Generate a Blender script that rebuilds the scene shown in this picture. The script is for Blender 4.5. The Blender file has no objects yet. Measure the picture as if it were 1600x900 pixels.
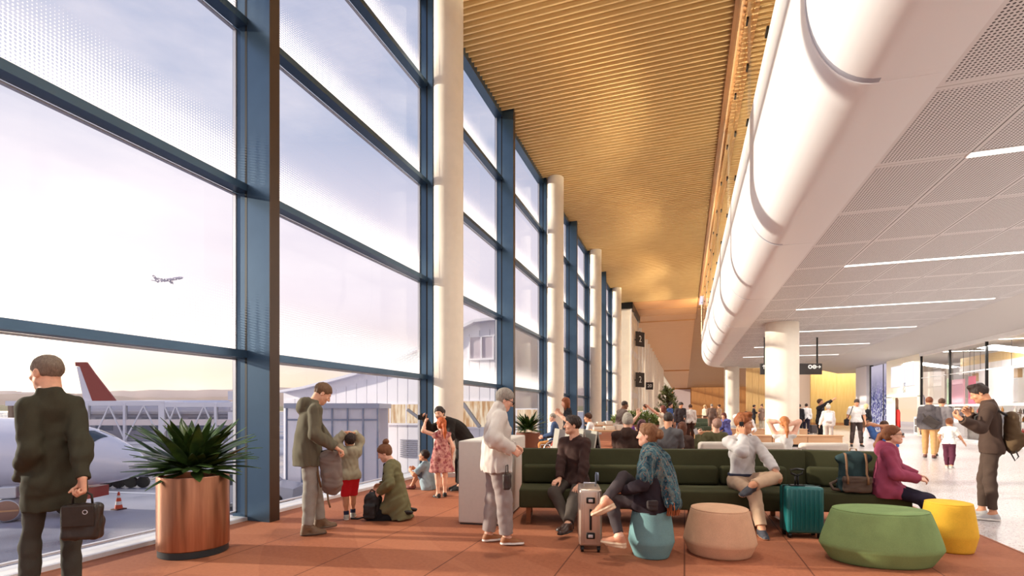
import bpy, bmesh, math, random
import numpy as np
from mathutils import Vector, Matrix, Euler, noise as mnoise
SC = bpy.context.scene
COL = SC.collection
PI = math.pi
# ------------------------------------------------------------------ camera
F, HZ, EYE = 790.0, 640.0, 1.5
TH = math.atan(270.0 / 790.0)
CS, SN = math.cos(TH), math.sin(TH)
cd = bpy.data.cameras.new('camera'); cam = bpy.data.objects.new('camera', cd); COL.objects.link(cam)
cam.location = (0, 0, EYE); cam.rotation_euler = (PI / 2, 0, TH)
cd.sensor_width = 36.0; cd.lens = F / 1600 * 36; cd.shift_y = (HZ - 450) / 1600
cd.clip_start = 0.05; cd.clip_end = 12000
SC.camera = cam

def W(px, py, d):
    u = (px - 800) / F
    return Vector((d * (u * CS - SN), d * (u * SN + CS), EYE - (py - HZ) * d / F))
def G(px, py, z=0.0):
    return W(px, py, F * (EYE - z) / (py - HZ))
def GD(px, d, z=0.0):
    v = W(px, HZ, d); v.z = z; return v
def atY(px, py, Y):
    u = (px - 800) / F
    return W(px, py, Y / (u * SN + CS))
def atX(px, py, X):
    u = (px - 800) / F
    return W(px, py, X / (u * CS - SN))

def lin(c):
    c = c / 255.0
    return c / 12.92 if c <= 0.04045 else ((c + 0.055) / 1.055) ** 2.4
def rgb(r, g, b): return (lin(r), lin(g), lin(b), 1.0)

# ------------------------------------------------------------------ materials
MATS = {}
class NT:
    def __init__(s, name):
        s.m = bpy.data.materials.new(name); s.m.use_nodes = True
        s.t = s.m.node_tree; s.t.nodes.clear(); s.out = s.n('ShaderNodeOutputMaterial')
    def n(s, typ, **kw):
        nd = s.t.nodes.new(typ)
        for k, v in kw.items():
            if k.startswith('i_'):
                key = k[2:]
                nd.inputs[int(key) if key.isdigit() else key.replace('_', ' ')].default_value = v
            else: setattr(nd, k, v)
        return nd
    def l(s, a, b): s.t.links.new(a, b)
    def math(s, op, a, b=None, c=None):
        nd = s.n('ShaderNodeMath', operation=op)
        for i, v in enumerate((a, b, c)):
            if v is None: continue
            if isinstance(v, (int, float)): nd.inputs[i].default_value = v
            else: s.l(v, nd.inputs[i])
        return nd.outputs[0]
    def mix(s, fac, a, b):
        nd = s.n('ShaderNodeMix', data_type='RGBA')
        for i, v in ((0, fac), (6, a), (7, b)):
            if isinstance(v, (int, float, tuple)): nd.inputs[i].default_value = v
            else: s.l(v, nd.inputs[i])
        return nd.outputs[2]
    def coord(s, w='Object'): return s.n('ShaderNodeTexCoord').outputs[w]
    def noise(s, vec, scale, detail=3.0, rough=0.55):
        nd = s.n('ShaderNodeTexNoise'); nd.inputs['Scale'].default_value = scale
        nd.inputs['Detail'].default_value = detail; nd.inputs['Roughness'].default_value = rough
        s.l(vec, nd.inputs['Vector']); return nd.outputs['Fac']
    def ramp(s, fac, a, b):
        return s.n_map(fac, a, b)
    def n_map(s, fac, a, b):
        nd = s.n('ShaderNodeMapRange'); nd.inputs[1].default_value = a; nd.inputs[2].default_value = b
        s.l(fac, nd.inputs[0]); return nd.outputs[0]
    def bsdf(s, color, rough=0.6, metal=0.0, spec=0.5):
        p = s.n('ShaderNodeBsdfPrincipled')
        for key, v in (('Base Color', color), ('Roughness', rough), ('Metallic', metal)):
            if isinstance(v, (int, float, tuple)): p.inputs[key].default_value = v
            else: s.l(v, p.inputs[key])
        p.inputs['Specular IOR Level'].default_value = spec
        s.l(p.outputs[0], s.out.inputs[0]); return p
    def bump(s, p, h, strength=0.3, dist=0.01):
        b = s.n('ShaderNodeBump'); b.inputs['Strength'].default_value = strength; b.inputs['Distance'].default_value = dist
        s.l(h, b.inputs['Height']); s.l(b.outputs[0], p.inputs['Normal'])

def mat(name, col, rough=0.6, metal=0.0, var=0.0, scale=20.0, bump=0.0, spec=0.4, sheen=0.0):
    """plain procedural material: base colour (sRGB 0-255) with slight noise variation and bump"""
    if name in MATS: return MATS[name]
    t = NT(name); c = rgb(*col)
    if var > 0 or bump > 0:
        f = t.noise(t.coord(), scale)
        d = tuple(x * (1 - var) for x in c[:3]) + (1,); e = tuple(min(1, x * (1 + var)) for x in c[:3]) + (1,)
        p = t.bsdf(t.mix(t.n_map(f, 0.3, 0.7), d, e) if var > 0 else c, rough, metal, spec)
        if bump > 0: t.bump(p, f, bump, 0.01)
    else: p = t.bsdf(c, rough, metal, spec)
    if sheen: p.inputs['Sheen Weight'].default_value = sheen
    MATS[name] = t.m; return t.m
def fabric(name, col, scale=260.0, var=0.18, bump=0.25, rough=0.9):
    if name in MATS: return MATS[name]
    t = NT(name); c = rgb(*col); co = t.coord()
    f = t.noise(co, scale, 2.0); g = t.noise(co, 9.0, 3.0)
    d = tuple(x * (1 - var) for x in c[:3]) + (1,); e = tuple(min(1, x * (1 + var)) for x in c[:3]) + (1,)
    h = t.math('ADD', t.math('MULTIPLY', f, 0.7), t.math('MULTIPLY', g, 0.3))
    p = t.bsdf(t.mix(t.n_map(h, 0.35, 0.65), d, e), rough, 0, 0.2)
    t.bump(p, h, bump, 0.004); MATS[name] = t.m; return t.m
def emis(name, col, strength=1.0):
    if name in MATS: return MATS[name]
    t = NT(name); e = t.n('ShaderNodeEmission'); e.inputs[0].default_value = rgb(*col); e.inputs[1].default_value = strength
    t.l(e.outputs[0], t.out.inputs[0]); MATS[name] = t.m; return t.m
def glass_shader(t, tint=(0.93, 0.95, 0.96, 1), refl=1.0):
    """thin architectural glass: see-through, with a fresnel mirror layer"""
    tr = t.n('ShaderNodeBsdfTransparent'); tr.inputs[0].default_value = tint
    gl = t.n('ShaderNodeBsdfGlossy'); gl.inputs['Roughness'].default_value = 0.0
    fr = t.n('ShaderNodeFresnel'); fr.inputs[0].default_value = 1.42
    mx = t.n('ShaderNodeMixShader'); t.l(t.math('MULTIPLY', fr.outputs[0], refl), mx.inputs[0])
    t.l(tr.outputs[0], mx.inputs[1]); t.l(gl.outputs[0], mx.inputs[2]); return mx.outputs[0]
def glass(name, tint=(0.93, 0.95, 0.96, 1), refl=1.0):
    if name in MATS: return MATS[name]
    t = NT(name); t.l(glass_shader(t, tint, refl), t.out.inputs[0]); MATS[name] = t.m; return t.m

# ------------------------------------------------------------------ objects
def link(o, parent=None):
    COL.objects.link(o)
    if parent is not None: o.parent = parent
    return o
def tag(o, label=None, cat=None, group=None, kind=None):
    if label: o['label'] = label
    if cat: o['category'] = cat
    if group: o['group'] = group
    if kind: o['kind'] = kind
    return o
def empty(name, loc=(0, 0, 0), rz=0.0, label=None, cat=None, group=None, kind=None):
    o = bpy.data.objects.new(name, None); o.location = loc; o.rotation_euler = (0, 0, rz); o.empty_display_size = 0.1
    COL.objects.link(o); return tag(o, label, cat, group, kind)
def copy_tree(o, loc=None, rz=None, parent=None, label=None):
    c = o.copy(); COL.objects.link(c)
    if parent is not None: c.parent = parent
    if loc is not None: c.location = loc
    if rz is not None: c.rotation_euler = (0, 0, rz)
    if label: c['label'] = label
    for ch in list(o.children): copy_tree(ch, parent=c)
    return c

class MB:
    """collects shapes and links them as one mesh object"""
    def __init__(s): s.v = []; s.f = []; s.mi = []; s.cur = 0; s.M = None
    def add(s, verts, faces):
        b = len(s.v)
        if s.M is not None: verts = [tuple(s.M @ Vector(p)) for p in verts]
        s.v.extend(tuple(p) for p in verts)
        for f in faces: s.f.append(tuple(b + i for i in f)); s.mi.append(s.cur)
    def box(s, x0, x1, y0, y1, z0, z1):
        s.add([(x0, y0, z0), (x1, y0, z0), (x1, y1, z0), (x0, y1, z0), (x0, y0, z1), (x1, y0, z1), (x1, y1, z1), (x0, y1, z1)],
              [(3, 2, 1, 0), (4, 5, 6, 7), (0, 1, 5, 4), (1, 2, 6, 5), (2, 3, 7, 6), (3, 0, 4, 7)])
        return s
    def rbox(s, x0, x1, y0, y1, z0, z1, r=0.02, seg=3):
        bm = bmesh.new(); bmesh.ops.create_cube(bm, size=1.0)
        for v in bm.verts: v.co = Vector(((x0 + x1) / 2 + v.co.x * (x1 - x0), (y0 + y1) / 2 + v.co.y * (y1 - y0), (z0 + z1) / 2 + v.co.z * (z1 - z0)))
        r = min(r, 0.49 * min(x1 - x0, y1 - y0, z1 - z0))
        bmesh.ops.bevel(bm, geom=bm.edges[:], offset=r, segments=seg, profile=0.5, affect='EDGES')
        bm.verts.index_update()
        s.add([tuple(v.co) for v in bm.verts], [tuple(v.index for v in f.verts) for f in bm.faces]); bm.free(); return s
    def bar(s, a, b, w, h=None, up=(0, 0, 1)):
        """square bar between two points"""
        h = h or w; a = Vector(a); b = Vector(b); d = (b - a).normalized(); u = Vector(up)
        if abs(d.dot(u)) > 0.99: u = Vector((1, 0, 0))
        x = d.cross(u).normalized() * w / 2; y = x.cross(d).normalized() * h / 2
        pts = [a - x - y, a + x - y, a + x + y, a - x + y, b - x - y, b + x - y, b + x + y, b - x + y]
        s.add([tuple(p) for p in pts], [(3, 2, 1, 0), (4, 5, 6, 7), (0, 1, 5, 4), (1, 2, 6, 5), (2, 3, 7, 6), (3, 0, 4, 7)]); return s
    def tube(s, pts, r, n=8, closed=False, caps=True):
        pts = [Vector(p) for p in pts]; m = len(pts); rs = r if isinstance(r, (list, tuple)) else [r] * m
        vs = []; prev = None
        for i, p in enumerate(pts):
            if closed: d = (pts[(i + 1) % m] - pts[i - 1])
            else: d = pts[min(i + 1, m - 1)] - pts[max(i - 1, 0)]
            d.normalize()
            if prev is None:
                prev = Vector((0, 0, 1)) if abs(d.z) < 0.9 else Vector((1, 0, 0))
            u = (prev - d * prev.dot(d)).normalized(); w = d.cross(u); prev = u
            for k in range(n):
                a = 2 * PI * k / n; vs.append(tuple(p + (u * math.cos(a) + w * math.sin(a)) * rs[i]))
        fs = []
        for i in range(m if closed else m - 1):
            j = (i + 1) % m
            for k in range(n): fs.append((i * n + k, i * n + (k + 1) % n, j * n + (k + 1) % n, j * n + k))
        if caps and not closed: fs.append(tuple(range(n - 1, -1, -1))); fs.append(tuple((m - 1) * n + k for k in range(n)))
        s.add(vs, fs); return s
    def lathe(s, prof, n=32, c=(0, 0, 0), sx=1.0, sy=1.0, cap=True):
        vs = []; fs = []; m = len(prof)
        for r, z in prof:
            for k in range(n):
                a = 2 * PI * k / n; vs.append((c[0] + r * sx * math.cos(a), c[1] + r * sy * math.sin(a), c[2] + z))
        for i in range(m - 1):
            for k in range(n): fs.append((i * n + k, i * n + (k + 1) % n, (i + 1) * n + (k + 1) % n, (i + 1) * n + k))
        if cap: fs.append(tuple(range(n - 1, -1, -1))); fs.append(tuple((m - 1) * n + k for k in range(n)))
        s.add(vs, fs); return s
    def loft(s, rings, caps=True, closed=True):
        n = len(rings[0]); vs = [tuple(p) for r in rings for p in r]; fs = []
        for i in range(len(rings) - 1):
            for k in range(n if closed else n - 1): fs.append((i * n + k, i * n + (k + 1) % n, (i + 1) * n + (k + 1) % n, (i + 1) * n + k))
        if caps: fs.append(tuple(range(n - 1, -1, -1))); fs.append(tuple((len(rings) - 1) * n + k for k in range(n)))
        s.add(vs, fs); return s
    def prism(s, poly, axis, a, b):
        """extrude a 2D polygon along an axis: axis 'x' takes (y,z), 'y' takes (x,z), 'z' takes (x,y)"""
        def P(p, t):
            return {'x': (t, p[0], p[1]), 'y': (p[0], t, p[1]), 'z': (p[0], p[1], t)}[axis]
        n = len(poly); vs = [P(p, a) for p in poly] + [P(p, b) for p in poly]
        s.add(vs, [tuple(range(n)), tuple(range(2 * n - 1, n - 1, -1))] + [(i, n + i, n + (i + 1) % n, (i + 1) % n) for i in range(n)]); return s
    def quad(s, *p): s.add(p, [tuple(range(len(p)))]); return s
    def build(s, name, m, parent=None, smooth=False, angle=None, loc=None, fix=True):
        me = bpy.data.meshes.new(name); me.from_pydata(s.v, [], s.f)
        ms = m if isinstance(m, (list, tuple)) else [m]
        for x in ms: me.materials.append(x)
        if len(ms) > 1: me.polygons.foreach_set('material_index', s.mi)
        if fix:
            bm = bmesh.new(); bm.from_mesh(me); bmesh.ops.recalc_face_normals(bm, faces=bm.faces[:]); bm.to_mesh(me); bm.free()
        if smooth or angle:
            me.polygons.foreach_set('use_smooth', [True] * len(me.polygons))
            if angle: me.set_sharp_from_angle(angle=math.radians(angle))
        me.update()
        o = bpy.data.objects.new(name, me)
        if loc is not None: o.location = loc
        return link(o, parent)

def text_mesh(name, body, size, m, M, parent=None, ext=0.004, align='CENTER'):
    cu = bpy.data.curves.new(name, 'FONT'); cu.body = body; cu.size = size; cu.extrude = ext; cu.align_x = align; cu.align_y = 'CENTER'
    o = bpy.data.objects.new(name, cu); COL.objects.link(o)
    dg = bpy.context.evaluated_depsgraph_get(); me = bpy.data.meshes.new_from_object(o.evaluated_get(dg))
    bpy.data.objects.remove(o); bpy.data.curves.remove(cu)
    me.transform(M); me.materials.clear(); me.materials.append(m)
    return link(bpy.data.objects.new(name, me), parent)
def view_M(pos, right=(1, 0, 0), up=(0, 0, 1)):
    r = Vector(right).normalized(); u = Vector(up).normalized(); n = r.cross(u)
    M = Matrix((r, u, n)).transposed().to_4x4(); M.translation = Vector(pos); return M
RX = Vector((CS, SN, 0)); FW = Vector((-SN, CS, 0))      # directions: to the right across the hall, and away
# ================================================================== SETTING
random.seed(4)
CEIL = 11.15
white_paint = mat('white_paint', (232, 228, 224), 0.5, var=0.02, scale=3)
cream_paint = mat('cream_paint', (236, 226, 205), 0.5, var=0.03, scale=2)
plaster_col = mat('column_plaster', (238, 229, 212), 0.55, var=0.03, scale=4)
steel = mat('dark_blue_steel', (78, 102, 124), 0.3, 0.7, var=0.04, scale=3)
steel_edge = mat('bronze_steel', (74, 60, 50), 0.35, 0.5)
black_gasket = mat('black_gasket', (16, 17, 20), 0.5)
alu_frame = mat('light_aluminium', (205, 205, 210), 0.35, 0.6)
sill_white = mat('sill_white', (226, 226, 230), 0.4, var=0.03)
black_metal = mat('black_metal', (24, 23, 22), 0.4, 0.3)
white_ink = mat('white_ink', (245, 245, 240), 0.5)

def wood_mat(name, a, b, axis=0, scale=1.0, rough=0.5):
    if name in MATS: return MATS[name]
    t = NT(name); mp = t.n('ShaderNodeMapping'); s = [14.0 * scale] * 3; s[axis] = 0.9 * scale; mp.inputs['Scale'].default_value = s
    t.l(t.coord(), mp.inputs[0]); f = t.noise(mp.outputs[0], 1.6, 4.0, 0.6)
    p = t.bsdf(t.mix(t.n_map(f, 0.32, 0.68), rgb(*a), rgb(*b)), rough); t.bump(p, f, 0.06, 0.004)
    MATS[name] = t.m; return t.m
oak_slat = wood_mat('oak_slat', (222, 186, 128), (236, 206, 150), 0)
oak_dark = wood_mat('oak_backing', (150, 112, 74), (170, 130, 90), 0)
orange_wood = wood_mat('orange_wood', (208, 148, 94), (220, 164, 108), 0, 0.6)
birch = wood_mat('birch_panel', (226, 190, 116), (236, 204, 136), 2, 0.5)
wall_oak = wood_mat('wall_oak', (184, 128, 74), (200, 146, 92), 2, 0.6)
bench_wood = wood_mat('bench_wood', (196, 148, 108), (212, 166, 124), 0, 0.8)

def struct(mb, name, m, **kw): return tag(mb.build(name, m, **kw), kind='structure')

# ---- carpet: rust coloured tiles with seams and faint arcs
t = NT('rust_carpet'); co = t.coord(); sp = t.n('ShaderNodeSeparateXYZ'); t.l(co, sp.inputs[0])
def seam(v, period, off, w):
    fr = t.math('FRACT', t.math('DIVIDE', t.math('ADD', v, off), period))
    return t.math('LESS_THAN', fr, w / period)
sx = seam(sp.outputs[0], 1.11, 111.0 + 0.01, 0.014)
fine = t.noise(co, 190.0, 2.0); big = t.noise(co, 1.3, 3.0); mid = t.noise(co, 26.0, 3.0)
def arcs(cx, cy, per):
    dx = t.math('SUBTRACT', sp.outputs[0], cx); dy = t.math('SUBTRACT', sp.outputs[1], cy)
    r = t.math('SQRT', t.math('ADD', t.math('MULTIPLY', dx, dx), t.math('MULTIPLY', dy, dy)))
    return t.math('GREATER_THAN', t.math('FRACT', t.math('DIVIDE', r, per)), 0.55)
ar = t.math('ADD', t.math('MULTIPLY', arcs(-3.9, 1.2, 1.45), 0.5), t.math('MULTIPLY', arcs(1.8, 9.4, 1.75), 0.5))
c1 = t.mix(t.n_map(t.math('ADD', t.math('MULTIPLY', fine, 0.65), t.math('MULTIPLY', mid, 0.35)), 0.3, 0.7), rgb(128, 72, 48), rgb(176, 108, 76))
c2 = t.mix(t.math('MULTIPLY', ar, 0.26), c1, rgb(198, 132, 98))
c3 = t.mix(t.math('MULTIPLY', t.n_map(big, 0.35, 0.7), 0.12), c2, rgb(146, 84, 56))
c4 = t.mix(t.math('MULTIPLY', sx, 0.8), c3, rgb(84, 42, 28))
p = t.bsdf(c4, 0.75, 0, 0.25); t.bump(p, fine, 0.35, 0.006)
carpet = t.m
struct(MB().box(-5.6, 3.36, -6, 46, -0.3, 0.0), 'floor', carpet)
# ---- terrazzo
t = NT('pale_terrazzo'); co = t.coord(); vo = t.n('ShaderNodeTexVoronoi'); vo.inputs['Scale'].default_value = 75; t.l(co, vo.inputs['Vector'])
sepc = t.n('ShaderNodeSeparateColor'); t.l(vo.outputs['Color'], sepc.inputs[0])
c1 = t.mix(t.math('GREATER_THAN', sepc.outputs[0], 0.72), rgb(208, 202, 200), rgb(190, 180, 178))
c2 = t.mix(t.math('GREATER_THAN', sepc.outputs[1], 0.86), c1, rgb(168, 152, 148))
p = t.bsdf(c2, 0.22, 0, 0.5); terrazzo = t.m
struct(MB().box(3.36, 26, -6, 240, -0.3, 0.0).box(-5.6, 3.36, 46, 240, -0.3, 0.0), 'floor.001', terrazzo)

# ---- slatted timber ceiling
sl = MB()
for i in range(262):
    y = -5.5 + 0.2 * i
    sl.box(-5.62, 1.12, y, y + 0.05, CEIL, CEIL + 0.17)
    sl.box(1.42, 10.0, y + 0.06, y + 0.11, CEIL, CEIL + 0.17)
sl.cur = 1
sl.box(-5.9, 10.0, -6, 46.9, CEIL + 0.22, CEIL + 0.3)
struct(sl, 'ceiling', [oak_slat, oak_dark])
struct(MB().box(1.12, 1.22, -6, 57, CEIL - 0.1, CEIL + 0.25), 'trim_1', wood_mat('edge_beam', (150, 100, 58), (168, 116, 70), 1))
# bands and smooth timber ceiling further in
cb = MB()
for k in range(3): cb.box(-5.6, 1.12, 46.6 + 3.55 * k, 50.0 + 3.55 * k, CEIL - 0.02, CEIL + 0.2)
cb.box(-5.6, 1.0, 57.3, 128, CEIL - 0.1, CEIL + 0.18); cb.box(-5.6, 1.0, 132, 236, CEIL - 0.1, CEIL + 0.18)
cb.box(-5.6, 1.12, 46.9, 240, CEIL + 0.22, CEIL + 0.3)
struct(cb, 'ceiling.001', orange_wood)
pw = MB(); pw.cur = 0
for k in range(188): pw.box(1.02, 26, 52.2 + k, 53.14 + k, CEIL + 0.12, CEIL + 0.2)
pw.cur = 1; pw.box(1.0, 26, 51.2, 240, CEIL + 0.22, CEIL + 0.3)
struct(pw, 'ceiling.002', [wood_mat('brown_plank', (170, 124, 80), (190, 144, 98), 0, 0.5), oak_dark])

# ---- bullnose slab edge of the upper floor (swept)
def path_pt(tt, o):
    """tt: metres along the slab edge, o: inward offset"""
    X0, R, Y1 = 1.35, 5.0, 46.0
    if tt < Y1: return (X0 + o, tt)
    a = (tt - Y1) / R
    if a < PI / 2: return (X0 + R - (R - o) * math.cos(a), Y1 + (R - o) * math.sin(a))
    return (X0 + R + (tt - Y1 - R * PI / 2), Y1 + R - o)
prof = [(0.0, 7.93), (0.0, 6.4)] + [(0.76 - 0.76 * math.cos(a), 6.4 - 1.15 * math.sin(a)) for a in [PI / 2 * i / 14 for i in range(1, 15)]] + [(1.42, 5.25)]
bn = MB(); ts = []
joints = [0.74 + 6.07 * k for k in range(-1, 9)]
y = -6.0
while y < 64:
    ts.append(y); y += 0.6 if y < 45.5 else 0.35
for j in joints: ts += [j - 0.055, j - 0.05, j + 0.05, j + 0.055]
ts = sorted(ts); rings = []
nrm = []
for i in range(len(prof)):
    a = Vector(prof[max(i - 1, 0)]); b = Vector(prof[min(i + 1, len(prof) - 1)]); d = (b - a).normalized(); nrm.append(Vector((-d.y, d.x)))
for tt in ts:
    dent = 0.012 if any(abs(tt - j) < 0.052 for j in joints) else 0.0
    ring = []
    for (o, z), nv in zip(prof, nrm):
        if o > 0.9: nv = nv * 0
        q = path_pt(tt, o + nv.x * dent); ring.append((q[0], q[1], z + nv.y * dent))
    rings.append(ring)
bn.loft(rings, caps=False, closed=False)
npf = len(prof) - 1
bn.mi = [1 if any(abs((ts[i] + ts[i + 1]) / 2 - j) < 0.052 for j in joints) and k < npf - 1 else 0 for i in range(len(ts) - 1) for k in range(npf)]
struct(bn, 'wall_slab_edge', [mat('white_satin', (238, 239, 240), 0.38, spec=0.4), mat('joint_grey', (168, 170, 182), 0.5)], angle=40, fix=False)
cap = MB(); cap.loft([[(*path_pt(tt, 0.0), 7.93), (*path_pt(tt, 0.3), 7.93), (*path_pt(tt, 0.3), 6.5), (*path_pt(tt, 1.3), 6.5)] for tt in ts], caps=False, closed=False)
cap.box(2.6, 20, -6, 45.5, 6.3, 6.5); cap.box(6.2, 20, 45.5, 51, 6.3, 6.5)
struct(cap, 'floor_upper', white_paint, fix=False)
# ---- perforated white ceiling
t = NT('perforated_metal'); co = t.coord(); sp = t.n('ShaderNodeSeparateXYZ'); t.l(co, sp.inputs[0])
X, Yc = sp.outputs[0], sp.outputs[1]
def frac(v, per, off=0.0): return t.math('FRACT', t.math('DIVIDE', t.math('ADD', v, off), per))
def cent(v, per, off=0.0): return t.math('ABSOLUTE', t.math('SUBTRACT', frac(v, per, off), 0.5))
PX, PY = 1.2, 2.023
gx, gy = cent(X, 0.046, 100.0), cent(Yc, 0.046, 100.0)
hole = t.math('LESS_THAN', t.math('ADD', t.math('MULTIPLY', gx, gx), t.math('MULTIPLY', gy, gy)), 0.3 * 0.3)
inx = t.math('LESS_THAN', cent(X, PX, 12.0 - 3.95 + 0.0), 0.5 - 0.055 / PX)
iny = t.math('LESS_THAN', cent(Yc, PY, 2.023 * 20 - 9.2), 0.5 - 0.075 / PY)
hole = t.math('MULTIPLY', hole, t.math('MULTIPLY', inx, iny))
sx = t.math('GREATER_THAN', cent(X, PX, 12.0 - 3.95), 0.5 - 0.009 / PX)
sy = t.math('GREATER_THAN', cent(Yc, PY, 2.023 * 20 - 9.2), 0.5 - 0.006 / PY)
c1 = t.mix(hole, rgb(226, 224, 224), rgb(66, 60, 60))
c2 = t.mix(sy, c1, rgb(170, 163, 160)); c3 = t.mix(sx, c2, rgb(60, 54, 52))
t.bsdf(c3, 0.5, 0, 0.3); perf = t.m
poly = [(2.77, -6.0), (10.3, -6.0), (10.3, 49.58), (6.35, 49.58)]
for i in range(1, 12):
    a = PI / 2 * (1 - i / 12); poly.append((1.35 + 5 - 3.58 * math.cos(a), 46 + 3.58 * math.sin(a)))
poly.append((2.77, 46.0))
pc = MB(); pc.prism(poly, 'z', 5.25, 5.29)
struct(pc, 'ceiling.003', perf)
so = MB(); so.prism([(10.3, 5.25), (12.6, 4.65), (26, 4.65), (26, 5.6), (10.3, 5.6)], 'y', -6, 51)
struct(so, 'ceiling.004', mat('grey_soffit', (204, 200, 196), 0.6))
# upper floor: back wall and window-like glass screens above the slab
struct(MB().box(10.0, 10.2, -6, 51, 6.5, CEIL + 0.3), 'wall_upper', mat('upper_wall_cream', (240, 228, 200), 0.6))

# ---- linear lights set in the ceiling
lamp_white = emis('lamp_white', (255, 250, 244), 2.6)
for k in range(7):
    y = 3.13 + 6.07 * k
    e = empty('ceiling_light', (3.95, y, 5.249), 0, ['long recessed strip lamp across the white ceiling, nearest one, outside the right edge', 'long white strip lamp in the perforated ceiling, nearest one in view at the right edge', 'second white strip lamp in the perforated ceiling counting from the viewer', 'third white strip lamp in the perforated ceiling, ending above the shop windows', 'fourth white strip lamp, just in front of the thick white column', 'fifth white strip lamp, passing behind the thick white column', 'sixth and farthest white strip lamp of the perforated ceiling'][k], 'ceiling lamp', 'strip lamps in the white ceiling')
    MB().box(-0.02, 5.92, -0.085, 0.085, -0.012, 0.0).build('lamp_trim', white_paint, e)
    MB().box(0.0, 5.9, -0.07, 0.07, -0.022, -0.012).build('diffuser', lamp_white, e)
    ld = bpy.data.lights.new('strip_lamp', 'AREA'); ld.shape = 'RECTANGLE'; ld.size = 5.8; ld.size_y = 0.14; ld.energy = 190; ld.color = (1.0, 0.97, 0.93)
    lo = bpy.data.objects.new('strip_lamp', ld); lo.location = (6.9, y, 5.2); COL.objects.link(lo)

# ---- round columns
ORD = ['nearest', 'second', 'third', 'fourth', 'fifth', 'sixth', 'seventh', 'eighth', 'ninth', 'tenth', 'eleventh', 'twelfth', 'thirteenth', 'fourteenth']
def column(name, x, y, r, h, label, group):
    c = MB().lathe([(r, 0.0), (r, h)], 48)
    o = c.build(name, plaster_col, None, angle=40, loc=(x, y, 0)); tag(o, label, 'column', group)
    MB().lathe([(r + 0.012, 0.0), (r + 0.012, 0.09), (r, 0.1)], 48, cap=False).build('base_ring', alu_frame, o, angle=40)
for k in range(-1, 6):
    y = 10.45 + 10.1 * k
    if k < 0: continue
    if k == 5: continue
    column('round_column', -5.1, y, 0.335, CEIL, f'{ORD[k]} slim round white column along the glass wall' if k else 'nearest slim round column at the glass wall, rising out of the picture', 'slim columns along the glass wall')
for k in range(14):
    y = 61.0 + 5.05 * k
    column('round_column', -5.1, y, 0.335, CEIL - 0.1, f'{ORD[k]} white column of the far row beyond the gate sign', 'columns of the far row')
column('thick_column', 4.0, 24.6, 0.66, 5.25, 'thick round white column in front of the hanging black sign', 'thick columns under the slab')
column('thick_column', 3.9, 48.3, 0.62, 5.25, 'thick round white column at the far end of the white ceiling', 'thick columns under the slab')

# ---- glass wall
t = NT('fritted_glass'); co = t.coord(); sp = t.n('ShaderNodeSeparateXYZ'); t.l(co, sp.inputs[0])
yy, zz = sp.outputs[1], sp.outputs[2]
def cen(v, per):
    return t.math('SUBTRACT', t.math('FRACT', t.math('DIVIDE', t.math('ADD', v, 60.0), per)), 0.5)
a, b = cen(yy, 0.036), cen(zz, 0.036)
dist = t.math('SQRT', t.math('ADD', t.math('MULTIPLY', a, a), t.math('MULTIPLY', b, b)))
zl = t.math('MULTIPLY', t.math('FRACT', t.math('DIVIDE', t.math('SUBTRACT', zz, 0.0), 2.25)), 2.25)
grow = t.n_map(zl, 0.1, 1.05)
thr = t.math('ADD', t.math('MULTIPLY', grow, 0.5), 0.22)
frit = t.math('MULTIPLY', t.math('GREATER_THAN', dist, thr), t.math('GREATER_THAN', zz, 2.25))
gs = glass_shader(t, (0.95, 0.96, 0.97, 1), 0.55)
tl = t.n('ShaderNodeBsdfTranslucent'); tl.inputs[0].default_value = rgb(250, 246, 248)
df = t.n('ShaderNodeBsdfDiffuse'); df.inputs[0].default_value = rgb(240, 236, 238)
mx = t.n('ShaderNodeMixShader'); mx.inputs[0].default_value = 0.25; t.l(tl.outputs[0], mx.inputs[1]); t.l(df.outputs[0], mx.inputs[2])
m2 = t.n('ShaderNodeMixShader'); t.l(t.math('MULTIPLY', frit, 0.85), m2.inputs[0]); t.l(gs, m2.inputs[1]); t.l(mx.outputs[0], m2.inputs[2])
t.l(m2.outputs[0], t.out.inputs[0]); frit_glass = t.m
GX, FX = -5.8, -5.61
TZ = [2.25, 4.5, 6.75, 9.0]
def window_bay(n, y0, y1):
    """one bay of the glass wall between two uprights"""
    fr = MB()
    for z in TZ: fr.box(-5.78, -5.6, y0, y1, z - 0.05, z + 0.05)
    fr.box(-5.85, -5.6, y0, y1, CEIL - 0.15, CEIL + 0.3)
    fr.cur = 1; fr.box(-5.95, -5.6, y0, y1, -0.3, 0.045)
    fr.cur = 2
    zs = [0.045] + TZ + [CEIL]
    for z0, z1 in zip(zs[:-1], zs[1:]):
        z0 += 0.05; z1 -= 0.05
        for q in (y0 + 0.02, y1 - 0.05): fr.box(-5.84, -5.79, q, q + 0.03, z0, z1)
        for q in (z0, z1 - 0.02): fr.box(-5.84, -5.79, y0, y1, q, q + 0.02)
    w = struct(fr, f'window_{n}', [steel, sill_white, alu_frame])
    MB().quad((GX, y0, 0.02), (GX, y1, 0.02), (GX, y1, CEIL), (GX, y0, CEIL)).build('glass_pane', frit_glass, w, fix=False)
ups = [0.35 + 5.05 * k for k in range(-1, 47)]
for i in range(len(ups) - 1):
    if ups[i] > 44 and ups[i] < 54: continue
    window_bay(i + 1, ups[i] + 0.05, ups[i + 1] - 0.05)
n_trim = 2
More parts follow.
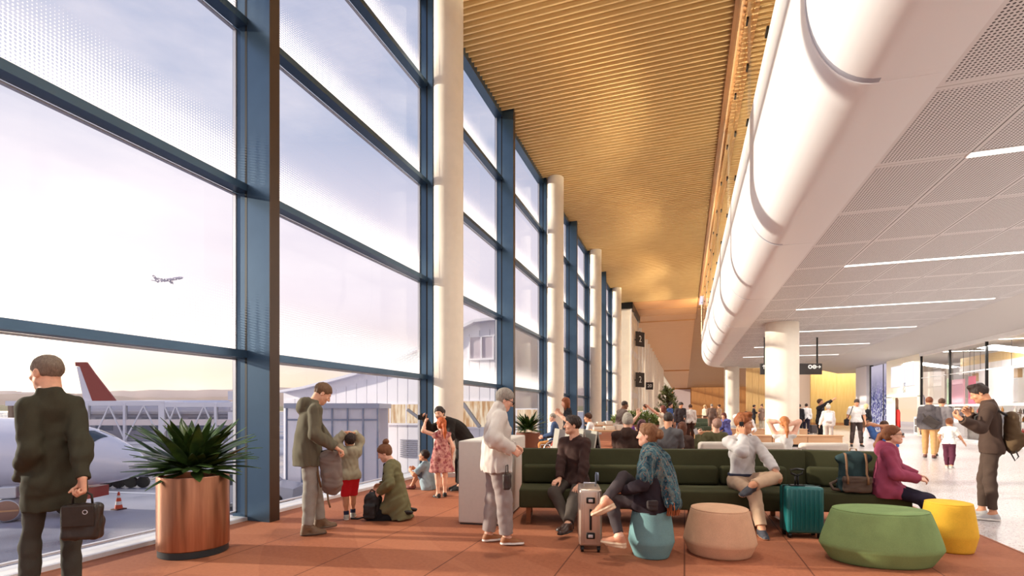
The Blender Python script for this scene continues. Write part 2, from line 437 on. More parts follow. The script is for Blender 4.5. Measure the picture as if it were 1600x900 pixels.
for i, y in enumerate(ups):
    fin = (i % 2 == 0)
    if y > 54:
        m = MB(); m.box(-5.86, -5.42, y - 0.1, y + 0.1, 0, CEIL + 0.2); struct(m, f'trim_{n_trim}', cream_paint); n_trim += 1; continue
    if 44 < y < 54 : continue
    m = MB()
    hw_ = 0.085 if fin else 0.06; m.box(-5.86, -5.64, y - hw_, y + hw_, 0, CEIL + 0.2); m.cur = 1; m.box(-5.642, -5.605, y - hw_ - 0.002, y + hw_ + 0.002, 0, CEIL + 0.2); m.cur = 0
    if fin:
        m.box(-5.61, -5.225, y - 0.085, y + 0.085, 0, CEIL + 0.1); m.cur = 2; m.box(-5.225, -5.215, y - 0.085, y + 0.085, 0, CEIL + 0.1)
    else: m.box(-5.61, -5.48, y - 0.06, y + 0.06, 0, CEIL + 0.1)
    struct(m, f'trim_{n_trim}', [steel, black_gasket, steel_edge]); n_trim += 1

# ---- gate portal block in the glass wall
g = MB(); g.box(-5.9, -4.6, 46.3, 53.5, 0, 10.6)
po = struct(g, 'wall_gate', cream_paint)
q = MB()
for y0 in (46.25, 48.1, 53.4): q.box(-4.62, -4.5, y0, y0 + 0.22, 0, 10.6)
for z in (2.6, 6.6): q.box(-4.62, -4.56, 46.3, 53.5, z, z + 0.5)
q.build('gate_mullion', white_paint, po)
MB().box(-5.95, -4.4, 46.2, 54.2, 10.55, 11.1).build('gate_head', black_metal, po)
# ---- far walls
struct(MB().box(-6, 26, 240, 240.3, 0, CEIL + 0.3), 'wall_end', wall_oak)
d = MB(); d.box(-5.0, 2.4, 239.4, 240.1, 0, 10.6)
struct(d, 'door_1', mat('pale_rose_panel', (206, 186, 182), 0.5))
w = MB()
for k in range(8): w.box(1.1 + 1.15 * k, 2.2 + 1.15 * k, 95, 95.3, 0, 5.4)
struct(w, 'wall_rear', wall_oak)
w = MB()
for k in range(7): w.box(6.3 + 0.62 * k, 6.9 + 0.62 * k, 60.0, 60.2, 0, 8.3)
w.cur = 1
w.box(10.66, 12.3, 58.0, 58.3, 0, 8.3)
w.cur = 2
for k in range(3): w.box(11.6 + 2.2 * k, 13.79 + 2.2 * k, 56.0, 56.2, 0.25, 8.3)
w.box(11.6, 18.2, 56.2, 56.3, 0, 8.3)
w.cur = 3; w.box(11.6, 18.2, 55.85, 56.2, 0, 0.25)
struct(w, 'wall_timber', [wood_mat('light_oak', (214, 176, 118), (228, 194, 138), 2, 0.5), mat('rose_plaster', (214, 198, 190), 0.6), birch, wall_oak])

# glazed screen standing on the upper slab edge
gs_ = MB()
for k in range(9): gs_.box(1.42, 1.48, 1.0 + 6.07 * k, 1.09 + 6.07 * k, 7.93, CEIL)
gs_.cur = 1
for k in range(17):
    for z in (8.3, 9.6, 10.7): gs_.box(1.38, 1.44, 1.0 + 3.035 * k - 0.12, 1.0 + 3.035 * k + 0.12, z - 0.03, z + 0.03)
gw = struct(gs_, 'window_50', [cream_paint, black_metal])
MB().quad((1.4, -4, 7.93), (1.4, 46, 7.93), (1.4, 46, CEIL), (1.4, -4, CEIL)).build('glass_pane', glass('screen_glass', (0.95, 0.95, 0.95, 1), 0.8), gw, fix=False)
# ================================================================== SKY AND LIGHT
wd = bpy.data.worlds.new('sky'); SC.world = wd; wd.use_nodes = True; t_ = wd.node_tree; t_.nodes.clear()
class WN(NT):
    def __init__(s): s.t = t_; s.out = s.n('ShaderNodeOutputWorld')
t = WN(); gen = t.n('ShaderNodeTexCoord').outputs['Generated']; sp = t.n('ShaderNodeSeparateXYZ'); t.l(gen, sp.inputs[0])
z = sp.outputs[2]
cr = t.n('ShaderNodeValToRGB'); t.l(t.n_map(z, -0.1, 0.9), cr.inputs[0]); e = cr.color_ramp.elements
def stop(pos, col):
    x = e.new(pos); x.color = rgb(*col)
e[0].position = 0.0; e[0].color = rgb(226, 206, 186); e[1].position = 1.0; e[1].color = rgb(150, 164, 200)
for zz_, c in ((0.0, (246, 214, 180)), (0.05, (246, 222, 198)), (0.11, (238, 222, 222)), (0.2, (234, 222, 232)), (0.33, (226, 218, 232)), (0.46, (178, 186, 212)), (0.7, (150, 164, 200))): stop((zz_ + 0.1) / 1.0, c)
mp = t.n('ShaderNodeMapping'); mp.inputs['Scale'].default_value = (1.6, 1.6, 5.0); t.l(gen, mp.inputs[0])
cl = t.noise(mp.outputs[0], 1.7, 6.0, 0.55)
c1 = t.mix(t.math('MULTIPLY', t.n_map(cl, 0.42, 0.72), 0.6), cr.outputs[0], rgb(250, 240, 246))
# glow round the sun
SUN_AZ = Vector((-1.257, 0.627, 0.08)).normalized()
vm = t.n('ShaderNodeVectorMath', operation='DOT_PRODUCT'); t.l(gen, vm.inputs[0]); vm.inputs[1].default_value = SUN_AZ
dotv = t.math('MAXIMUM', vm.outputs['Value'], 0.0)
glow = t.math('ADD', t.math('MULTIPLY', t.math('POWER', dotv, 900.0), 6.0), t.math('MULTIPLY', t.math('POWER', dotv, 22.0), 0.4))
bg = t.n('ShaderNodeBackground'); t.l(c1, bg.inputs[0]); bg.inputs[1].default_value = 1.0
bg2 = t.n('ShaderNodeBackground'); bg2.inputs[0].default_value = rgb(255, 236, 200); t.l(glow, bg2.inputs[1])
ad = t.n('ShaderNodeAddShader'); t.l(bg.outputs[0], ad.inputs[0]); t.l(bg2.outputs[0], ad.inputs[1]); t.l(ad.outputs[0], t.out.inputs[0])
SKY = bg
sd = bpy.data.lights.new('sun', 'SUN'); sd.energy = 6.2; sd.angle = math.radians(1.2); sd.color = (1.0, 0.90, 0.74)
so_ = bpy.data.objects.new('sun', sd); COL.objects.link(so_)
SUN_EL = math.radians(15)
sv = Vector((math.cos(SUN_EL), 0.22 * math.cos(SUN_EL), -math.sin(SUN_EL)))
so_.rotation_euler = sv.to_track_quat('-Z', 'Y').to_euler(); so_.location = (-60, 10, 30)
def area(name, loc, to, sx, sy, en, col):
    ld = bpy.data.lights.new(name, 'AREA'); ld.shape = 'RECTANGLE'; ld.size = sx; ld.size_y = sy; ld.energy = en; ld.color = col
    o = bpy.data.objects.new(name, ld); o.location = loc
    o.rotation_euler = (Vector(to) - Vector(loc)).to_track_quat('-Z', 'Y').to_euler(); COL.objects.link(o); return o
def spot(loc, en, col=(1.0, 0.93, 0.82)):
    ld = bpy.data.lights.new('fill_spot', 'SPOT'); ld.energy = en; ld.spot_size = math.radians(95); ld.spot_blend = 1.0; ld.shadow_soft_size = 0.25; ld.color = col
    o = bpy.data.objects.new('fill_spot', ld); o.location = loc; COL.objects.link(o)
# uplights of the upper floor washing the timber ceiling, fill spots for the rear hall
for y in (6, 16, 26, 36, 44):
    area('uplight', (3.0, y, 7.2), (-0.8, y, CEIL), 4.0, 0.5, 800 if y < 30 else 1300, (1.0, 0.84, 0.58))
for y in (66, 84, 104, 130, 160, 195): spot((6, y, 10.9), 3000, (1.0, 0.86, 0.66)); spot((-2, y, 10.9), 2200, (1.0, 0.84, 0.66))
area('wall_wash', (14, 53.5, 6.2), (14, 56, 2), 5, 0.5, 260, (1.0, 0.85, 0.6))  # area light aimed at the birch wall, no fitting modelled
for y in (-2, 6, 14, 23, 33, 42): spot((-2.3, y, 10.9), 1300)  # added fill spots under the slats, no fittings there
for y in (20, 28, 36): area('shop_lamp', (13.4, y, 4.45), (14.2, y, 0), 1.4, 6, 480, (1.0, 0.96, 0.92))
vs = SC.view_settings; vs.view_transform = 'Standard'; vs.look = 'None'; vs.exposure = 0.2; vs.gamma = 1.0; vs.use_curve_mapping = False
SC.cycles.max_bounces = 8; SC.cycles.diffuse_bounces = 4; SC.cycles.transparent_max_bounces = 12; SC.cycles.glossy_bounces = 3
SC.cycles.caustics_reflective = False; SC.cycles.caustics_refractive = False; SC.cycles.sample_clamp_indirect = 4.0
# ================================================================== OUTSIDE: apron, aircraft, walkway, pier, hills
GZ = -2.6
t = NT('wet_apron'); co = t.coord(); f = t.noise(co, 0.12, 4.0); g = t.noise(co, 30.0, 3.0)
c1 = t.mix(t.n_map(f, 0.4, 0.62), rgb(84, 88, 104), rgb(154, 156, 172)); c2 = t.mix(t.math('MULTIPLY', t.n_map(g, 0.35, 0.7), 0.3), c1, rgb(190, 190, 200))
p = t.bsdf(c2, 0.5, 0, 0.5); t.l(t.n_map(f, 0.3, 0.75), p.inputs['Roughness']); t.bump(p, g, 0.08, 0.02)
ap = MB().quad((-900, -400, GZ), (-5.9, -400, GZ), (-5.9, 900, GZ), (-900, 900, GZ)); struct(ap, 'ground', t.m, fix=False)
struct(MB().box(-6.3, -5.6, -8, 120, GZ - 0.2, -0.29), 'wall_plinth', mat('plinth_grey', (150, 150, 158), 0.7))
mk = MB(); a, b = GD(-60, 27, GZ + 0.01), GD(260, 24.5, GZ + 0.01); d_ = (b - a).normalized(); n_ = Vector((-d_.y, d_.x, 0)) * 0.12
mk.quad(a - n_, b - n_, b + n_, a + n_); tag(mk.build('apron_line', mat('line_paint', (206, 208, 218), 0.6), fix=False), 'pale painted line across the wet apron behind the traffic cone', 'road marking')
# ---- hills
hm = [mat('hill_near', (136, 126, 92), 0.9), mat('hill_mid', (168, 146, 132), 0.95), mat('hill_far', (192, 172, 162), 0.95)]  # distance haze is put into these colours, paler for farther ranges
def ridge(name, d, base, amp, seed, m, depth, label):
    rings = []
    for i in range(160):
        px = -900 + i * 14
        hgt = base + amp * (mnoise.noise((i * 0.055, seed, 0)) + 0.5 * mnoise.noise((i * 0.14, seed, 3)) + 0.2 * mnoise.noise((i * 0.45, seed, 5)))
        q = GD(px, d); q2 = GD(px, d + depth * 0.5); q3 = GD(px, d + depth)
        rings.append([(q.x, q.y, GZ), ((q.x + q2.x) / 2, (q.y + q2.y) / 2, hgt * 0.6), (q2.x, q2.y, hgt), (q3.x, q3.y, GZ)])
    m_ = MB(); m_.loft(rings, caps=False, closed=False); tag(m_.build(name, m, smooth=True, fix=False), label, 'hill', kind='structure')
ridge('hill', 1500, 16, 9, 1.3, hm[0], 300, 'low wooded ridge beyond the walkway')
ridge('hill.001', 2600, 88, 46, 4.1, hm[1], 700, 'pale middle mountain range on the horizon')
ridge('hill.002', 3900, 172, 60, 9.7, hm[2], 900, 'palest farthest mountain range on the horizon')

# ---- near airliner, nose to the right
paint = mat('aircraft_paint', (226, 224, 234), 0.22, 0.1, var=0.02, scale=1.0); red = mat('aircraft_red', (150, 44, 34), 0.4)
dark_glass = mat('cockpit_glass', (58, 66, 74), 0.08, 0.2, spec=0.8); rub = mat('rubber', (28, 26, 26), 0.7)
def nose_ring(x, R, zc, zs=1.0, n=40, back=0.0):
    return [(x, R * math.sin(2 * PI * k / n), zc + R * zs * math.cos(2 * PI * k / n)) for k in range(n)]
nose = W(231, 727, 20.0); axis_a = TH
pl = empty('airliner', (nose.x, nose.y, GZ), axis_a, 'white airliner with red belly parked outside, its nose behind the plant', 'aeroplane')
zc = nose.z - GZ
R0 = 1.42
secs = [(0.0, 0.04, 0.0), (-0.12, 0.22, 0.02), (-0.4, 0.44, 0.06), (-0.9, 0.70, 0.14), (-1.5, 0.93, 0.24), (-2.2, 1.12, 0.34), (-3.0, 1.27, 0.40), (-4.0, 1.37, 0.44), (-5.2, R0, 0.46), (-9, R0, 0.46), (-16, R0, 0.46), (-24, R0, 0.5), (-27, 0.9, 0.9), (-29, 0.3, 1.3)]
def fus_r(x, ang, off=0.0):
    for (x0, r0, z0), (x1, r1, z1) in zip(secs[:-1], secs[1:]):
        if x1 <= x <= x0:
            f_ = (x0 - x) / (x0 - x1); r = r0 + (r1 - r0) * f_ + off; zz = z0 + (z1 - z0) * f_
            return (x, -r * math.sin(ang), zc + zz + r * math.cos(ang))
fz = MB(); fz.loft([nose_ring(x, r, zc + z) for x, r, z in secs]); fz.build('fuselage', paint, pl, smooth=True)
for k in range(14):
    x = -5.32 - 0.47 * k; w_ = MB(); rings = []
    for rr in (0.0, 0.75, 1.0):
        rings.append([fus_r(x + 0.125 * rr * math.cos(a), 1.70 + 0.11 * rr * math.sin(a), 0.012 if rr < 0.9 else 0.004) for a in [2 * PI * i / 16 for i in range(16)]])
    w_.loft(rings, caps=False); w_.build('cabin_window', dark_glass, pl, smooth=True)
def patch(pts, off=0.012):
    """pts: corners as (x, angle); subdivided so the pane follows the hull"""
    m_ = MB(); n = 6; rows = []
    (xa, aa), (xb, ab), (xc, ac), (xd, ad) = pts
    for i in range(n + 1):
        u = i / n; row = []
        for j in range(n + 1):
            v = j / n; x = (xa * (1 - u) + xb * u) * (1 - v) + (xd * (1 - u) + xc * u) * v; an = (aa * (1 - u) + ab * u) * (1 - v) + (ad * (1 - u) + ac * u) * v
            row.append(fus_r(x, an, off))
        rows.append(row)
    m_.loft(rows, caps=False, closed=False); return m_
for c in ([(-3.45, 0.98), (-2.85, 1.02), (-2.62, 1.34), (-3.42, 1.34)], [(-2.78, 0.92), (-2.3, 0.72), (-1.72, 1.1), (-2.5, 1.32)], [(-2.3, 0.60), (-2.0, 0.12), (-1.45, 0.16), (-1.64, 0.96)],
          [(-3.45, -0.98), (-2.85, -1.02), (-2.62, -1.34), (-3.42, -1.34)], [(-2.78, -0.92), (-2.3, -0.72), (-1.72, -1.1), (-2.5, -1.32)], [(-2.3, -0.60), (-2.0, -0.12), (-1.45, -0.16), (-1.64, -0.96)]):
    patch(c).build('cockpit_window', dark_glass, pl, smooth=True, fix=False)
be = MB(); be.loft([[fus_r(x, a, 0.02) for a in [PI * (0.82 + 0.36 * i / 10) for i in range(11)]] for x in (-3.2, -5, -8, -14, -22)], caps=False, closed=False); be.build('belly_stripe', red, pl, fix=False)
MB().box(-3.9, -2.1, -1.0, 0.7, zc - 1.28, zc - 0.86).build('wheel_bay_door', red, pl)
gm = MB(); gm.tube([(-3.2, 0, zc - 0.9), (-3.1, 0, 0.38)], 0.09, 10); gm.tube([(-3.0, 0, 0.9), (-2.2, 0, zc - 0.9)], 0.05, 8); gear = gm.build('nose_gear', alu_frame, pl)
for yy_ in (-0.2, 0.2): m_ = MB(); m_.M = Matrix.Translation((-3.1, yy_, 0.36)) @ Matrix.Rotation(PI / 2, 4, 'X'); m_.lathe([(0.12, -0.09), (0.3, -0.1), (0.36, -0.06), (0.36, 0.06), (0.3, 0.1), (0.12, 0.09)], 24); m_.build('wheel', rub, gear, angle=40)
# engine pod slung low at the left edge
en = W(14, 785, 18.5); m_ = MB(); m_.M = Matrix.Translation((0, 0, 0)) @ Matrix.Rotation(PI / 2 - 0.35, 4, 'X') @ Matrix.Rotation(0.0, 4, 'Z')
wh = empty('cowled_wheel', (en.x, en.y, GZ), TH + 0.5, 'round brown-faced cowled wheel with a pale rim at the lower left edge', 'wheel')
m_ = MB(); m_.M = Matrix.Translation((0, 0, 0.44)) @ Matrix.Rotation(PI / 2, 4, 'X')
m_.lathe([(0.30, 0.30), (0.38, 0.26), (0.44, 0.1), (0.45, -0.3), (0.40, -0.34)], 36); m_.build('rim', alu_frame, wh, angle=40)
m_ = MB(); m_.M = Matrix.Translation((0, 0, 0.44)) @ Matrix.Rotation(PI / 2, 4, 'X'); m_.lathe([(0.02, 0.33), (0.2, 0.325), (0.36, 0.29), (0.37, 0.2)], 36); m_.build('face_plate', mat('cowl_brown', (150, 116, 100), 0.4, 0.4), wh, angle=40)
MB().box(-0.36, 0.36, -0.345, -0.32, 0.41, 0.47).build('cross_bar', mat('cowl_tan', (196, 150, 108), 0.5), wh)
MB().rbox(-0.25, 0.25, -0.2, 0.25, 0.86, 1.3, 0.05).build('strut', alu_frame, wh)

# ---- second airliner far off: only the tall red tail shows over the walkway
dT = 92.0
def tp(px, py): v = W(px, py, dT); return (v - tb).dot(RX), v.z
tb = GD(150, dT); tl_ = empty('tail_airliner', (tb.x, tb.y, 0), TH, 'distant airliner of which the swept red and white tail fin rises above the walkway', 'aeroplane')
def fin(name, pts, y0, y1, m):
    q = MB(); q.prism([tp(*a) for a in pts], 'y', y0, y1); q.build(name, m, tl_)
fin('tail_fin', [(118.5, 566), (136, 566), (148, 583), (183, 628), (146, 628), (126, 573), (119, 572)], -0.18, 0.18, mat('tail_red', (150, 62, 52), 0.45))
fin('rudder', [(120.5, 573), (125.5, 573), (145.5, 628), (146, 640), (134, 640), (132, 628)], -0.14, 0.14, paint)
q = MB(); ys_ = [(-20, 2.0), (-12, 2.0), (0, 1.9), (5, 1.3), (9, 0.5)]
q.loft([[(x * -1.0, r * math.sin(2 * PI * k / 24), 1.2 + 0.15 * (2 - r) + r * math.cos(2 * PI * k / 24)) for k in range(24)] for x, r in [(9, 0.4), (6, 1.3), (1, 1.9), (-10, 2.0), (-24, 2.0)]]); q.build('fuselage', paint, tl_, smooth=True)
for x in (12, 0): MB().lathe([(0.35, GZ), (0.35, -0.6)], 12, c=(x, 0, 0)).build('landing_gear', rub, tl_)

# ---- climbing aeroplane in the sky
fp = W(264, 437, 700.0); fl = empty('climbing_aeroplane', tuple(fp), TH, 'small aeroplane climbing in the sky, seen through the big left pane', 'aeroplane'); fl.rotation_euler = (0, -math.radians(9), TH)
gp = mat('far_plane_grey', (214, 208, 220), 0.5)
m_ = MB(); m_.loft([[(x, r * math.sin(2 * PI * k / 16), z + r * math.cos(2 * PI * k / 16)) for k in range(16)] for x, r, z in ((-20, 0.3, 1.0), (-15, 1.2, 0.5), (-8, 2.0, 0), (14, 2.0, 0), (18, 1.5, -0.2), (20.5, 0.3, -0.5))]); m_.build('fuselage', gp, fl, smooth=True)
m_ = MB(); m_.prism([(-18, 0.6), (-13.5, 1.6), (-19.5, 9.5), (-22, 9.5)], 'y', -0.2, 0.2); m_.build('tail_fin', mat('far_plane_dark', (188, 180, 190), 0.5), fl)
for sd in (-1, 1):
    m_ = MB(); m_.prism([(4, sd * 1.5), (-2, sd * 1.5), (-8, sd * 17), (-5.5, sd * 17)], 'z', -1.2, -0.8); m_.build('wing', gp, fl)
    m_ = MB(); m_.prism([(-15, sd * 0.8), (-18.5, sd * 0.8), (-20.5, sd * 6.5), (-18.8, sd * 6.5)], 'z', 0.6, 0.85); m_.build('tailplane', gp, fl)

# ---- glazed truss walkway (passenger bridge)
dB = 46.0; b0 = GD(10, dB); L_ = 362 * dB / F
br = empty('passenger_bridge', (b0.x, b0.y, 0), TH, 'long white truss walkway with glass sides crossing the apron', 'footbridge')
wp = mat('bridge_white', (232, 230, 236), 0.45); bz = lambda py: EYE - (py - HZ) * dB / F
def bx_(px): return (px - 10) * dB / F
MB().box(0, bx_(258), -0.1, 2.6, bz(634), bz(626.5)).box(bx_(252), L_, -0.1, 2.6, bz(636), bz(629)).build('roof_beam', wp, br)
MB().box(bx_(60), L_, -0.1, 2.6, bz(664.5), bz(655.5)).build('floor_beam', mat('bridge_cream', (240, 226, 222), 0.5), br)
MB().box(bx_(100), L_, -0.15, 0.1, bz(694), bz(690)).box(bx_(100), L_, 2.5, 2.7, bz(694), bz(690)).build('bottom_chord', wp, br)
MB().box(bx_(30), L_, 0.05, 0.1, bz(690), bz(634)).build('glass_side', glass('bridge_glass', (0.78, 0.79, 0.82, 1), 0.8), br)
for px in (138, 196, 254, 338):
    wd_ = 4.5 if px == 254 else 1.8; MB().box(bx_(px - wd_), bx_(px + wd_), -0.18, 0.12, bz(695), bz(630)).build('post', wp, br)
for x0, x1 in ((172, 148), (172, 196), (226, 198), (226, 252), (276, 258), (276, 292), (320, 300), (320, 338), (258, 276)):
    MB().bar((bx_(x0), -0.1, bz(634)), (bx_(x1), -0.1, bz(686 if x1 in (148, 196, 198, 252) else 676)), 0.11).build('diagonal', wp, br)
for px in (18, 150, 254, 350):
    MB().lathe([(0.22, GZ), (0.22, bz(690))], 14, c=(bx_(px), 1.2, 0)).build('leg', wp, br)
MB().box(bx_(14), bx_(20), -0.1, 2.4, GZ, bz(634)).build('end_pillar', mat('bridge_brown', (150, 126, 104), 0.6), br)
m_ = MB()
for k in range(5): m_.box(bx_(356) + 0.25 * (k % 2), bx_(364), 0, 1.0, bz(690) + 0.95 * k, bz(690) + 0.95 * k + 0.8)
m_.build('lift_tower', wp, br)
# building behind the walkway
hb = GD(30, 70); hb_o = empty('low_terminal', (hb.x, hb.y, 0), TH, 'low grey building far behind the truss walkway', 'building')
MB().box(0, 30, 0, 8, GZ, 0.9).build('wall', mat('far_building', (178, 172, 176), 0.7), hb_o)
MB().box(-0.3, 30.3, -0.3, 8.3, 0.9, 1.25).build('roof', mat('far_roof', (206, 200, 202), 0.7), hb_o)
for k in range(9): MB().box(1 + 3.2 * k, 3.4 + 3.2 * k, -0.05, 0.1, -1.4, 0.4).build('window', mat('far_window', (120, 124, 134), 0.2), hb_o)
# baggage dolly with wheels behind the nose
for i, (px, lab) in enumerate(((205, 'flat baggage trailer on small wheels just behind the aeroplane nose'), (188, 'second flat baggage trailer, half hidden by the aeroplane nose'))):
    q = GD(px, 27 + 5 * i, GZ); do = empty('baggage_trailer', tuple(q), TH + 0.1, lab, 'trailer', 'baggage trailers')
    MB().rbox(-1.2, 1.2, -0.6, 0.6, 0.55, 0.8, 0.05).build('deck', mat('trailer_grey', (120, 120, 128), 0.5, 0.3), do)
    MB().box(-1.1, 1.1, -0.5, 0.5, 0.8, 1.2).build('load', mat('trailer_load', (190, 186, 190), 0.6), do)
    for a in (-0.9, -0.3, 0.3, 0.9):
        m_ = MB(); m_.M = Matrix.Translation((a, -0.5, 0.3)) @ Matrix.Rotation(PI / 2, 4, 'X'); m_.lathe([(0.1, -0.08), (0.3, -0.08), (0.3, 0.08), (0.1, 0.08)], 18); m_.build('wheel', rub, do)
# traffic cone
q = G(185.5, 796, GZ); cn = empty('traffic_cone', tuple(q), 0, 'small orange and white traffic cone on the wet apron', 'traffic cone')
MB().rbox(-0.2, 0.2, -0.2, 0.2, 0, 0.05, 0.02).build('base', mat('cone_dark', (90, 40, 30), 0.6), cn)
m_ = MB(); m_.mi = []
for z0, z1, c in ((0.05, 0.2, 0), (0.2, 0.34, 1), (0.34, 0.48, 0), (0.48, 0.58, 1), (0.58, 0.72, 0)):
    m_.cur = c; r = lambda z: 0.15 - 0.165 * z; m_.lathe([(r(z0), z0), (r(z1), z1)], 20, cap=(z1 > 0.7))
m_.build('cone_body', [mat('cone_orange', (206, 74, 40), 0.5), mat('cone_white', (236, 230, 228), 0.5)], cn, angle=30)
# silver van seen past the first steel post
q = G(466, 792, GZ) + RX * -1.95; va = empty('silver_van', tuple(q), TH + 0.1, 'silver car with open tailgate parked outside, left of the man with the grey jacket', 'car')
vs_ = mat('car_silver', (196, 200, 208), 0.25, 0.6)
m_ = MB(); m_.prism([(-2.2, 0.35), (1.0, 0.35), (1.9, 0.4), (1.95, 0.85), (1.0, 1.02), (0.4, 1.55), (-1.9, 1.6), (-2.2, 1.0)], 'y', -0.85, 0.85); m_.build('body', vs_, va, angle=30)
m_ = MB(); m_.prism([(-1.8, 1.05), (0.75, 1.05), (0.3, 1.48), (-1.8, 1.5)], 'y', -0.87, 0.87); m_.build('side_window', dark_glass, va)
m_ = MB(); m_.bar((-1.95, 0, 1.6), (-3.0, 0, 1.95), 1.5, 0.06, up=(0, 0, 1)); m_.build('tailgate', vs_, va)
for x in (-1.4, 1.2):
    for y in (-0.8, 0.8):
        m_ = MB(); m_.M = Matrix.Translation((x, y, 0.34)) @ Matrix.Rotation(PI / 2, 4, 'X'); m_.lathe([(0.05, -0.12), (0.22, -0.1), (0.34, -0.1), (0.34, 0.1), (0.22, 0.1), (0.05, 0.12)], 22); wv = m_.build('wheel', rub, va, angle=30)

# ---- white pier building beyond the glass, roof rising towards the terminal
YB = 24.0
pb = empty('pier_building', (-14, YB, GZ), 0, 'white panelled pier building with a rising roof seen through the middle panes', 'building')
pw_ = mat('pier_white', (246, 244, 250), 0.5); pg_ = mat('pier_pale', (232, 230, 240), 0.5)
def lx(px): return atY(px, HZ, YB).x + 14
def lz(px, py): return atY(px, py, YB).z - GZ
m_ = MB(); m_.prism([(lx(443), 0), (lx(800), 0), (lx(800), lz(770, 500)), (lx(745), lz(745, 503)), (lx(655), lz(655, 547)), (lx(560), lz(560, 585)), (lx(480), lz(480, 606)), (lx(443), lz(443, 612))], 'y', 0, 8); m_.build('wall', pw_, pb)
m_ = MB()
for px0, px1 in zip(range(446, 790, 16), range(462, 806, 16)):
    a, b = lx(px0) + 0.02, lx(px1) - 0.02
    top_ = lambda px: lz(px, np.interp(px, [443, 480, 560, 655, 745, 770, 800], [612, 606, 585, 547, 503, 500, 500]) + 14)
    m_.prism([(a, 0.1), (b, 0.1), (b, max(top_(px1), 0.5)), (a, max(top_(px0), 0.5))], 'y', -0.06, 0.0)
m_.build('cladding', pw_, pb)
m_ = MB(); pts = [(443, 612), (480, 606), (560, 585), (655, 547), (745, 503), (770, 500), (800, 500)]
for (a, ya), (b, yb) in zip(pts[:-1], pts[1:]): m_.bar((lx(a), -0.15, lz(a, ya)), (lx(b), -0.15, lz(b, yb)), 0.5, 0.14)
m_.build('roof_edge', pg_, pb)
def wnd(px0, px1, py0, py1, name, m, mull=0):
    m2_ = MB(); x0, x1 = lx(px0), lx(px1); z0, z1 = lz((px0 + px1) / 2, py1), lz((px0 + px1) / 2, py0); m2_.box(x0, x1, -0.09, -0.05, z0, z1)
    w = m2_.build(name, m, pb); fr = MB(); fr.box(x0 - .05, x1 + .05, -0.16, -0.05, z0 - 0.1, z0); fr.box(x0 - .05, x1 + .05, -0.12, -0.05, z1, z1 + 0.06)
    for k in range(mull + 1): xx = x0 + (x1 - x0) * k / max(mull, 1); fr.box(xx - 0.035, xx + 0.035, -0.13, -0.05, z0, z1)
    fr.build('window_frame', pw_, w); return w
t = NT('warm_room'); mp = t.n('ShaderNodeMapping'); mp.inputs['Rotation'].default_value = (0, 0.5, 0); mp.inputs['Scale'].default_value = (3.2, 1, 0.5); t.l(t.coord(), mp.inputs[0]); f = t.noise(mp.outputs[0], 1.6, 3.0)
e_ = t.n('ShaderNodeEmission'); t.l(t.mix(t.n_map(f, 0.4, 0.6), rgb(206, 156, 112), rgb(252, 228, 198)), e_.inputs[0]); e_.inputs[1].default_value = 0.85; t.l(e_.outputs[0], t.out.inputs[0]); warm = t.m; cool = mat('pier_glass', (150, 160, 184), 0.1, 0.1, spec=0.8)
wnd(587, 662, 632, 661, 'lit_window', warm, 3); wnd(724, 776, 627, 667, 'lit_window', warm, 1); wnd(808, 842, 640, 676, 'lit_window', warm, 1)
wnd(735, 772, 527, 560, 'upper_window', mat('rose_glass', (206, 196, 206), 0.15), 2)
m_ = MB()
for k in range(9): m_.box(lx(627), lx(661), -0.12, -0.02, lz(640, 714) + 0.11 * k, lz(640, 714) + 0.11 * k + 0.06)
m_.build('louvre', mat('louvre_grey', (150, 150, 166), 0.5), pb)
m_ = MB(); m_.bar((lx(726), -0.2, lz(726, 630)), (lx(752), -0.2, lz(752, 667)), 0.16); m_.bar((lx(640), -0.2, lz(640, 640)), (lx(660), -0.2, lz(660, 655)), 0.14); m_.build('brace', mat('brace_grey', (140, 140, 150), 0.5), pb)
t = NT('milky_glass'); tr = t.n('ShaderNodeBsdfTransparent'); tr.inputs[0].default_value = (0.95, 0.95, 0.97, 1); df = t.n('ShaderNodeBsdfDiffuse'); df.inputs[0].default_value = rgb(250, 246, 252)
mx = t.n('ShaderNodeMixShader'); mx.inputs[0].default_value = 0.5; t.l(tr.outputs[0], mx.inputs[1]); t.l(df.outputs[0], mx.inputs[2]); t.l(mx.outputs[0], t.out.inputs[0]); milky = t.m
# glazed entrance of the pier
e0 = W(448, HZ, 24.5); ve = empty('glazed_vestibule', (e0.x, e0.y, GZ), math.atan2(0.33, 0.94), 'glass entrance box with dark posts in front of the white pier building', 'vestibule')
zt = EYE - (634 - HZ) * 24.5 / F - GZ; Lv = 4.4
MB().box(-0.1, Lv + 0.1, -0.1, 2.4, zt - 0.12, zt + 0.12).build('roof', mat('vestibule_roof', (176, 180, 198), 0.4), ve)
MB().box(0, Lv, 0.0, 0.03, 0.05, zt).build('glass_wall', milky, ve)
for x in (0.0, 0.74, 1.4, 2.2, 2.95, 3.7, Lv): MB().box(x - 0.035, x + 0.035, -0.05, 0.06, 0, zt).build('post', mat('vestibule_post', (140, 148, 170), 0.4, 0.2), ve)
MB().box(0, Lv, -0.04, 0.05, zt - 0.72, zt - 0.64).build('transom', mat('vestibule_post', (70, 80, 100)), ve)
MB().box(2.0, 2.6, 0.2, 0.3, zt - 0.6, zt - 0.15).box(0.1, Lv, 2.1, 2.2, 0.0, zt).build('inner_wall', mat('vestibule_inner', (240, 232, 238), 0.6), ve)
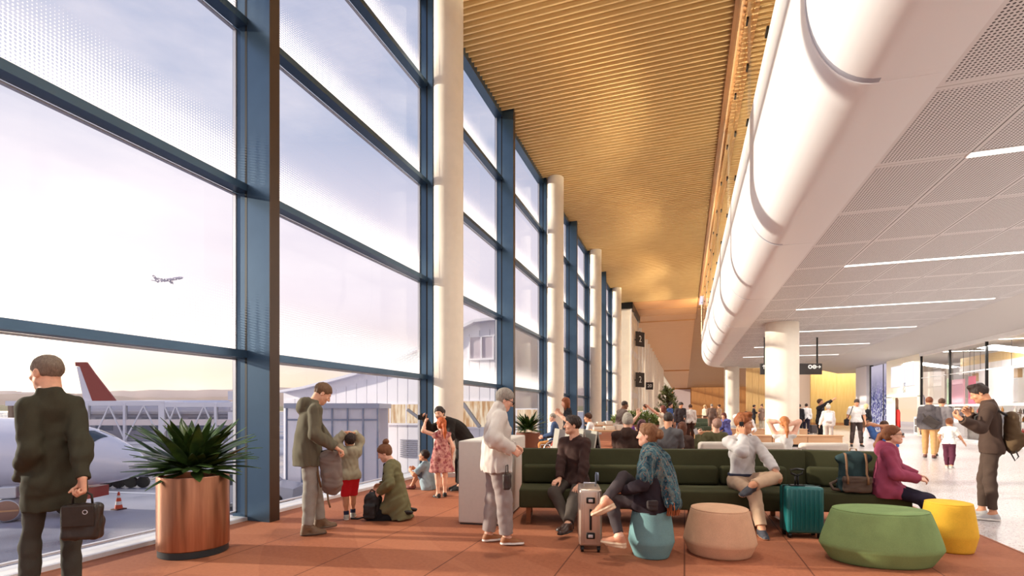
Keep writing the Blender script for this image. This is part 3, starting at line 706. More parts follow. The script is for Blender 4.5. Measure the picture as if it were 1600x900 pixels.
# ================================================================== SHOP FRONT ON THE RIGHT
XS = 12.6
def sy_(px): return XS * (F + (px - 800) * SN / CS) / (px - 1070)
clear_shop = glass('shop_glass', (0.96, 0.96, 0.96, 1), 0.3)
struct(MB().box(17.5, 17.7, 4, 44, 0, 4.65), 'wall_shop', mat('shop_white', (248, 246, 244), 0.6))
struct(MB().box(XS - 0.1, XS + 0.15, 4, 34.4, 4.5, 4.68).box(XS - 0.1, XS + 0.15, 4, 34.4, 0.0, 0.09), 'trim_shop', white_paint)
ys_ = [34.4, 31.15, 27.9, 24.65, 21.4, 18.15]
for i in range(5):
    a, b = ys_[i + 1], ys_[i]
    w = MB(); w.box(XS - 0.05, XS + 0.05, b - 0.06, b, 0, 4.6); w.cur = 1; w.box(XS - 0.06, XS + 0.05, a, b, 1.66, 1.76); w.box(XS - 0.03, XS + 0.04, a, b, 3.25, 3.29)
    o = struct(w, f'window_{40 + i}', [black_metal, white_paint])
    MB().quad((XS, a, 0.05), (XS, b, 0.05), (XS, b, 4.6), (XS, a, 4.6)).build('glass_pane', clear_shop, o, fix=False)
# things in the shop: pieces hung in the window, display shelves, bottles
pk = mat('pink_panel', (240, 176, 196), 0.6); pk2 = mat('hot_pink_panel', (232, 110, 146), 0.6); wp_ = mat('panel_white', (244, 240, 240), 0.6); gr_ = mat('panel_green', (150, 196, 160), 0.6); ob = mat('panel_ochre', (196, 160, 110), 0.6)
for i, (y0, y1, z0, z1, m, lab) in enumerate(((32.4, 33.7, 1.75, 3.1, pk, 'pale pink hanging banner behind the first shop window pane'), (31.6, 32.2, 1.75, 3.2, pk2, 'hot pink narrow hanging banner beside the first window post'),
        (28.3, 31.0, 1.75, 3.4, wp_, 'large blank white hanging banner in the middle shop window'), (25.8, 26.5, 1.75, 3.5, pk, 'tall pale pink hanging banner in the shop window at the right edge'),
        (25.85, 26.45, 2.5, 2.95, pk2, 'small square hot pink panel in the shop window at the right edge'), (33.8, 34.2, 1.75, 3.2, gr_, 'green hanging banner at the left end of the shop window'), (25.0, 25.5, 1.75, 3.9, wp_, 'white louvred hanging banner at the right edge of the shop window'))):
    x = 13.7 - (0.15 if 'small square' in lab else 0) + (0.1 if i == 1 else 0)
    o = MB().box(x, x + 0.05, y0, y1, z0, z1).build('banner', m); tag(o, lab, 'banner', 'panels in the shop window')
    MB().bar((x + 0.02, y0 + 0.1, z1), (x + 0.02, y0 + 0.1, 4.6), 0.015).bar((x + 0.02, y1 - 0.1, z1), (x + 0.02, y1 - 0.1, 4.6), 0.015).build('wire', black_metal, o)
bulk = empty('shop_canopy', (14.6, 30.5, 3.5), 0, 'timber canopy with a white top behind the shop windows', 'canopy')
MB().box(-0.3, 0.3, -3.6, 3.8, -0.1, 0.35).build('fascia', wp_, bulk); MB().box(-0.25, 0.5, -3.6, 3.8, 0.35, 0.8).build('timber_band', birch, bulk)
for k in range(3): MB().box(-0.2, 0.2, -3.2 + 2.5 * k, -2.3 + 2.5 * k, -0.5, -0.1).build('soffit_box', ob, bulk)
bot = [mat('bottle_green', (70, 110, 60), 0.2), mat('bottle_red', (190, 50, 40), 0.25), mat('bottle_amber', (170, 110, 40), 0.2), mat('bottle_dark', (50, 44, 40), 0.2), mat('bottle_pale', (220, 214, 200), 0.3)]
sh_ = mat('shelf_grey', (110, 104, 100), 0.5)
bw = [('green', 'red', 'amber', 'black', 'pale')[k] for k in range(5)]
for si, y0 in enumerate((28.2, 24.9)):
    s_ = empty('display_shelf', (13.4, y0, 0), 0, ['grey display unit with bottles behind the standing man in the brown jacket', 'grey display unit with bottles at the right edge of the shop window'][si], 'shelf', 'display units')
    for z in (0.45, 1.0, 1.35): MB().box(-0.2, 0.25, 0, 2.7, z - 0.03, z).build('shelf_board', sh_, s_)
    for y in (0.0, 2.66): MB().box(-0.2, 0.25, y, y + 0.04, 0, 1.4).build('side_panel', sh_, s_)
    MB().box(-0.15, 0.25, 0.05, 2.65, 0, 0.42).build('plinth', sh_, s_)
    rnd = random.Random(si)
    for r, z in enumerate((0.45, 1.0, 1.35)):
        for k in range(9):
            c = rnd.randrange(5); hgt = 0.2 + 0.1 * rnd.random()
            o = MB().lathe([(0.045, 0), (0.05, 0.02), (0.05, hgt * 0.6), (0.018, hgt * 0.8), (0.018, hgt)], 12).build('bottle', bot[c], None, smooth=True, loc=(13.3 + 0.1 * rnd.random(), y0 + 0.2 + 0.28 * k, z))
            tag(o, f'{bw[c]} bottle on the {("lowest", "middle", "top")[r]} board of the {("middle", "right-hand")[si]} display unit, {ORD[k]} from its near end', 'bottle', 'bottles in the shop window')
# white shop front with entrance, illuminated picture wall, pillar
y0, y1 = 34.4, 39.4
fr = MB(); fr.box(XS - 0.06, XS + 0.1, y0, y1, 2.25, 4.66); fr.box(XS - 0.06, XS + 0.1, y0, y0 + 0.35, 0, 2.3); fr.box(XS - 0.06, XS + 0.1, y1 - 1.0, y1, 0, 2.3)
sf = struct(fr, 'wall_shopfront', mat('shop_cream', (246, 236, 214), 0.5))
for a in (35.1, 37.0): MB().box(XS - 0.1, XS - 0.06, a, a + 1.5, 2.9, 4.2).build('light_panel', emis('light_panel', (250, 246, 252), 0.95), sf)
lm = mat('letter_dark', (50, 44, 46), 0.5)
text_mesh('lettering', 'LFT', 0.3, lm, view_M((XS - 0.12, 36.45, 2.98), (0, -1, 0)), sf); text_mesh('lettering', '151', 0.42, lm, view_M((XS - 0.12, 36.45, 2.66), (0, -1, 0)), sf)
text_mesh('lettering', '.....', 0.3, mat('letter_grey', (170, 160, 150)), view_M((XS - 0.1, 38.0, 2.35), (0, -1, 0)), sf)
# cabinets in the entrance
cb_ = empty('display_cabinet', (13.6, 36.4, 0), 0, 'white display cabinet with dark drawers in the shop entrance', 'cabinet')
MB().box(-0.3, 0.3, -0.9, 0.9, 0.0, 1.05).build('body', wp_, cb_)
for k in range(2):
    for z in (0.12, 0.56): MB().box(-0.33, -0.3, -0.8 + 0.82 * k, -0.05 + 0.82 * k, z, z + 0.4).build('drawer', mat('drawer_dark', (90, 84, 82), 0.5), cb_)
ca = empty('shelf_rack', (15.2, 36.0, 0), 0, 'white rack of small dark goods above the display cabinet', 'shelf')
MB().box(-0.2, 0.25, -0.6, 0.6, 0, 2.15).build('body', wp_, ca)
for k in range(2):
    for z in (1.1, 1.62): MB().box(-0.22, -0.2, -0.5 + 0.52 * k, -0.05 + 0.52 * k, z, z + 0.42).build('goods_panel', mat('goods_dark', (110, 84, 74), 0.6, var=0.5, scale=12), ca)
cols_ = [mat('garment_brown', (130, 96, 76), 0.9), mat('garment_red', (188, 40, 36), 0.9), mat('garment_blue', (110, 116, 150), 0.9), mat('garment_dark', (60, 56, 66), 0.9)]
for i, (y, z0, z1, c, lab) in enumerate(((38.9, 1.2, 2.3, 0, 'brown coat hanging at the shop entrance'), (38.6, 0.35, 1.5, 1, 'red garment hanging low at the shop entrance'), (35.1, 1.55, 2.35, 2, 'blue grey top hanging in the shop doorway'), (35.0, 0.4, 1.5, 3, 'dark trousers hanging in the shop doorway'))):
    g_ = MB(); rings = []
    for zz_, r in ((z0, 0.3), ((z0 + z1) / 2, 0.24), (z1 - 0.2, 0.25), (z1 - 0.05, 0.12), (z1, 0.04)): rings.append([(12.9 + 0.12 * math.cos(a) * (0.6 + r), y + r * math.sin(a) * (1 + 0.08 * math.sin(5 * a)), zz_) for a in [2 * PI * k / 24 for k in range(24)]])
    g_.loft(rings); o = g_.build('hanging_garment', cols_[c], smooth=True); tag(o, lab, 'garment', 'clothes at the shop entrance')
    MB().bar((12.9, y, z1 - 0.02), (12.9, y, z1 + 0.12), 0.02).build('hook', black_metal, o)
t = NT('floral_screen'); co = t.coord(); sp = t.n('ShaderNodeSeparateXYZ'); t.l(co, sp.inputs[0])
f1 = t.noise(co, 5.0, 5.0, 0.7); f2 = t.noise(co, 1.1, 3.0); zf = t.n_map(sp.outputs[2], 0.2, 4.5)
base_ = t.mix(t.n_map(f2, 0.35, 0.65), rgb(70, 74, 120), rgb(130, 122, 176)); base_ = t.mix(t.n_map(sp.outputs[2], 2.4, 4.2), base_, rgb(206, 196, 214))
fl_ = t.math('MULTIPLY', t.math('GREATER_THAN', f1, 0.53), t.n_map(sp.outputs[2], 3.6, 1.2))
c1 = t.mix(fl_, base_, rgb(240, 236, 246)); e_ = t.n('ShaderNodeEmission'); t.l(c1, e_.inputs[0]); e_.inputs[1].default_value = 0.85; t.l(e_.outputs[0], t.out.inputs[0])
sc_ = empty('picture_screen', (XS, 39.5, 0), 0, 'tall lit screen with blue and white blossom pattern beside the shop entrance', 'screen')
MB().box(-0.02, 0.1, 0, 2.9, 0.1, 4.55).build('panel', t.m, sc_); MB().box(-0.05, 0.12, 2.9, 3.15, 0, 4.65).build('frame_post', black_metal, sc_); MB().box(-0.04, 0.12, 0.5, 0.6, 0.1, 4.55).build('frame_post', black_metal, sc_)
struct(MB().box(XS - 0.2, XS + 0.8, 42.8, 45.2, 0, 4.66), 'wall_pier', mat('pier_white_in', (230, 226, 230), 0.5))
# ================================================================== FURNITURE AND LUGGAGE
olive = fabric('olive_upholstery', (62, 62, 40), 300, 0.12, 0.2); bronze_leg = mat('bronze_leg', (128, 84, 56), 0.35, 0.5)
def sofa(name, a, b, label, ncush, legs=3, up=olive, hb=0.94, depth=0.82, group=None, ext=0.0):
    d = Vector((b.x - a.x, b.y - a.y, 0)); L = d.length; o = empty(name, (a.x, a.y, 0), math.atan2(d.y, d.x), label, 'sofa', group)
    MB().rbox(0, L, 0, depth - 0.05, 0.22, 0.47, 0.03, 4).build('seat', up, o, angle=50)
    m = MB(); m.loft([[(x, y, z) for y, z in ((depth - 0.22, 0.24), (depth - 0.19, hb - 0.03), (depth - 0.175, hb), (depth + 0.02, hb), (depth + 0.04, hb - 0.03), (depth - 0.02, 0.24))] for x in (0, 0.015, L + ext - 0.015, L + ext)]); m.build('backrest', up, o, angle=50)
    w = L / ncush
    for k in range(ncush): MB().rbox(w * k + 0.02, w * (k + 1) - 0.02, depth - 0.34, depth - 0.17, 0.475, 0.73, 0.05, 5).build('lumbar_cushion', up, o, angle=60)
    for k in range(legs):
        x = 0.12 + (L - 0.24) * k / (legs - 1); l = MB(); l.box(x - 0.03, x + 0.03, 0.05, depth - 0.05, 0.0, 0.03); l.box(x - 0.03, x + 0.03, 0.06, 0.09, 0.03, 0.225); l.box(x - 0.03, x + 0.03, depth - 0.12, depth - 0.09, 0.03, 0.225); l.build('sled_leg', bronze_leg, o)
    return o
SA, SB = (GD(811, 6.58), GD(1262, 6.3)), (GD(1267, 6.36), GD(1427, 5.95))
sofa('long_sofa', *SA, 'long dark olive sofa with lumbar rolls in the foreground, two men sit on it', 4, 4, ext=0.27)
sofa('short_sofa', *SB, 'short dark olive sofa at the right holding the backpack and the girl in pink', 1, 2)
# white counter block at the sofa end
DK = GD(716, 6.62); dk = empty('counter_block', (DK.x, DK.y, 0), math.radians(7), 'tall off-white counter block at the left end of the long sofa', 'counter')
wl_ = mat('counter_laminate', (214, 206, 196), 0.45, var=0.02)
MB().rbox(0, 0.58, 0, 1.7, 0.02, 1.09, 0.02).build('body', wl_, dk, angle=40); MB().box(0.02, 0.56, 0.02, 1.68, 0.0, 0.025).build('plinth', mat('counter_plinth', (60, 52, 48), 0.6), dk)
# poufs
def pouf(px, d, rx, ry, h, col, label, waist=0.38, top_s=0.80, bot=0.86, rz=0.0):
    m = fabric('pouf_' + label.split()[0], col, 240, 0.14, 0.35); p_ = GD(px, d); o = empty('pouf', tuple(p_), rz, label, 'pouf')
    pr = [(bot * 0.97, 0.004), (bot, 0.02)]; zw = h * waist
    for i in range(1, 9): f_ = i / 8; pr.append((bot + (1 - bot) * (f_ * 0.9 + 0.1 * math.sin(f_ * PI / 2)), 0.02 + (zw - 0.02) * f_))
    for i in range(1, 11): f_ = i / 10; pr.append((1 - (1 - top_s) * f_ ** 1.15, zw + (h - 0.035 - zw) * f_))
    pr += [(top_s - 0.02, h - 0.016), (top_s - 0.06, h - 0.005), (top_s - 0.14, h), (0.02, h + 0.004)]
    MB().lathe(pr, 72, sx=rx, sy=ry).build('upholstery', m, o, smooth=True)
    MB().lathe([(bot - 0.07, 0.0), (bot - 0.07, 0.02)], 48, sx=rx, sy=ry).build('glide', black_metal, o)
    pts = [((top_s - 0.03) * rx * math.cos(a), (top_s - 0.03) * ry * math.sin(a), h - 0.012) for a in [2 * PI * i / 60 for i in range(60)]]
    MB().tube(pts, 0.005, 6, closed=True).build('piping', m, o, smooth=True); return o
pouf(1017.5, 5.2, 0.232, 0.232, 0.475, (112, 148, 150), 'teal tapered round pouf under the woman in the scarf', 0.34, 0.84, 0.78)
pouf(1124, 5.3, 0.362, 0.362, 0.48, (208, 166, 134), 'beige tapered round pouf, empty, in front of the long sofa', 0.28, 0.80, 0.86)
pouf(1375, 5.02, 0.55, 0.38, 0.52, (128, 152, 98), 'green broad oval pouf, the largest one', 0.30, 0.80, 0.84, rz=TH - 0.1)
pouf(1482, 5.42, 0.246, 0.246, 0.515, (230, 180, 60), 'yellow tapered round pouf at the right', 0.34, 0.84, 0.86)

# planters -----------------------------------------------------------
copper = None
t = NT('brushed_copper'); co = t.coord(); mp = t.n('ShaderNodeMapping'); mp.inputs['Scale'].default_value = (9, 9, 0.6); t.l(co, mp.inputs[0]); f = t.noise(mp.outputs[0], 1.5, 4.0)
p = t.bsdf(t.mix(t.n_map(f, 0.3, 0.7), rgb(150, 100, 76), rgb(196, 140, 108)), 0.3, 0.9); copper = t.m
t = NT('dark_leaf'); co = t.coord(); f = t.noise(co, 7.0, 3.0)
p = t.bsdf(t.mix(t.n_map(f, 0.35, 0.65), rgb(34, 58, 30), rgb(78, 104, 48)), 0.35, 0, 0.5); leaf_m = t.m
bronze_pot = mat('terracotta_pot', (128, 82, 62), 0.5)
def leaf(m, base, az, el, L, wd, droop, fold=0.25, n=9):
    d = Vector((math.cos(az) * math.cos(el), math.sin(az) * math.cos(el), math.sin(el))); side = Vector((-math.sin(az), math.cos(az), 0)); p_ = Vector(base); rings = []; e = el
    for i in range(n):
        f_ = i / (n - 1); wv = wd * (math.sin(PI * min(1, 0.12 + 0.88 * f_ ** 0.75)) ** 0.8 if f_ < 1 else 0.0) + 0.002
        upv = side.cross(d); rings.append([tuple(p_ - side * wv - upv * -wv * fold), tuple(p_ - upv * 0.004), tuple(p_ + side * wv - upv * -wv * fold)])
        e -= droop / n; d = Vector((math.cos(az) * math.cos(e), math.sin(az) * math.cos(e), math.sin(e))); p_ = p_ + d * L / (n - 1)
    m.loft(rings, caps=False, closed=False)
def rosette(seed, n, L, wd):
    r = random.Random(seed); m = MB()
    for i in range(n):
        f_ = i / n; el = math.radians(84 - 84 * f_ ** 0.9 + r.uniform(-8, 8)); az = i * 2.399 + r.uniform(-0.3, 0.3); l = L * (0.62 + 0.5 * math.sin(PI * min(1, f_ * 0.9 + 0.12))) * r.uniform(0.85, 1.12)
        rb = 0.04 + 0.1 * f_; b = (rb * math.cos(az) + r.uniform(-.03, .03), rb * math.sin(az) + r.uniform(-.03, .03), r.uniform(0.03, 0.10) + 0.1 * (1 - f_)); leaf(m, b, az, el, l, wd * r.uniform(0.8, 1.15), math.radians(r.uniform(12, 48)))
    return m
PP = GD(303, 5.34); pn_ = empty('plant_pot', tuple(PP), 0, 'large copper cylinder planter with a spiky green plant by the glass wall', 'plant pot')
MB().lathe([(0.322, 0.07), (0.332, 0.08), (0.332, 0.80), (0.328, 0.815), (0.31, 0.815), (0.305, 0.72), (0.02, 0.72)], 72).build('pot', copper, pn_, angle=35)
MB().lathe([(0.312, 0.0), (0.322, 0.005), (0.322, 0.07)], 64).build('pot_base', mat('pot_base_dark', (52, 60, 64), 0.4, 0.3), pn_, angle=35)
MB().lathe([(0.30, 0.0), (0.2, 0.03), (0.02, 0.04)], 24, c=(0, 0, 0.715), cap=False).build('soil', mat('soil', (52, 38, 28), 0.95, bump=0.6), pn_)
o = rosette(5, 120, 0.52, 0.06).build('foliage', leaf_m, pn_, smooth=True, fix=False); o.location = (0, 0, 0.80)
def small_planter(px, d, label, n=70, sc=1.0, seed=1):
    p_ = GD(px, d); e = empty('plant_pot', tuple(p_), 0, label, 'plant pot'); MB().lathe([(0.36, 0), (0.42, 0.7), (0.40, 0.7), (0.38, 0.6), (0.02, 0.6)], 40).build('pot', bronze_pot, e, angle=35)
    o = rosette(seed, n, 0.62 * sc, 0.055).build('foliage', leaf_m, e, smooth=True, fix=False); o.location = (0, 0, 0.72); return e
small_planter(825, 17.6, 'smaller brown pot with a green rosette plant behind the counter block', 80, 1.05, 9)
light_leaf = mat('light_leaf', (124, 144, 78), 0.5, var=0.4, scale=3)
p_ = GD(992, 20.5); hp = empty('planter_box', tuple(p_), TH, 'long terracotta planter box packed with bushy green leaves behind the sitting crowd', 'planter')
MB().rbox(-0.9, 0.95, -0.3, 0.3, 0, 0.9, 0.03).build('box', bronze_pot, hp); m_ = MB(); r_ = random.Random(3)
for i in range(900):
    u_, w_, h2 = r_.uniform(-1, 1), r_.uniform(-1, 1), r_.random(); leaf(m_, (u_ * 0.95, w_ * 0.34, 0.86 + 0.52 * h2 * math.sqrt(max(0.05, 1 - u_ * u_ * 0.8))), r_.uniform(0, 6.28), math.radians(r_.uniform(10, 85)), r_.uniform(0.14, 0.3), 0.03, 0.6, n=4)
m_.build('foliage', light_leaf, hp, smooth=True, fix=False)
p_ = GD(1043, 27); tr_ = empty('potted_tree', tuple(p_), 0, 'small bushy tree in a pot beside the gate sign', 'tree'); MB().lathe([(0.4, 0), (0.45, 0.8), (0.02, 0.75)], 30).build('pot', bronze_pot, tr_, angle=35)
tk = MB(); tk.tube([(0, 0, 0.7), (0.05, 0, 1.4), (-0.05, 0, 2.1), (0, 0, 2.7)], [0.05, 0.045, 0.035, 0.012], 8); r_ = random.Random(8); lf = MB()
for i in range(90):
    az = r_.uniform(0, 6.28); z = r_.uniform(0.95, 2.5); el = math.radians(r_.uniform(15, 60)); L = r_.uniform(0.6, 0.9) * (1.2 - 0.52 * (z - 0.95)); d = Vector((math.cos(az) * math.cos(el), math.sin(az) * math.cos(el), math.sin(el)))
    q = Vector((0, 0, z)); tk.tube([q, q + d * L], [0.014, 0.005], 5)
    for k in range(20):
        leaf(lf, q + d * L * r_.uniform(0.25, 1.0), r_.uniform(0, 6.28), math.radians(r_.uniform(0, 80)), r_.uniform(0.12, 0.24), 0.026, 0.5, n=4)
tk.build('trunk', mat('bark', (96, 74, 54), 0.9), tr_); lf.build('foliage', mat('tree_leaf', (122, 130, 78), 0.5, var=0.4, scale=4), tr_, smooth=True, fix=False)

# aluminium suitcase ---------------------------------------------------
alu = mat('suitcase_alu', (196, 180, 166), 0.32, 0.75, var=0.03, scale=5)
def wheels(e, w, dp, r=0.03):
    for x in (-w, w):
        for y in (-dp, dp):
            m = MB(); m.box(x - 0.018, x + 0.018, y - 0.02, y + 0.02, r, r + 0.045); m.M = Matrix.Translation((x, y, r)) @ Matrix.Rotation(PI / 2, 4, 'Y'); m.lathe([(0.006, -0.014), (r, -0.014), (r, 0.014), (0.006, 0.014)], 18); m.build('caster', black_metal, e, angle=30)
q = GD(921, 5.52); su = empty('metal_suitcase', tuple(q), TH - 0.1, 'silver ribbed metal suitcase standing in front of the seated man in brown', 'suitcase')
b_ = MB(); b_.rbox(-0.118, 0.118, -0.23, 0.23, 0.065, 0.665, 0.03, 4); b_.build('shell', alu, su, angle=40)
m_ = MB()
for x in (-0.095, -0.07, 0.07, 0.095): m_.rbox(x - 0.006, x + 0.006, -0.234, 0.234, 0.1, 0.63, 0.004, 2)
for y in np.linspace(-0.19, 0.19, 9): m_.rbox(-0.122, 0.122, y - 0.008, y + 0.008, 0.1, 0.63, 0.004, 2)
m_.build('ribs', alu, su, angle=40)
for z in (0.18, 0.55):
    MB().rbox(-0.045, 0.045, -0.25, -0.232, z - 0.032, z + 0.032, 0.012).build('latch', black_metal, su, angle=40); MB().rbox(-0.024, 0.024, -0.258, -0.248, z - 0.016, z + 0.016, 0.006).build('latch_plate', alu_frame, su)
MB().rbox(-0.012, 0.012, -0.252, -0.236, 0.24, 0.46, 0.006).build('side_handle', black_metal, su, angle=40)
MB().tube([(-0.06, 0, 0.665), (-0.06, 0, 0.70), (0.06, 0, 0.70), (0.06, 0, 0.665)], 0.009, 8).build('carry_handle', alu_frame, su, smooth=True)
MB().tube([(0.08, 0.18, 0.66), (0.08, 0.18, 0.76), (0.085, 0.18, 0.79), (0.10, 0.17, 0.79), (0.105, 0.17, 0.76), (0.105, 0.17, 0.70)], 0.011, 8).build('grip', mat('grip_blue', (150, 164, 186), 0.3, 0.5), su, smooth=True); wheels(su, 0.085, 0.19)
# teal suitcase
teal = mat('teal_shell', (12, 92, 92), 0.38, spec=0.5)
q = GD(1252, 5.98); st = empty('teal_suitcase', tuple(q), TH - 0.12, 'teal hard-shell suitcase with raised black handle beside the man on the phone', 'suitcase')
MB().rbox(-0.205, 0.205, -0.125, 0.125, 0.06, 0.60, 0.035, 5).build('shell', teal, st, angle=50); m_ = MB()
for x in np.linspace(-0.15, 0.15, 7): m_.rbox(x - 0.011, x + 0.011, -0.131, 0.131, 0.1, 0.57, 0.005, 2)
m_.build('ribs', teal, st, angle=50); MB().rbox(-0.209, 0.209, -0.008, 0.008, 0.056, 0.606, 0.004).build('zip_seam', black_metal, st)
MB().rbox(-0.14, 0.02, -0.06, 0.02, 0.6, 0.615, 0.004).build('handle_base', black_metal, st)
m_ = MB(); m_.tube([(-0.075, -0.02, 0.6), (-0.075, -0.02, 0.74)], 0.012, 8); m_.tube([(-0.045, -0.02, 0.6), (-0.045, -0.02, 0.74)], 0.012, 8); m_.tube([(-0.06, -0.02, 0.72), (-0.12, -0.02, 0.745), (-0.13, -0.02, 0.79), (-0.06, -0.02, 0.80), (0.012, -0.02, 0.79), (0.0, -0.02, 0.745)], 0.014, 8, closed=True); m_.build('pull_handle', black_metal, st, smooth=True); wheels(st, 0.165, 0.08)

# wooden benches and pale sofas behind ----------------------------------
def bench(px0, px1, d, label, h=0.46, dp=0.6):
    a, b = GD(px0, d), GD(px1, d); v = b - a; L = v.length; e = empty('wooden_bench', (a.x, a.y, 0), math.atan2(v.y, v.x), label, 'bench', 'timber benches')
    n = max(2, round(L / 1.6)); 
    for k in range(n): MB().rbox(L * k / n + 0.01, L * (k + 1) / n - 0.01, 0, dp, 0.1, h - 0.03, 0.01, 2).build('box_front', bench_wood, e)
    MB().rbox(-0.02, L + 0.02, -0.03, dp + 0.03, h - 0.035, h, 0.01, 2).build('seat_board', bench_wood, e); MB().box(0.06, L - 0.06, 0.06, dp - 0.06, 0, 0.1).build('plinth', black_metal, e); return e
bench(1152, 1317, 20.3, 'long timber box bench behind the pale sofas, nearest one'); bench(1128, 1262, 27.2, 'long timber box bench passing behind the thick white column')
bench(1015, 1050, 15, 'short timber bench behind the waving girl'); bench(1088, 1122, 24, 'small timber bench in front of the green sofas')
pale = fabric('pale_upholstery', (206, 196, 184), 240, 0.08, 0.15)
for i, (p0, p1, d, lab) in enumerate(((1092, 1156, 9.2, 'pale grey low sofa behind the olive sofa, under the lounging man'), (1172, 1222, 9.0, 'pale grey low sofa behind the man on the phone'), (1250, 1322, 8.9, 'pale grey low sofa behind the short olive sofa'))):
    a, b = GD(p0, d - 0.0), GD(p1, d - 0.0); v = (b - a); L = v.length; e = empty('pale_sofa', (b.x, b.y, 0), math.atan2(-v.y, -v.x), lab, 'sofa', 'pale low sofas')
    MB().rbox(0, L, -0.1, 0.12, 0.1, 0.915, 0.06, 5).build('backrest', pale, e, angle=60); MB().rbox(0, L, -0.85, -0.06, 0.12, 0.44, 0.05, 4).build('seat', pale, e, angle=60)
    for x in (0.1, L - 0.1): MB().box(x - 0.03, x + 0.03, -0.7, 0.0, 0, 0.13).build('leg', black_metal, e)
green2 = fabric('sage_upholstery', (92, 104, 84), 240, 0.1, 0.2)
for i, (p0, p1, d, lab) in enumerate(((1056, 1100, 29.5, 'sage green sofa far behind the man in the grey shirt'), (1018, 1046, 23, 'sage green sofa behind the planter box'), (1086, 1112, 31, 'sage green sofa in front of the bar table'))): sofa('sage_sofa', GD(p0, d), GD(p1, d), lab, 1, 2, green2, group='sage green sofas')
# bar table of the rear hall
a, b = GD(1072, 33.6), GD(1104, 33.6); v = b - a; e = empty('bar_table', (a.x, a.y, 0), math.atan2(v.y, v.x), 'black-topped bar table in the rear hall', 'table')
MB().box(0, v.length, -0.35, 0.35, 1.06, 1.1).build('table_top', black_metal, e)
for x in (0.08, v.length - 0.08): MB().box(x - 0.04, x + 0.04, -0.3, 0.3, 0, 1.06).build('leg', bench_wood, e)
# magazine racks: tilted grey panels with magazines between
mags = [mat('magazine_red', (176, 60, 60), 0.5), mat('magazine_grey', (120, 118, 126), 0.5), mat('magazine_cream', (226, 216, 200), 0.5), mat('magazine_dark', (60, 52, 56), 0.5)]
pg = mat('rack_grey', (158, 154, 142), 0.5)
for i, (px, d, lab) in enumerate(((890, 10.6, 'grey tented magazine rack nearest the smiling man'), (911, 10.55, 'grey tented magazine rack in the middle of the row'), (932, 10.5, 'grey tented magazine rack nearest the man in the beanie'))):
    q = GD(px, d); e = empty('magazine_rack', (q.x, q.y, 0), TH + 0.1, lab, 'magazine rack', 'magazine racks')
    m_ = MB(); m_.prism([(-0.115, 0.4), (-0.1, 0.4), (0.0, 1.0), (0.1, 0.4), (0.115, 0.4), (0.015, 1.05), (-0.015, 1.05)], 'y', -0.1, 1.6); m_.build('tent_panel', pg, e)
    MB().box(-0.115, 0.115, -0.12, 1.55, 0.0, 0.4).build('base', bench_wood, e)
    for k in range(3):
        x = -0.04 + 0.04 * k; o = MB().box(-0.014, 0.014, -0.1, 0.12, 0.0, 0.24 if k != 1 else 0.36).build('magazine', mags[(k + i) % 4]); o.location = q + RX * x + FW * -0.0 + Vector((0, 0, 0.402)); o.rotation_euler = (0, 0, TH + 0.1)
        tag(o, f'{("red", "grey", "cream", "dark")[(k + i) % 4]} magazine {("on the left", "in the middle", "on the right")[k]} of the {("left", "middle", "right")[i]} grey rack', 'magazine', 'magazines in the grey racks')
for i, (px, d, lab) in enumerate(((960, 12.0, 'low wooden table with paper stacks left of the man in the beanie'), (944, 16.0, 'wooden table with paper stacks behind the magazine racks'))):
    q = GD(px, d); e = empty('reading_table', (q.x, q.y, 0), TH, lab, 'table', 'reading tables'); MB().box(-0.55, 0.55, -0.4, 0.4, 0.98, 1.02).build('table_top', bench_wood, e)
    for sx_ in (-0.48, 0.48):
        for sy2 in (-0.33, 0.33): MB().box(sx_ - 0.025, sx_ + 0.025, sy2 - 0.025, sy2 + 0.025, 0, 0.98).build('leg', bench_wood, e)
    for k in range(4):
        o = MB().rbox(-0.12, 0.12, -0.09, 0.09, 0, 0.06 + 0.03 * (k % 3), 0.004, 1).build('paper_stack', mags[2] if k % 2 else wl_); o.location = q + RX * (-0.38 + 0.25 * k) + Vector((0, 0, 1.02)); o.rotation_euler = (0, 0, TH + 0.2 * k)
        tag(o, f'{("low", "medium", "tall", "low")[k]} {("white", "cream")[k % 2]} paper stack, {ORD[k]} from the left on the {("nearer", "farther")[i]} reading table', 'paper stack', 'paper stacks on the tables')
# hanging signs ------------------------------------------------------------
sign_brown = mat('sign_black', (38, 30, 26), 0.5)
a, b = GD(1189, 26.2), GD(1284.5, 26.2); v = b - a; Ls = v.length; zz0, zz1 = EYE - (585 - HZ) * 26.2 / F, EYE - (568 - HZ) * 26.2 / F
e = empty('direction_sign', (a.x, a.y, 0), math.atan2(v.y, v.x), 'black hanging direction sign with white arrows, half behind the thick column', 'sign')
MB().box(0, Ls, 0, 0.12, zz0, zz1).build('panel', sign_brown, e)
for x in (0.22, Ls - 0.22): MB().box(x - 0.03, x + 0.03, 0.03, 0.09, zz1, 5.25).build('hanger', black_metal, e)
sc_px = 26.2 / F
def ring_(m, x, z, r, w_=0.045): 
    n = 24; m.loft([[(x + rr * math.cos(t_), yv, z + rr * math.sin(t_)) for rr, yv in ((r, 0), (r, -0.012), (r - w_, -0.012), (r - w_, 0))] for t_ in [2 * PI * k / n for k in range(n + 1)]], caps=False)
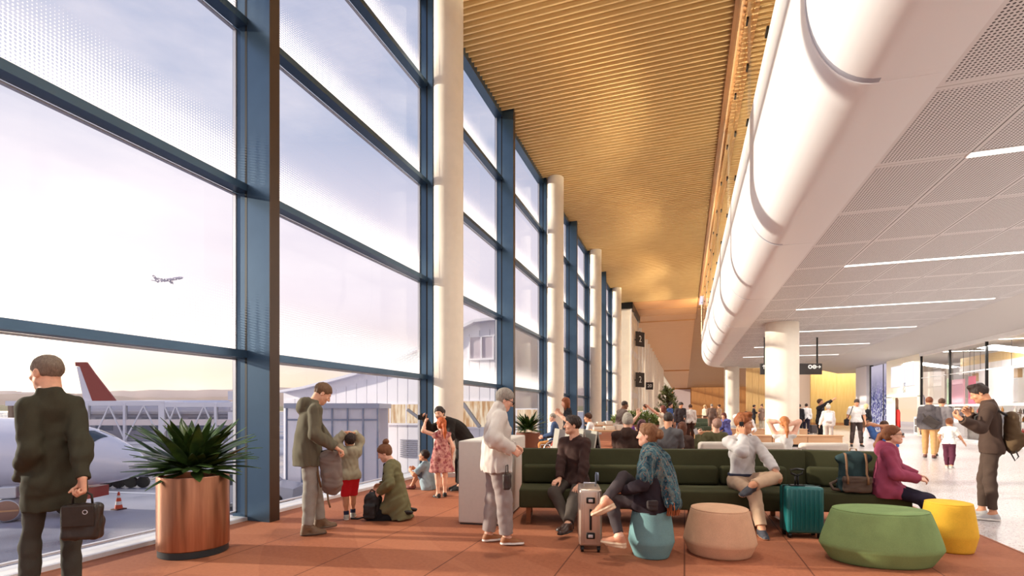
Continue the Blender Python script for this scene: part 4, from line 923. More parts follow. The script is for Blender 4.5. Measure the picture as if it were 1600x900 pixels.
def arrow_(m, x, z, L, d):
    w_ = L * 0.13
    if d == 'r': m.box(x - L / 2, x + L / 2 - 0.02, -0.012, 0, z - w_ / 2, z + w_ / 2); m.prism([(x + L * 0.1, z + L * 0.36), (x + L / 2, z), (x + L * 0.1, z - L * 0.36), (x, z - L * 0.3), (x + L * 0.25, z), (x, z + L * 0.3)], 'y', -0.012, 0)
    else: m.box(x - w_ / 2, x + w_ / 2, -0.012, 0, z - L / 2, z + L / 2 - 0.02); m.prism([(x - L * 0.36, z + L * 0.1), (x, z + L / 2), (x + L * 0.36, z + L * 0.1), (x + L * 0.3, z), (x, z + L * 0.25), (x - L * 0.3, z)], 'y', -0.012, 0)
m_ = MB(); zc_ = zz1 - 0.17; arrow_(m_, 0.15, zc_, 0.22, 'u'); arrow_(m_, Ls - 0.17, zc_, 0.22, 'r'); ring_(m_, Ls - 0.62, zc_, 0.105, 0.05); ring_(m_, Ls - 0.4, zc_, 0.105, 0.05); m_.box(Ls - 0.425, Ls - 0.375, -0.012, 0, zc_ - 0.03, zc_ + 0.03); m_.build('symbols', white_ink, e)
def gate_sign(pos, right, txt, size, label):
    e = empty('gate_sign', tuple(pos), 0, label, 'sign', 'gate number signs'); r = Vector(right).normalized(); M = view_M((0, 0, 0), r); n = r.cross(Vector((0, 0, 1)))
    m = MB(); m.M = M; m.box(-size / 2, size / 2, -size / 2, size / 2, -0.06, 0.0); m.build('panel', sign_brown, e); text_mesh('digits', txt, size * 0.62, white_ink, view_M(n * 0.006, r), e)
    m = MB(); m.M = M; m.box(-0.03, 0.03, size / 2, size / 2 + 0.05, -0.1, -0.02); m.box(-0.05, 0.05, -0.05, 0.05, -0.6, -0.06); m.build('bracket', black_metal, e)
g_ = atY(992.5, 531, 49.5)
gate_sign((-4.05, 50, EYE - (531 - HZ) * (50 / 1.019) / F), (0.5, 0.87, 0), '2', 1.4, 'upper black gate sign with a white digit 2 on the cream portal'); gate_sign((-4.05, 50, EYE - (594 - HZ) * (50 / 1.019) / F), (0.5, 0.87, 0), '2', 1.4, 'lower black gate sign with a white digit 2 on the cream portal')
q = W(1015, 603, 54); gate_sign(tuple(q), (CS, SN, 0), '20', 0.78, 'square black sign with the white number 20'); 
# ================================================================== PEOPLE: sculpting kit
f32 = np.float32
def vec(*a): return np.array(a, dtype=np.float64)
def unit(v):
    v = np.asarray(v, float); n = np.linalg.norm(v); return v / n if n > 1e-9 else v
def rot(ax, deg):
    a = math.radians(deg); c, s = math.cos(a), math.sin(a)
    if ax == 'x': return np.array([[1, 0, 0], [0, c, -s], [0, s, c]])
    if ax == 'y': return np.array([[c, 0, s], [0, 1, 0], [-s, 0, c]])
    return np.array([[c, -s, 0], [s, c, 0], [0, 0, 1]])
def frame(f, up=(0, 0, 1)):
    """columns: right, forward, up"""
    f = unit(f); up = np.asarray(up, float); r = np.cross(f, up)
    if np.linalg.norm(r) < 1e-4: r = np.cross(f, (0.0, 1.0, 0.0))
    r = unit(r); u = np.cross(r, f); return np.stack([r, f, u], axis=1)

class Sculpt:
    """smooth union of tapered limbs and ellipsoids, polygonised on a grid"""
    def __init__(s, h): s.h = h; s.ops = []; s.lo = []; s.hi = []
    def _bb(s, op, lo, hi, k, fn):
        s.ops.append((op, np.asarray(lo) - k - 2 * s.h, np.asarray(hi) + k + 2 * s.h, k, fn))
        if op == '+': s.lo.append(lo); s.hi.append(hi)
    def cone(s, a, b, ra, rb, k=0.02, op='+', flat=None, cap=False):
        """tapered limb; flat=(axis, factor) squeezes it along an axis; cap cuts end b flat"""
        a = np.asarray(a, float); b = np.asarray(b, float); d = b - a; L = max(np.linalg.norm(d), 1e-6); d = d / L
        def fn(X, Y, Z):
            x, y, z = X - a[0], Y - a[1], Z - a[2]
            t = np.clip((x * d[0] + y * d[1] + z * d[2]) / L, 0, 1)
            qx, qy, qz = x - t * L * d[0], y - t * L * d[1], z - t * L * d[2]
            if flat is not None:
                w = qx * flat[0][0] + qy * flat[0][1] + qz * flat[0][2]
                r2 = qx * qx + qy * qy + qz * qz - w * w + (w / flat[1]) ** 2
                D = np.sqrt(np.maximum(r2, 0)) - (ra + (rb - ra) * t)
                D = D * min(1.0, (1 + flat[1]) / 2)
            else: D = np.sqrt(qx * qx + qy * qy + qz * qz) - (ra + (rb - ra) * t)
            if cap: D = np.maximum(D, (x * d[0] + y * d[1] + z * d[2]) - L)
            return D
        s._bb(op, np.minimum(a - ra, b - rb), np.maximum(a + ra, b + rb), k, fn); return s
    def ell(s, c, r, R=None, k=0.03, op='+'):
        c = np.asarray(c, float); r = np.asarray(r, float) if np.ndim(r) else np.array([r] * 3, float); R = np.eye(3) if R is None else R
        def fn(X, Y, Z):
            x, y, z = X - c[0], Y - c[1], Z - c[2]; k0 = 0; k1 = 0
            for i in range(3):
                q = x * R[0, i] + y * R[1, i] + z * R[2, i]; k0 = k0 + (q / r[i]) ** 2; k1 = k1 + (q / r[i] ** 2) ** 2
            k0 = np.sqrt(k0); return k0 * (k0 - 1) / np.maximum(np.sqrt(k1), 1e-6)
        e = np.sqrt(((R * r) ** 2).sum(axis=1)); s._bb(op, c - e, c + e, k, fn); return s
    def box(s, c, half, R=None, rad=0.01, k=0.01, op='+'):
        c = np.asarray(c, float); R = np.eye(3) if R is None else R; half = np.asarray(half, float)
        def fn(X, Y, Z):
            x, y, z = X - c[0], Y - c[1], Z - c[2]; o = 0; ins = None
            for i in range(3):
                q = np.abs(x * R[0, i] + y * R[1, i] + z * R[2, i]) - (half[i] - rad)
                o = o + np.maximum(q, 0) ** 2; ins = q if ins is None else np.maximum(ins, q)
            return np.sqrt(o) + np.minimum(ins, 0) - rad
        e = (np.abs(R) * half).sum(axis=1); s._bb(op, c - e, c + e, k, fn); return s
    def cut(s, p, n):
        """keep the side away from n"""
        n = unit(n); p = np.asarray(p, float)
        s.ops.append(('cut', None, None, 0, lambda X, Y, Z: (X - p[0]) * n[0] + (Y - p[1]) * n[1] + (Z - p[2]) * n[2])); return s
    def disp(s, fn): s.ops.append(('disp', None, None, 0, fn)); return s
    def folds(s, amp, wl=0.09, seed=0, stretch=(1, 1, 1)):
        rs = np.random.RandomState(seed); K = rs.normal(size=(5, 3)); K /= np.linalg.norm(K, axis=1)[:, None]; ph = rs.rand(5) * 6.28
        K = K * np.asarray(stretch)
        def fn(X, Y, Z):
            out = 0
            w = 2 * PI / wl
            for i in range(5):
                q = X * K[i, 0] + Y * K[i, 1] + Z * K[i, 2]; j = (i + 1) % 5
                wv = np.sin((X * K[j, 0] + Y * K[j, 1] + Z * K[j, 2]) * w * 0.55 + ph[j])
                out = out + np.sin(q * w * (0.7 + 0.2 * i) + 1.8 * wv + ph[i])
            return amp * out / 2.2
        return s.disp(fn)
    def mesh(s):
        h = s.h; lo = np.min(s.lo, axis=0) - 3 * h; hi = np.max(s.hi, axis=0) + 3 * h
        n = np.ceil((hi - lo) / h).astype(int) + 1
        ax = [(lo[i] + h * np.arange(n[i])).astype(f32) for i in range(3)]
        D = np.full(n, 1.0, f32)
        for op, a, b, k, fn in s.ops:
            if op in ('cut', 'disp'):
                v = fn(ax[0][:, None, None], ax[1][None, :, None], ax[2][None, None, :])
                D = np.maximum(D, v).astype(f32) if op == 'cut' else (D + v).astype(f32); continue
            i0 = np.clip(np.floor((a - lo) / h).astype(int), 0, n - 1); i1 = np.clip(np.ceil((b - lo) / h).astype(int) + 1, 1, n)
            if (i1 <= i0).any(): continue
            sl = tuple(slice(p, q) for p, q in zip(i0, i1))
            v = fn(ax[0][sl[0]][:, None, None], ax[1][sl[1]][None, :, None], ax[2][sl[2]][None, None, :]); A = D[sl]
            if op == '+':
                if k > 0: hh = np.maximum(k - np.abs(A - v), 0) / k; D[sl] = np.minimum(A, v) - hh * hh * k * 0.25
                else: D[sl] = np.minimum(A, v)
            else:
                v = -v
                if k > 0: hh = np.maximum(k - np.abs(A - v), 0) / k; D[sl] = np.maximum(A, v) + hh * hh * k * 0.25
                else: D[sl] = np.maximum(A, v)
        D[0] = D[-1] = 1; D[:, 0] = D[:, -1] = 1; D[:, :, 0] = D[:, :, -1] = 1
        return surface(D, lo, h)
def surface(D, lo, h):
    I = D < 0; c = np.zeros(np.array(D.shape) - 1, np.uint8)
    for a in (0, 1):
        for b in (0, 1):
            for e in (0, 1): c += I[a:a + c.shape[0], b:b + c.shape[1], e:e + c.shape[2]]
    act = (c > 0) & (c < 8); ids = np.full(act.shape, -1, np.int32); ijk = np.argwhere(act); ids[act] = np.arange(len(ijk))
    acc = np.zeros((len(ijk), 3)); cnt = np.zeros(len(ijk)); i, j, k = ijk.T
    cv = {(a, b, e): D[i + a, j + b, k + e] for a in (0, 1) for b in (0, 1) for e in (0, 1)}
    for axn in range(3):
        for p in (0, 1):
            for q in (0, 1):
                o0 = [p, q]; o0.insert(axn, 0); o1 = [p, q]; o1.insert(axn, 1)
                v0, v1 = cv[tuple(o0)], cv[tuple(o1)]; m = (v0 < 0) != (v1 < 0)
                t = v0[m] / (v0[m] - v1[m]); pt = np.tile(np.array(o0, float), (m.sum(), 1)); pt[:, axn] = t
                acc[m] += pt; cnt[m] += 1
    V = (ijk + acc / np.maximum(cnt, 1)[:, None]) * h + lo
    F_ = []
    for axn in range(3):
        s0 = [slice(None)] * 3; s1 = [slice(None)] * 3; s0[axn] = slice(0, -1); s1[axn] = slice(1, None)
        A, B = I[tuple(s0)], I[tuple(s1)]; e = np.argwhere(A != B); o1, o2 = [(1, 2), (2, 0), (0, 1)][axn]
        e = e[(e[:, o1] > 0) & (e[:, o2] > 0)]; flip = A[tuple(e.T)]
        def cell(d1, d2):
            q = e.copy(); q[:, o1] -= d1; q[:, o2] -= d2; return ids[tuple(q.T)]
        Q = np.stack([cell(1, 1), cell(0, 1), cell(0, 0), cell(1, 0)], axis=1); Q[~flip] = Q[~flip][:, ::-1]; F_.append(Q)
    return V, np.concatenate(F_)
def np_mesh(name, V, Q, mats, parent=None, paint=None):
    me = bpy.data.meshes.new(name); n, m = len(V), len(Q)
    me.vertices.add(n); me.vertices.foreach_set('co', V.astype(f32).ravel())
    me.loops.add(m * 4); me.loops.foreach_set('vertex_index', Q.astype(np.int32).ravel())
    me.polygons.add(m); me.polygons.foreach_set('loop_start', np.arange(0, m * 4, 4, dtype=np.int32))
    try: me.polygons.foreach_set('loop_total', np.full(m, 4, np.int32))
    except Exception: pass
    me.polygons.foreach_set('use_smooth', np.ones(m, bool))
    mats = mats if isinstance(mats, (list, tuple)) else [mats]
    for x in mats: me.materials.append(x)
    if paint is not None:
        C = V[Q].mean(axis=1); me.polygons.foreach_set('material_index', np.asarray(paint(C), np.int32))
    me.update(calc_edges=True); me.validate()
    return link(bpy.data.objects.new(name, me), parent)
def sculpt_obj(name, S, mats, parent=None, paint=None):
    V, Q = S.mesh(); return np_mesh(name, V, Q, mats, parent, paint)

def skin(name, col):
    if name in MATS: return MATS[name]
    t = NT(name); c = rgb(*col); f = t.noise(t.coord(), 40.0)
    p = t.bsdf(t.mix(t.n_map(f, 0.3, 0.7), tuple(x * 0.93 for x in c[:3]) + (1,), tuple(min(1, x * 1.06) for x in c[:3]) + (1,)), 0.5, 0, 0.35)
    p.inputs['Subsurface Weight'].default_value = 0.0; MATS[name] = t.m; return t.m
def hairm(name, col):
    if name in MATS: return MATS[name]
    t = NT(name); c = rgb(*col); co = t.coord(); mp = t.n('ShaderNodeMapping'); mp.inputs['Scale'].default_value = (90, 90, 14); t.l(co, mp.inputs[0])
    f = t.noise(mp.outputs[0], 2.0, 4.0, 0.7)
    p = t.bsdf(t.mix(t.n_map(f, 0.3, 0.7), tuple(x * 0.55 for x in c[:3]) + (1,), tuple(min(1, x * 1.4) for x in c[:3]) + (1,)), 0.62, 0, 0.35)
    t.bump(p, f, 0.5, 0.004); MATS[name] = t.m; return t.m
SKIN = {'light': (226, 172, 142), 'tan': (204, 146, 112), 'pink': (230, 178, 152), 'brown': (120, 80, 58), 'olive': (196, 142, 106)}

class Body:
    """skeleton posed by hand and foot targets; local axes x right, y forward, z up; lengths for a 1.75 m adult times s"""
    def __init__(B, H=1.75, sex='m', pelvis=(0, 0, 0.95), turn=0, pbend=0, bend=0, mid=None, side=0, twist=0, head=(0, 0, 0), ra=None, la=None, rl=None, ll=None, hs=1.0, w=1.0, ra_curl=0.35, la_curl=0.35, neck=None):
        s = B.s = H / 1.75; B.sex = sex; B.w = w
        B.Rp = rot('z', turn) @ rot('x', -pbend)
        mid = bend * 0.5 if mid is None else mid
        Rm = rot('z', turn + twist * 0.5) @ rot('y', side * 0.5) @ rot('x', -mid)
        B.Rc = rot('z', turn + twist) @ rot('y', side) @ rot('x', -bend)
        B.P = np.asarray(pelvis, float) * s
        B.Wa = B.P + B.Rp @ vec(0, 0, 0.13) * s
        B.C = B.Wa + Rm @ vec(0, 0, 0.19) * s
        B.Rm = Rm
        B.N = B.C + B.Rc @ vec(0, -0.012, 0.20) * s
        sw = {'m': 0.178, 'f': 0.155, 'c': 0.15}[sex] * w; hw = 0.088
        B.sw = sw
        B.sh = {1: B.C + B.Rc @ vec(sw, -0.005, 0.14) * s, -1: B.C + B.Rc @ vec(-sw, -0.005, 0.14) * s}
        B.hip = {1: B.P + B.Rp @ vec(hw, 0, -0.03) * s, -1: B.P + B.Rp @ vec(-hw, 0, -0.03) * s}
        B.hs = s * hs
        nk = bend * 0.5 if neck is None else neck
        B.Rh = rot('z', turn + twist + head[1]) @ rot('y', head[2]) @ rot('x', -(nk * 0.0 + head[0]))
        Rn = rot('z', turn + twist) @ rot('x', -(bend * 0.6 + head[0] * 0.4))
        B.Hc = B.N + Rn @ vec(0, 0.025, 0.085) * s + B.Rh @ vec(0, 0.012, 0.085) * B.hs
        B.el, B.wr, B.hd, B.pn, B.curl = {}, {}, {}, {}, {1: ra_curl, -1: la_curl}
        B.kn, B.an, B.ft = {}, {}, {}
        for sd, a in ((1, ra), (-1, la)):
            a = dict(a or {}); S0 = B.sh[sd]
            tgt = np.asarray(a.get('hand', (sd * (sw + 0.06), 0.05, None)), dtype=object)
            if tgt[2] is None: T = S0 + B.Rc @ vec(sd * 0.05, 0.0, 0) * s + vec(0, 0.06, -0.53) * s
            else: T = np.asarray(tgt, float) * s
            pole = np.asarray(a.get('pole', (sd * 0.35, -1.0, -0.2)), float)
            B.el[sd], B.wr[sd] = B.ik(S0, T, 0.285 * s, 0.255 * s, pole)
            B.hd[sd] = unit(a.get('dir', B.wr[sd] - B.el[sd])); pn = np.asarray(a.get('palm', (-sd, 0.1, 0)), float)
            pn = pn - B.hd[sd] * pn.dot(B.hd[sd]); B.pn[sd] = unit(pn)
            if 'curl' in a: B.curl[sd] = a['curl']
        for sd, l in ((1, rl), (-1, ll)):
            l = dict(l or {}); S0 = B.hip[sd]
            T = np.asarray(l.get('foot', (sd * 0.1, 0, 0.085)), float) * s
            pole = np.asarray(l.get('pole', (sd * 0.1, 1, 0)), float)
            B.kn[sd], B.an[sd] = B.ik(S0, T, 0.425 * s, 0.41 * s, pole)
            td = l.get('toe', sd * 8); pt = l.get('pitch', 0)
            B.ft[sd] = rot('z', -td) @ rot('x', -pt)
            if 'foot_dir' in l: B.ft[sd] = frame(l['foot_dir'], l.get('foot_up', (0, 0, 1)))
    def ik(B, a, t, l1, l2, pole):
        d = t - a; L = np.linalg.norm(d); d = d / max(L, 1e-6); L2 = min(max(L, abs(l1 - l2) + 0.01), (l1 + l2) * 0.998); t = a + d * L2
        x = (l1 * l1 - l2 * l2 + L2 * L2) / (2 * L2); hgt = math.sqrt(max(l1 * l1 - x * x, 0))
        p = unit(pole); p = p - d * p.dot(d); p = unit(p) if np.linalg.norm(p) > 1e-5 else unit(np.cross(d, (1, 0, 0)))
        return a + d * x + p * hgt, t
    def hp(B, x, y, z): return B.Hc + B.Rh @ vec(x, y, z) * B.hs

def torso(B, S, t=0.0, lower=True, k=0.06):
    s = B.s; w = B.w; f = B.sex == 'f'; c = B.sex == 'c'
    Rp, Rc = B.Rp, B.Rc
    pw, bw, cw = (0.168, 0.128, 0.142) if f else ((0.145, 0.128, 0.135) if c else (0.162, 0.143, 0.158))
    if lower:
        S.ell(B.P, vec(pw * w * s + t, 0.108 * w * s + t, 0.12 * s + t), Rp, k)
        for sd in (1, -1): S.ell(B.P + Rp @ vec(sd * 0.07, -0.05, -0.05) * s, vec(0.08, 0.075, 0.085) * s * w + t, Rp, 0.05)
    S.ell(B.Wa, vec(bw * w * s + t, 0.096 * w * s + t, 0.15 * s + t), B.Rm, k)
    S.ell(B.C - Rc @ vec(0, 0, 0.0) * s, vec(cw * w * s + t, 0.106 * w * s + t, 0.17 * s + t), Rc, k)
    a, b = B.sh[1], B.sh[-1]; m = (a + b) / 2 + Rc @ vec(0, 0.0, -0.015) * s
    for q in (a, b): S.cone(m, q - (q - m) * 0.06, 0.066 * s + t, 0.046 * s * w + t, 0.05)
    nb = B.N + Rc @ vec(0, 0.0, 0.0) * s
    for q in (a, b): S.cone(nb, q, 0.043 * s + t * 0.6, 0.04 * s + t, 0.05)
    if f:
        for sd in (1, -1): S.ell(B.C + Rc @ vec(sd * 0.065, 0.072, 0.005) * s, 0.058 * s + t, Rc, 0.045)
def arm(B, S, sd, t=0.0, end=1.0, k=0.03, loose=0.0, start=0.0):
    s = B.s * (B.w if B.sex != 'm' else 1.0); a, e, w_ = B.sh[sd], B.el[sd], B.wr[sd]; lz = loose
    r0, r1, r2, r3 = 0.05 * s + t, 0.041 * s + t + lz * 0.5, 0.041 * s + t + lz * 0.6, 0.027 * s + t + lz
    if end <= 0.5:
        q = a + (e - a) * end * 2; S.cone(a, q, r0, r0 + (r1 - r0) * end * 2 + lz * 0.4, k, cap=True)
    else:
        S.cone(a, e, r0, r1, k); q = e + (w_ - e) * (end - 0.5) * 2; f = (end - 0.5) * 2
        S.cone(e, q, r2, r2 + (r3 - r2) * f, k, cap=end < 1.05)
        if f > 0.6: S.cone(e + (w_ - e) * 0.1, e + (w_ - e) * 0.4, 0.036 * s + t, 0.04 * s + t, k)
def leg(B, S, sd, t=0.0, end=1.0, k=0.04, loose=0.0, loose_top=0.0):
    s = B.s; w = B.w; h_, kn, an = B.hip[sd], B.kn[sd], B.an[sd]
    r0, r1, r2, r3 = 0.086 * s * w + t + loose_top, 0.056 * s * w + t + loose * 0.4 + loose_top * 0.5, 0.053 * s * w + t + loose * 0.6, 0.036 * s + t + loose
    if end <= 0.5:
        S.cone(h_, h_ + (kn - h_) * end * 2, r0, r0 + (r1 - r0) * end * 2, k, cap=True); return
    S.cone(h_, kn, r0, r1, k); f = (end - 0.5) * 2; q = kn + (an - kn) * f
    S.cone(kn, q, r2, r2 + (r3 - r2) * f, k, cap=True)
    d = unit(an - kn); bk = -(B.ft[sd][:, 1] - d * B.ft[sd][:, 1].dot(d))
    if f > 0.45: S.cone(kn + (an - kn) * 0.12 + bk * 0.012 * s, kn + (an - kn) * 0.42 + bk * 0.014 * s, 0.046 * s * w + t, 0.046 * s * w + t, k)
def hand(B, S, sd):
    s = B.s * (1.0 if B.sex == 'm' else 0.93 if B.sex == 'f' else 1.08); w_, f, n = B.wr[sd], B.hd[sd], B.pn[sd]; c = B.curl[sd]
    th = np.cross(f, n) * sd                               # towards the thumb
    if True:
        kn = []
        for i, (o, L, fl) in enumerate(((0.032, 0.088, 0.072), (0.011, 0.092, 0.08), (-0.011, 0.088, 0.074), (-0.031, 0.08, 0.058))):
            b = w_ + th * o * 0.55 * s; q = w_ + f * L * s + th * o * s - n * 0.004 * s
            S.cone(b, q, 0.016 * s, 0.0125 * s, 0.016); d = unit(f + th * o * 2.2); p = q; a = 0
            for j, fr in enumerate((0.44, 0.31, 0.27)):
                a += c * (38, 52, 36)[j] + (i - 1) * 2.5 * c; ar = math.radians(a); dd = d * math.cos(ar) + n * math.sin(ar)
                e = p + dd * fl * fr * s; S.cone(p, e, (0.0096 - 0.0009 * j) * s, (0.0088 - 0.0011 * j) * s, 0.005); p = e
        b = w_ + f * 0.018 * s + th * 0.022 * s; m = b + (f * 0.034 + th * 0.03 + n * 0.012) * s; S.cone(b, m, 0.0165 * s, 0.0125 * s, 0.014)
        dd = unit(f * 0.8 + th * (0.55 - 0.5 * c) + n * (0.15 + 0.75 * c)); e = m + dd * 0.034 * s; S.cone(m, e, 0.0112 * s, 0.0098 * s, 0.006)
        dd = unit(f + th * (0.2 - 0.5 * c) + n * (0.1 + 0.7 * c)); S.cone(e, e + dd * 0.026 * s, 0.0098 * s, 0.0075 * s, 0.005)
def head(B, S, fine=True):
    h = B.hs; R = B.Rh; f = B.sex != 'm'; P = B.hp
    n0 = B.N - B.Rc @ vec(0, 0, 0.04) * B.s; nr = (0.047 if f else 0.057) * B.s
    S.cone(n0, P(0, -0.022, -0.05), nr * 1.12, nr, 0.04)
    S.ell(P(0, -0.012, 0.03), vec(0.074, 0.094, 0.086) * h, R, 0.02)
    S.ell(P(0, 0.028, -0.03), vec(0.06, 0.06, 0.08) * h, R, 0.03)
    S.cone(P(-0.043, 0.012, -0.062), P(0, 0.062, -0.093), 0.025 * h, 0.021 * h, 0.03); S.cone(P(0.043, 0.012, -0.062), P(0, 0.062, -0.093), 0.025 * h, 0.021 * h, 0.03)
    if fine:
        S.cone(P(-0.032, 0.073, 0.022), P(0.032, 0.073, 0.022), 0.0115 * h, 0.0115 * h, 0.02)
        for sd in (1, -1): S.ell(P(sd * 0.031, 0.094, 0.0), vec(0.016, 0.013, 0.0105) * h, R, 0.012 * h, '-')
        for sd in (1, -1): S.ell(P(sd * 0.04, 0.06, -0.03), vec(0.022, 0.022, 0.02) * h, R, 0.02)
        S.cone(P(0, 0.086, 0.01), P(0, 0.108, -0.03), 0.0075 * h, 0.0118 * h, 0.012)
        for sd in (1, -1): S.ell(P(sd * 0.011, 0.098, -0.034), 0.0085 * h, R, 0.008)
        S.ell(P(0, 0.084, -0.056), vec(0.023, 0.011, 0.0065) * h, R, 0.007); S.ell(P(0, 0.083, -0.069), vec(0.02, 0.0115, 0.0075) * h, R, 0.007)
        S.ell(P(0, 0.099, -0.0625), vec(0.026, 0.008, 0.0022) * h, R, 0.003, '-')
        for sd in (1, -1):
            S.ell(P(sd * 0.077, -0.008, -0.008), vec(0.009, 0.02, 0.031) * h, R @ rot('z', sd * -18), 0.012)
            S.ell(P(sd * 0.085, -0.004, -0.004), vec(0.006, 0.01, 0.017) * h, R @ rot('z', sd * -18), 0.006, '-')
    else: S.cone(P(0, 0.086, 0.01), P(0, 0.106, -0.03), 0.008 * h, 0.012 * h, 0.012)
def make_body(B, h, sk, label, cat='person', group=None, pos=None, rz=0.0, fine=True, lips=True, barefoot=False):
    S = Sculpt(h); torso(B, S); 
    for sd in (1, -1): arm(B, S, sd); leg(B, S, sd); foot(B, S, sd)
    if h <= 0.0125:
        for sd in (1, -1): hand(B, S, sd)
    else:
        for sd in (1, -1):
            w_ = B.wr[sd]; S.cone(w_, w_ + B.hd[sd] * 0.09 * B.s, 0.03 * B.s, 0.036 * B.s, 0.02, flat=(B.pn[sd], 0.5))
            for i in range(4):
                th = np.cross(B.hd[sd], B.pn[sd]); q = w_ + B.hd[sd] * 0.09 * B.s + th * (i - 1.5) * 0.019 * B.s; S.cone(q, q + (B.hd[sd] + B.pn[sd] * B.curl[sd]) * 0.07 * B.s, 0.011 * B.s, 0.009 * B.s, 0.008)
    head(B, S, fine)
    m = [skin('skin_' + sk, SKIN[sk]), mat('lip_' + sk, tuple(int(a * b) for a, b in zip(SKIN[sk], (0.86, 0.66, 0.66))), 0.4)]
    def paint(C):
        L = (C - B.Hc) @ B.Rh / B.hs
        return (((L[:, 0] / 0.023) ** 2 + ((L[:, 2] + 0.0625) / 0.0125) ** 2 < 1) & (L[:, 1] > 0.06)).astype(int)
    o = sculpt_obj('person', S, m, None, paint if lips else None)
    if pos is not None: o.location = pos
    o.rotation_euler = (0, 0, rz); tag(o, label, cat, group); return o
def foot(B, S, sd, t=0.0):
    s = B.s; A, R = B.an[sd], B.ft[sd]; q = lambda x, y, z: A + R @ vec(x, y, z) * s
    S.cone(A, q(0, -0.025, -0.048), 0.036 * s + t, 0.033 * s + t, 0.02); S.cone(A, q(0, 0.085, -0.052), 0.034 * s + t, 0.026 * s + t, 0.03)
    S.cone(q(0, 0.08, -0.056), q(0.0, 0.155, -0.064), 0.028 * s + t, 0.02 * s + t, 0.02, flat=(R[:, 2], 0.8))
def eyes(B, o, brow, iris=(70, 50, 35), glasses=None, brow_raise=0.0):
    h = B.hs; ew = mat('eye_white', (236, 230, 226), 0.2); im = mat('iris_%d_%d' % iris[:2], iris, 0.2)
    for sd in (1, -1):
        c = B.hp(sd * 0.031, 0.0755, 0.0005); m = MB(); m.M = Matrix.Translation(Vector(c)) @ Matrix(B.Rh.tolist()).to_4x4() @ Matrix.Diagonal((1, 1, 0.5, 1))
        n = 12; prof_ = [(0.0105 * h * math.cos(a), 0.0105 * h * math.sin(a)) for a in [(-PI / 2 + PI * i / 8) for i in range(9)]]
        m.lathe(prof_, n, sx=1.25, sy=1.0, cap=False); m.cur = 1
        m.lathe([(0.0056 * h * math.cos(a), 0.0095 * h * math.sin(a)) for a in [(-PI / 2 + PI * i / 6) for i in range(7)]], 10, c=(0, 0.0066 * h, 0), cap=False)
        m.build('eye', [ew, im], o, smooth=True)
        m = MB(); pts = [B.hp(sd * (0.014 + 0.011 * i), 0.0885 - 0.0055 * i * i * 0.33, 0.0175 + brow_raise + (0.003, 0.006, 0.006, 0.001)[i]) for i in range(4)]
        m.tube([tuple(p) for p in pts], [0.003 * h, 0.0042 * h, 0.0038 * h, 0.002 * h], 6); m.build('eyebrow', brow, o, smooth=True)
    if glasses:
        g = MB(); 
        for sd in (1, -1):
            pts = [tuple(B.hp(sd * (0.033 + 0.024 * math.cos(a)), 0.106, 0.0 + 0.017 * math.sin(a))) for a in [2 * PI * i / 14 for i in range(14)]]
            g.tube(pts, 0.0028 * h, 6, closed=True); g.tube([tuple(B.hp(sd * 0.057, 0.104, 0.003)), tuple(B.hp(sd * 0.079, 0.05, 0.004)), tuple(B.hp(sd * 0.083, -0.01, 0.0))], 0.0026 * h, 6)
        g.tube([tuple(B.hp(-0.01, 0.106, 0.004)), tuple(B.hp(0.01, 0.106, 0.004))], 0.0028 * h, 6); g.build('glasses', glasses, o, smooth=True)

# ------------------------------------------------------------------ clothing and hair
def top(B, o, name, m, h, t=0.012, sleeve=1.0, hem=-0.12, flare=0.0, loose=0.01, fold=0.004, collar=None, hood=False, seed=1, paint=None, wl=0.1, front_open=False, hem_pt=None, back=0.0, neck_cut=None):
    s = B.s; S = Sculpt(h); torso(B, S, t)
    up = B.Rp[:, 2]; hp_ = B.P + up * hem * s
    if hem < -0.02:
        for sd in (1, -1): S.cone(B.hip[sd], B.hip[sd] + (B.kn[sd] - B.hip[sd]) * 0.3, 0.087 * s * B.w + t + 0.008, 0.08 * s * B.w + t + 0.008, 0.05)
    if hem < -0.1:
        r = (0.184 if B.sex == 'f' else 0.18) * B.w * s + t; e = (1 + flare)
        S.cone(B.Wa, hp_ - up * 0.03 + B.Rp[:, 1] * back * s, r * 0.92, r * e, 0.06, flat=(B.Rp[:, 1], 0.74))
    S.cut(hp_, -up)
    if neck_cut is not None: S.cut(B.N + B.Rc @ vec(0, 0.02, neck_cut) * s, B.Rc @ vec(0, 0.35, 1))
    for sd in (1, -1):
        if sleeve > 0: arm(B, S, sd, t + 0.004 * s, sleeve, 0.035, loose)
    if collar == 'stand':
        S.cone(B.N - B.Rc @ vec(0, 0, 0.02) * s, B.N + B.Rc @ vec(0, 0.012, 0.055) * s, 0.075 * s, 0.068 * s, 0.02, cap=True)
    if collar == 'shirt':
        S.cone(B.N - B.Rc @ vec(0, 0, 0.02) * s, B.N + B.Rc @ vec(0, 0.008, 0.035) * s, 0.072 * s, 0.064 * s, 0.015, cap=True)
    if collar == 'roll':
        S.cone(B.N - B.Rc @ vec(0, 0, 0.03) * s, B.N + B.Rc @ vec(0, 0.02, 0.06) * s, 0.095 * s, 0.085 * s, 0.03)
    if hood:
        q = lambda x, y, z: B.N + B.Rc @ vec(x, y, z) * s
        S.cone(q(-0.075, 0.02, 0.03), q(-0.04, -0.085, 0.02), 0.03 * s, 0.045 * s, 0.03); S.cone(q(0.075, 0.02, 0.03), q(0.04, -0.085, 0.02), 0.03 * s, 0.045 * s, 0.03)
        S.cone(q(-0.04, -0.085, 0.02), q(0.04, -0.085, 0.02), 0.045 * s, 0.045 * s, 0.03); S.ell(q(0, -0.11, -0.04), vec(0.085, 0.05, 0.085) * s, B.Rc, 0.04)
    if fold: S.folds(fold * s, wl * s, seed, (1, 1, 0.6))
    return sculpt_obj(name, S, m, o, paint)
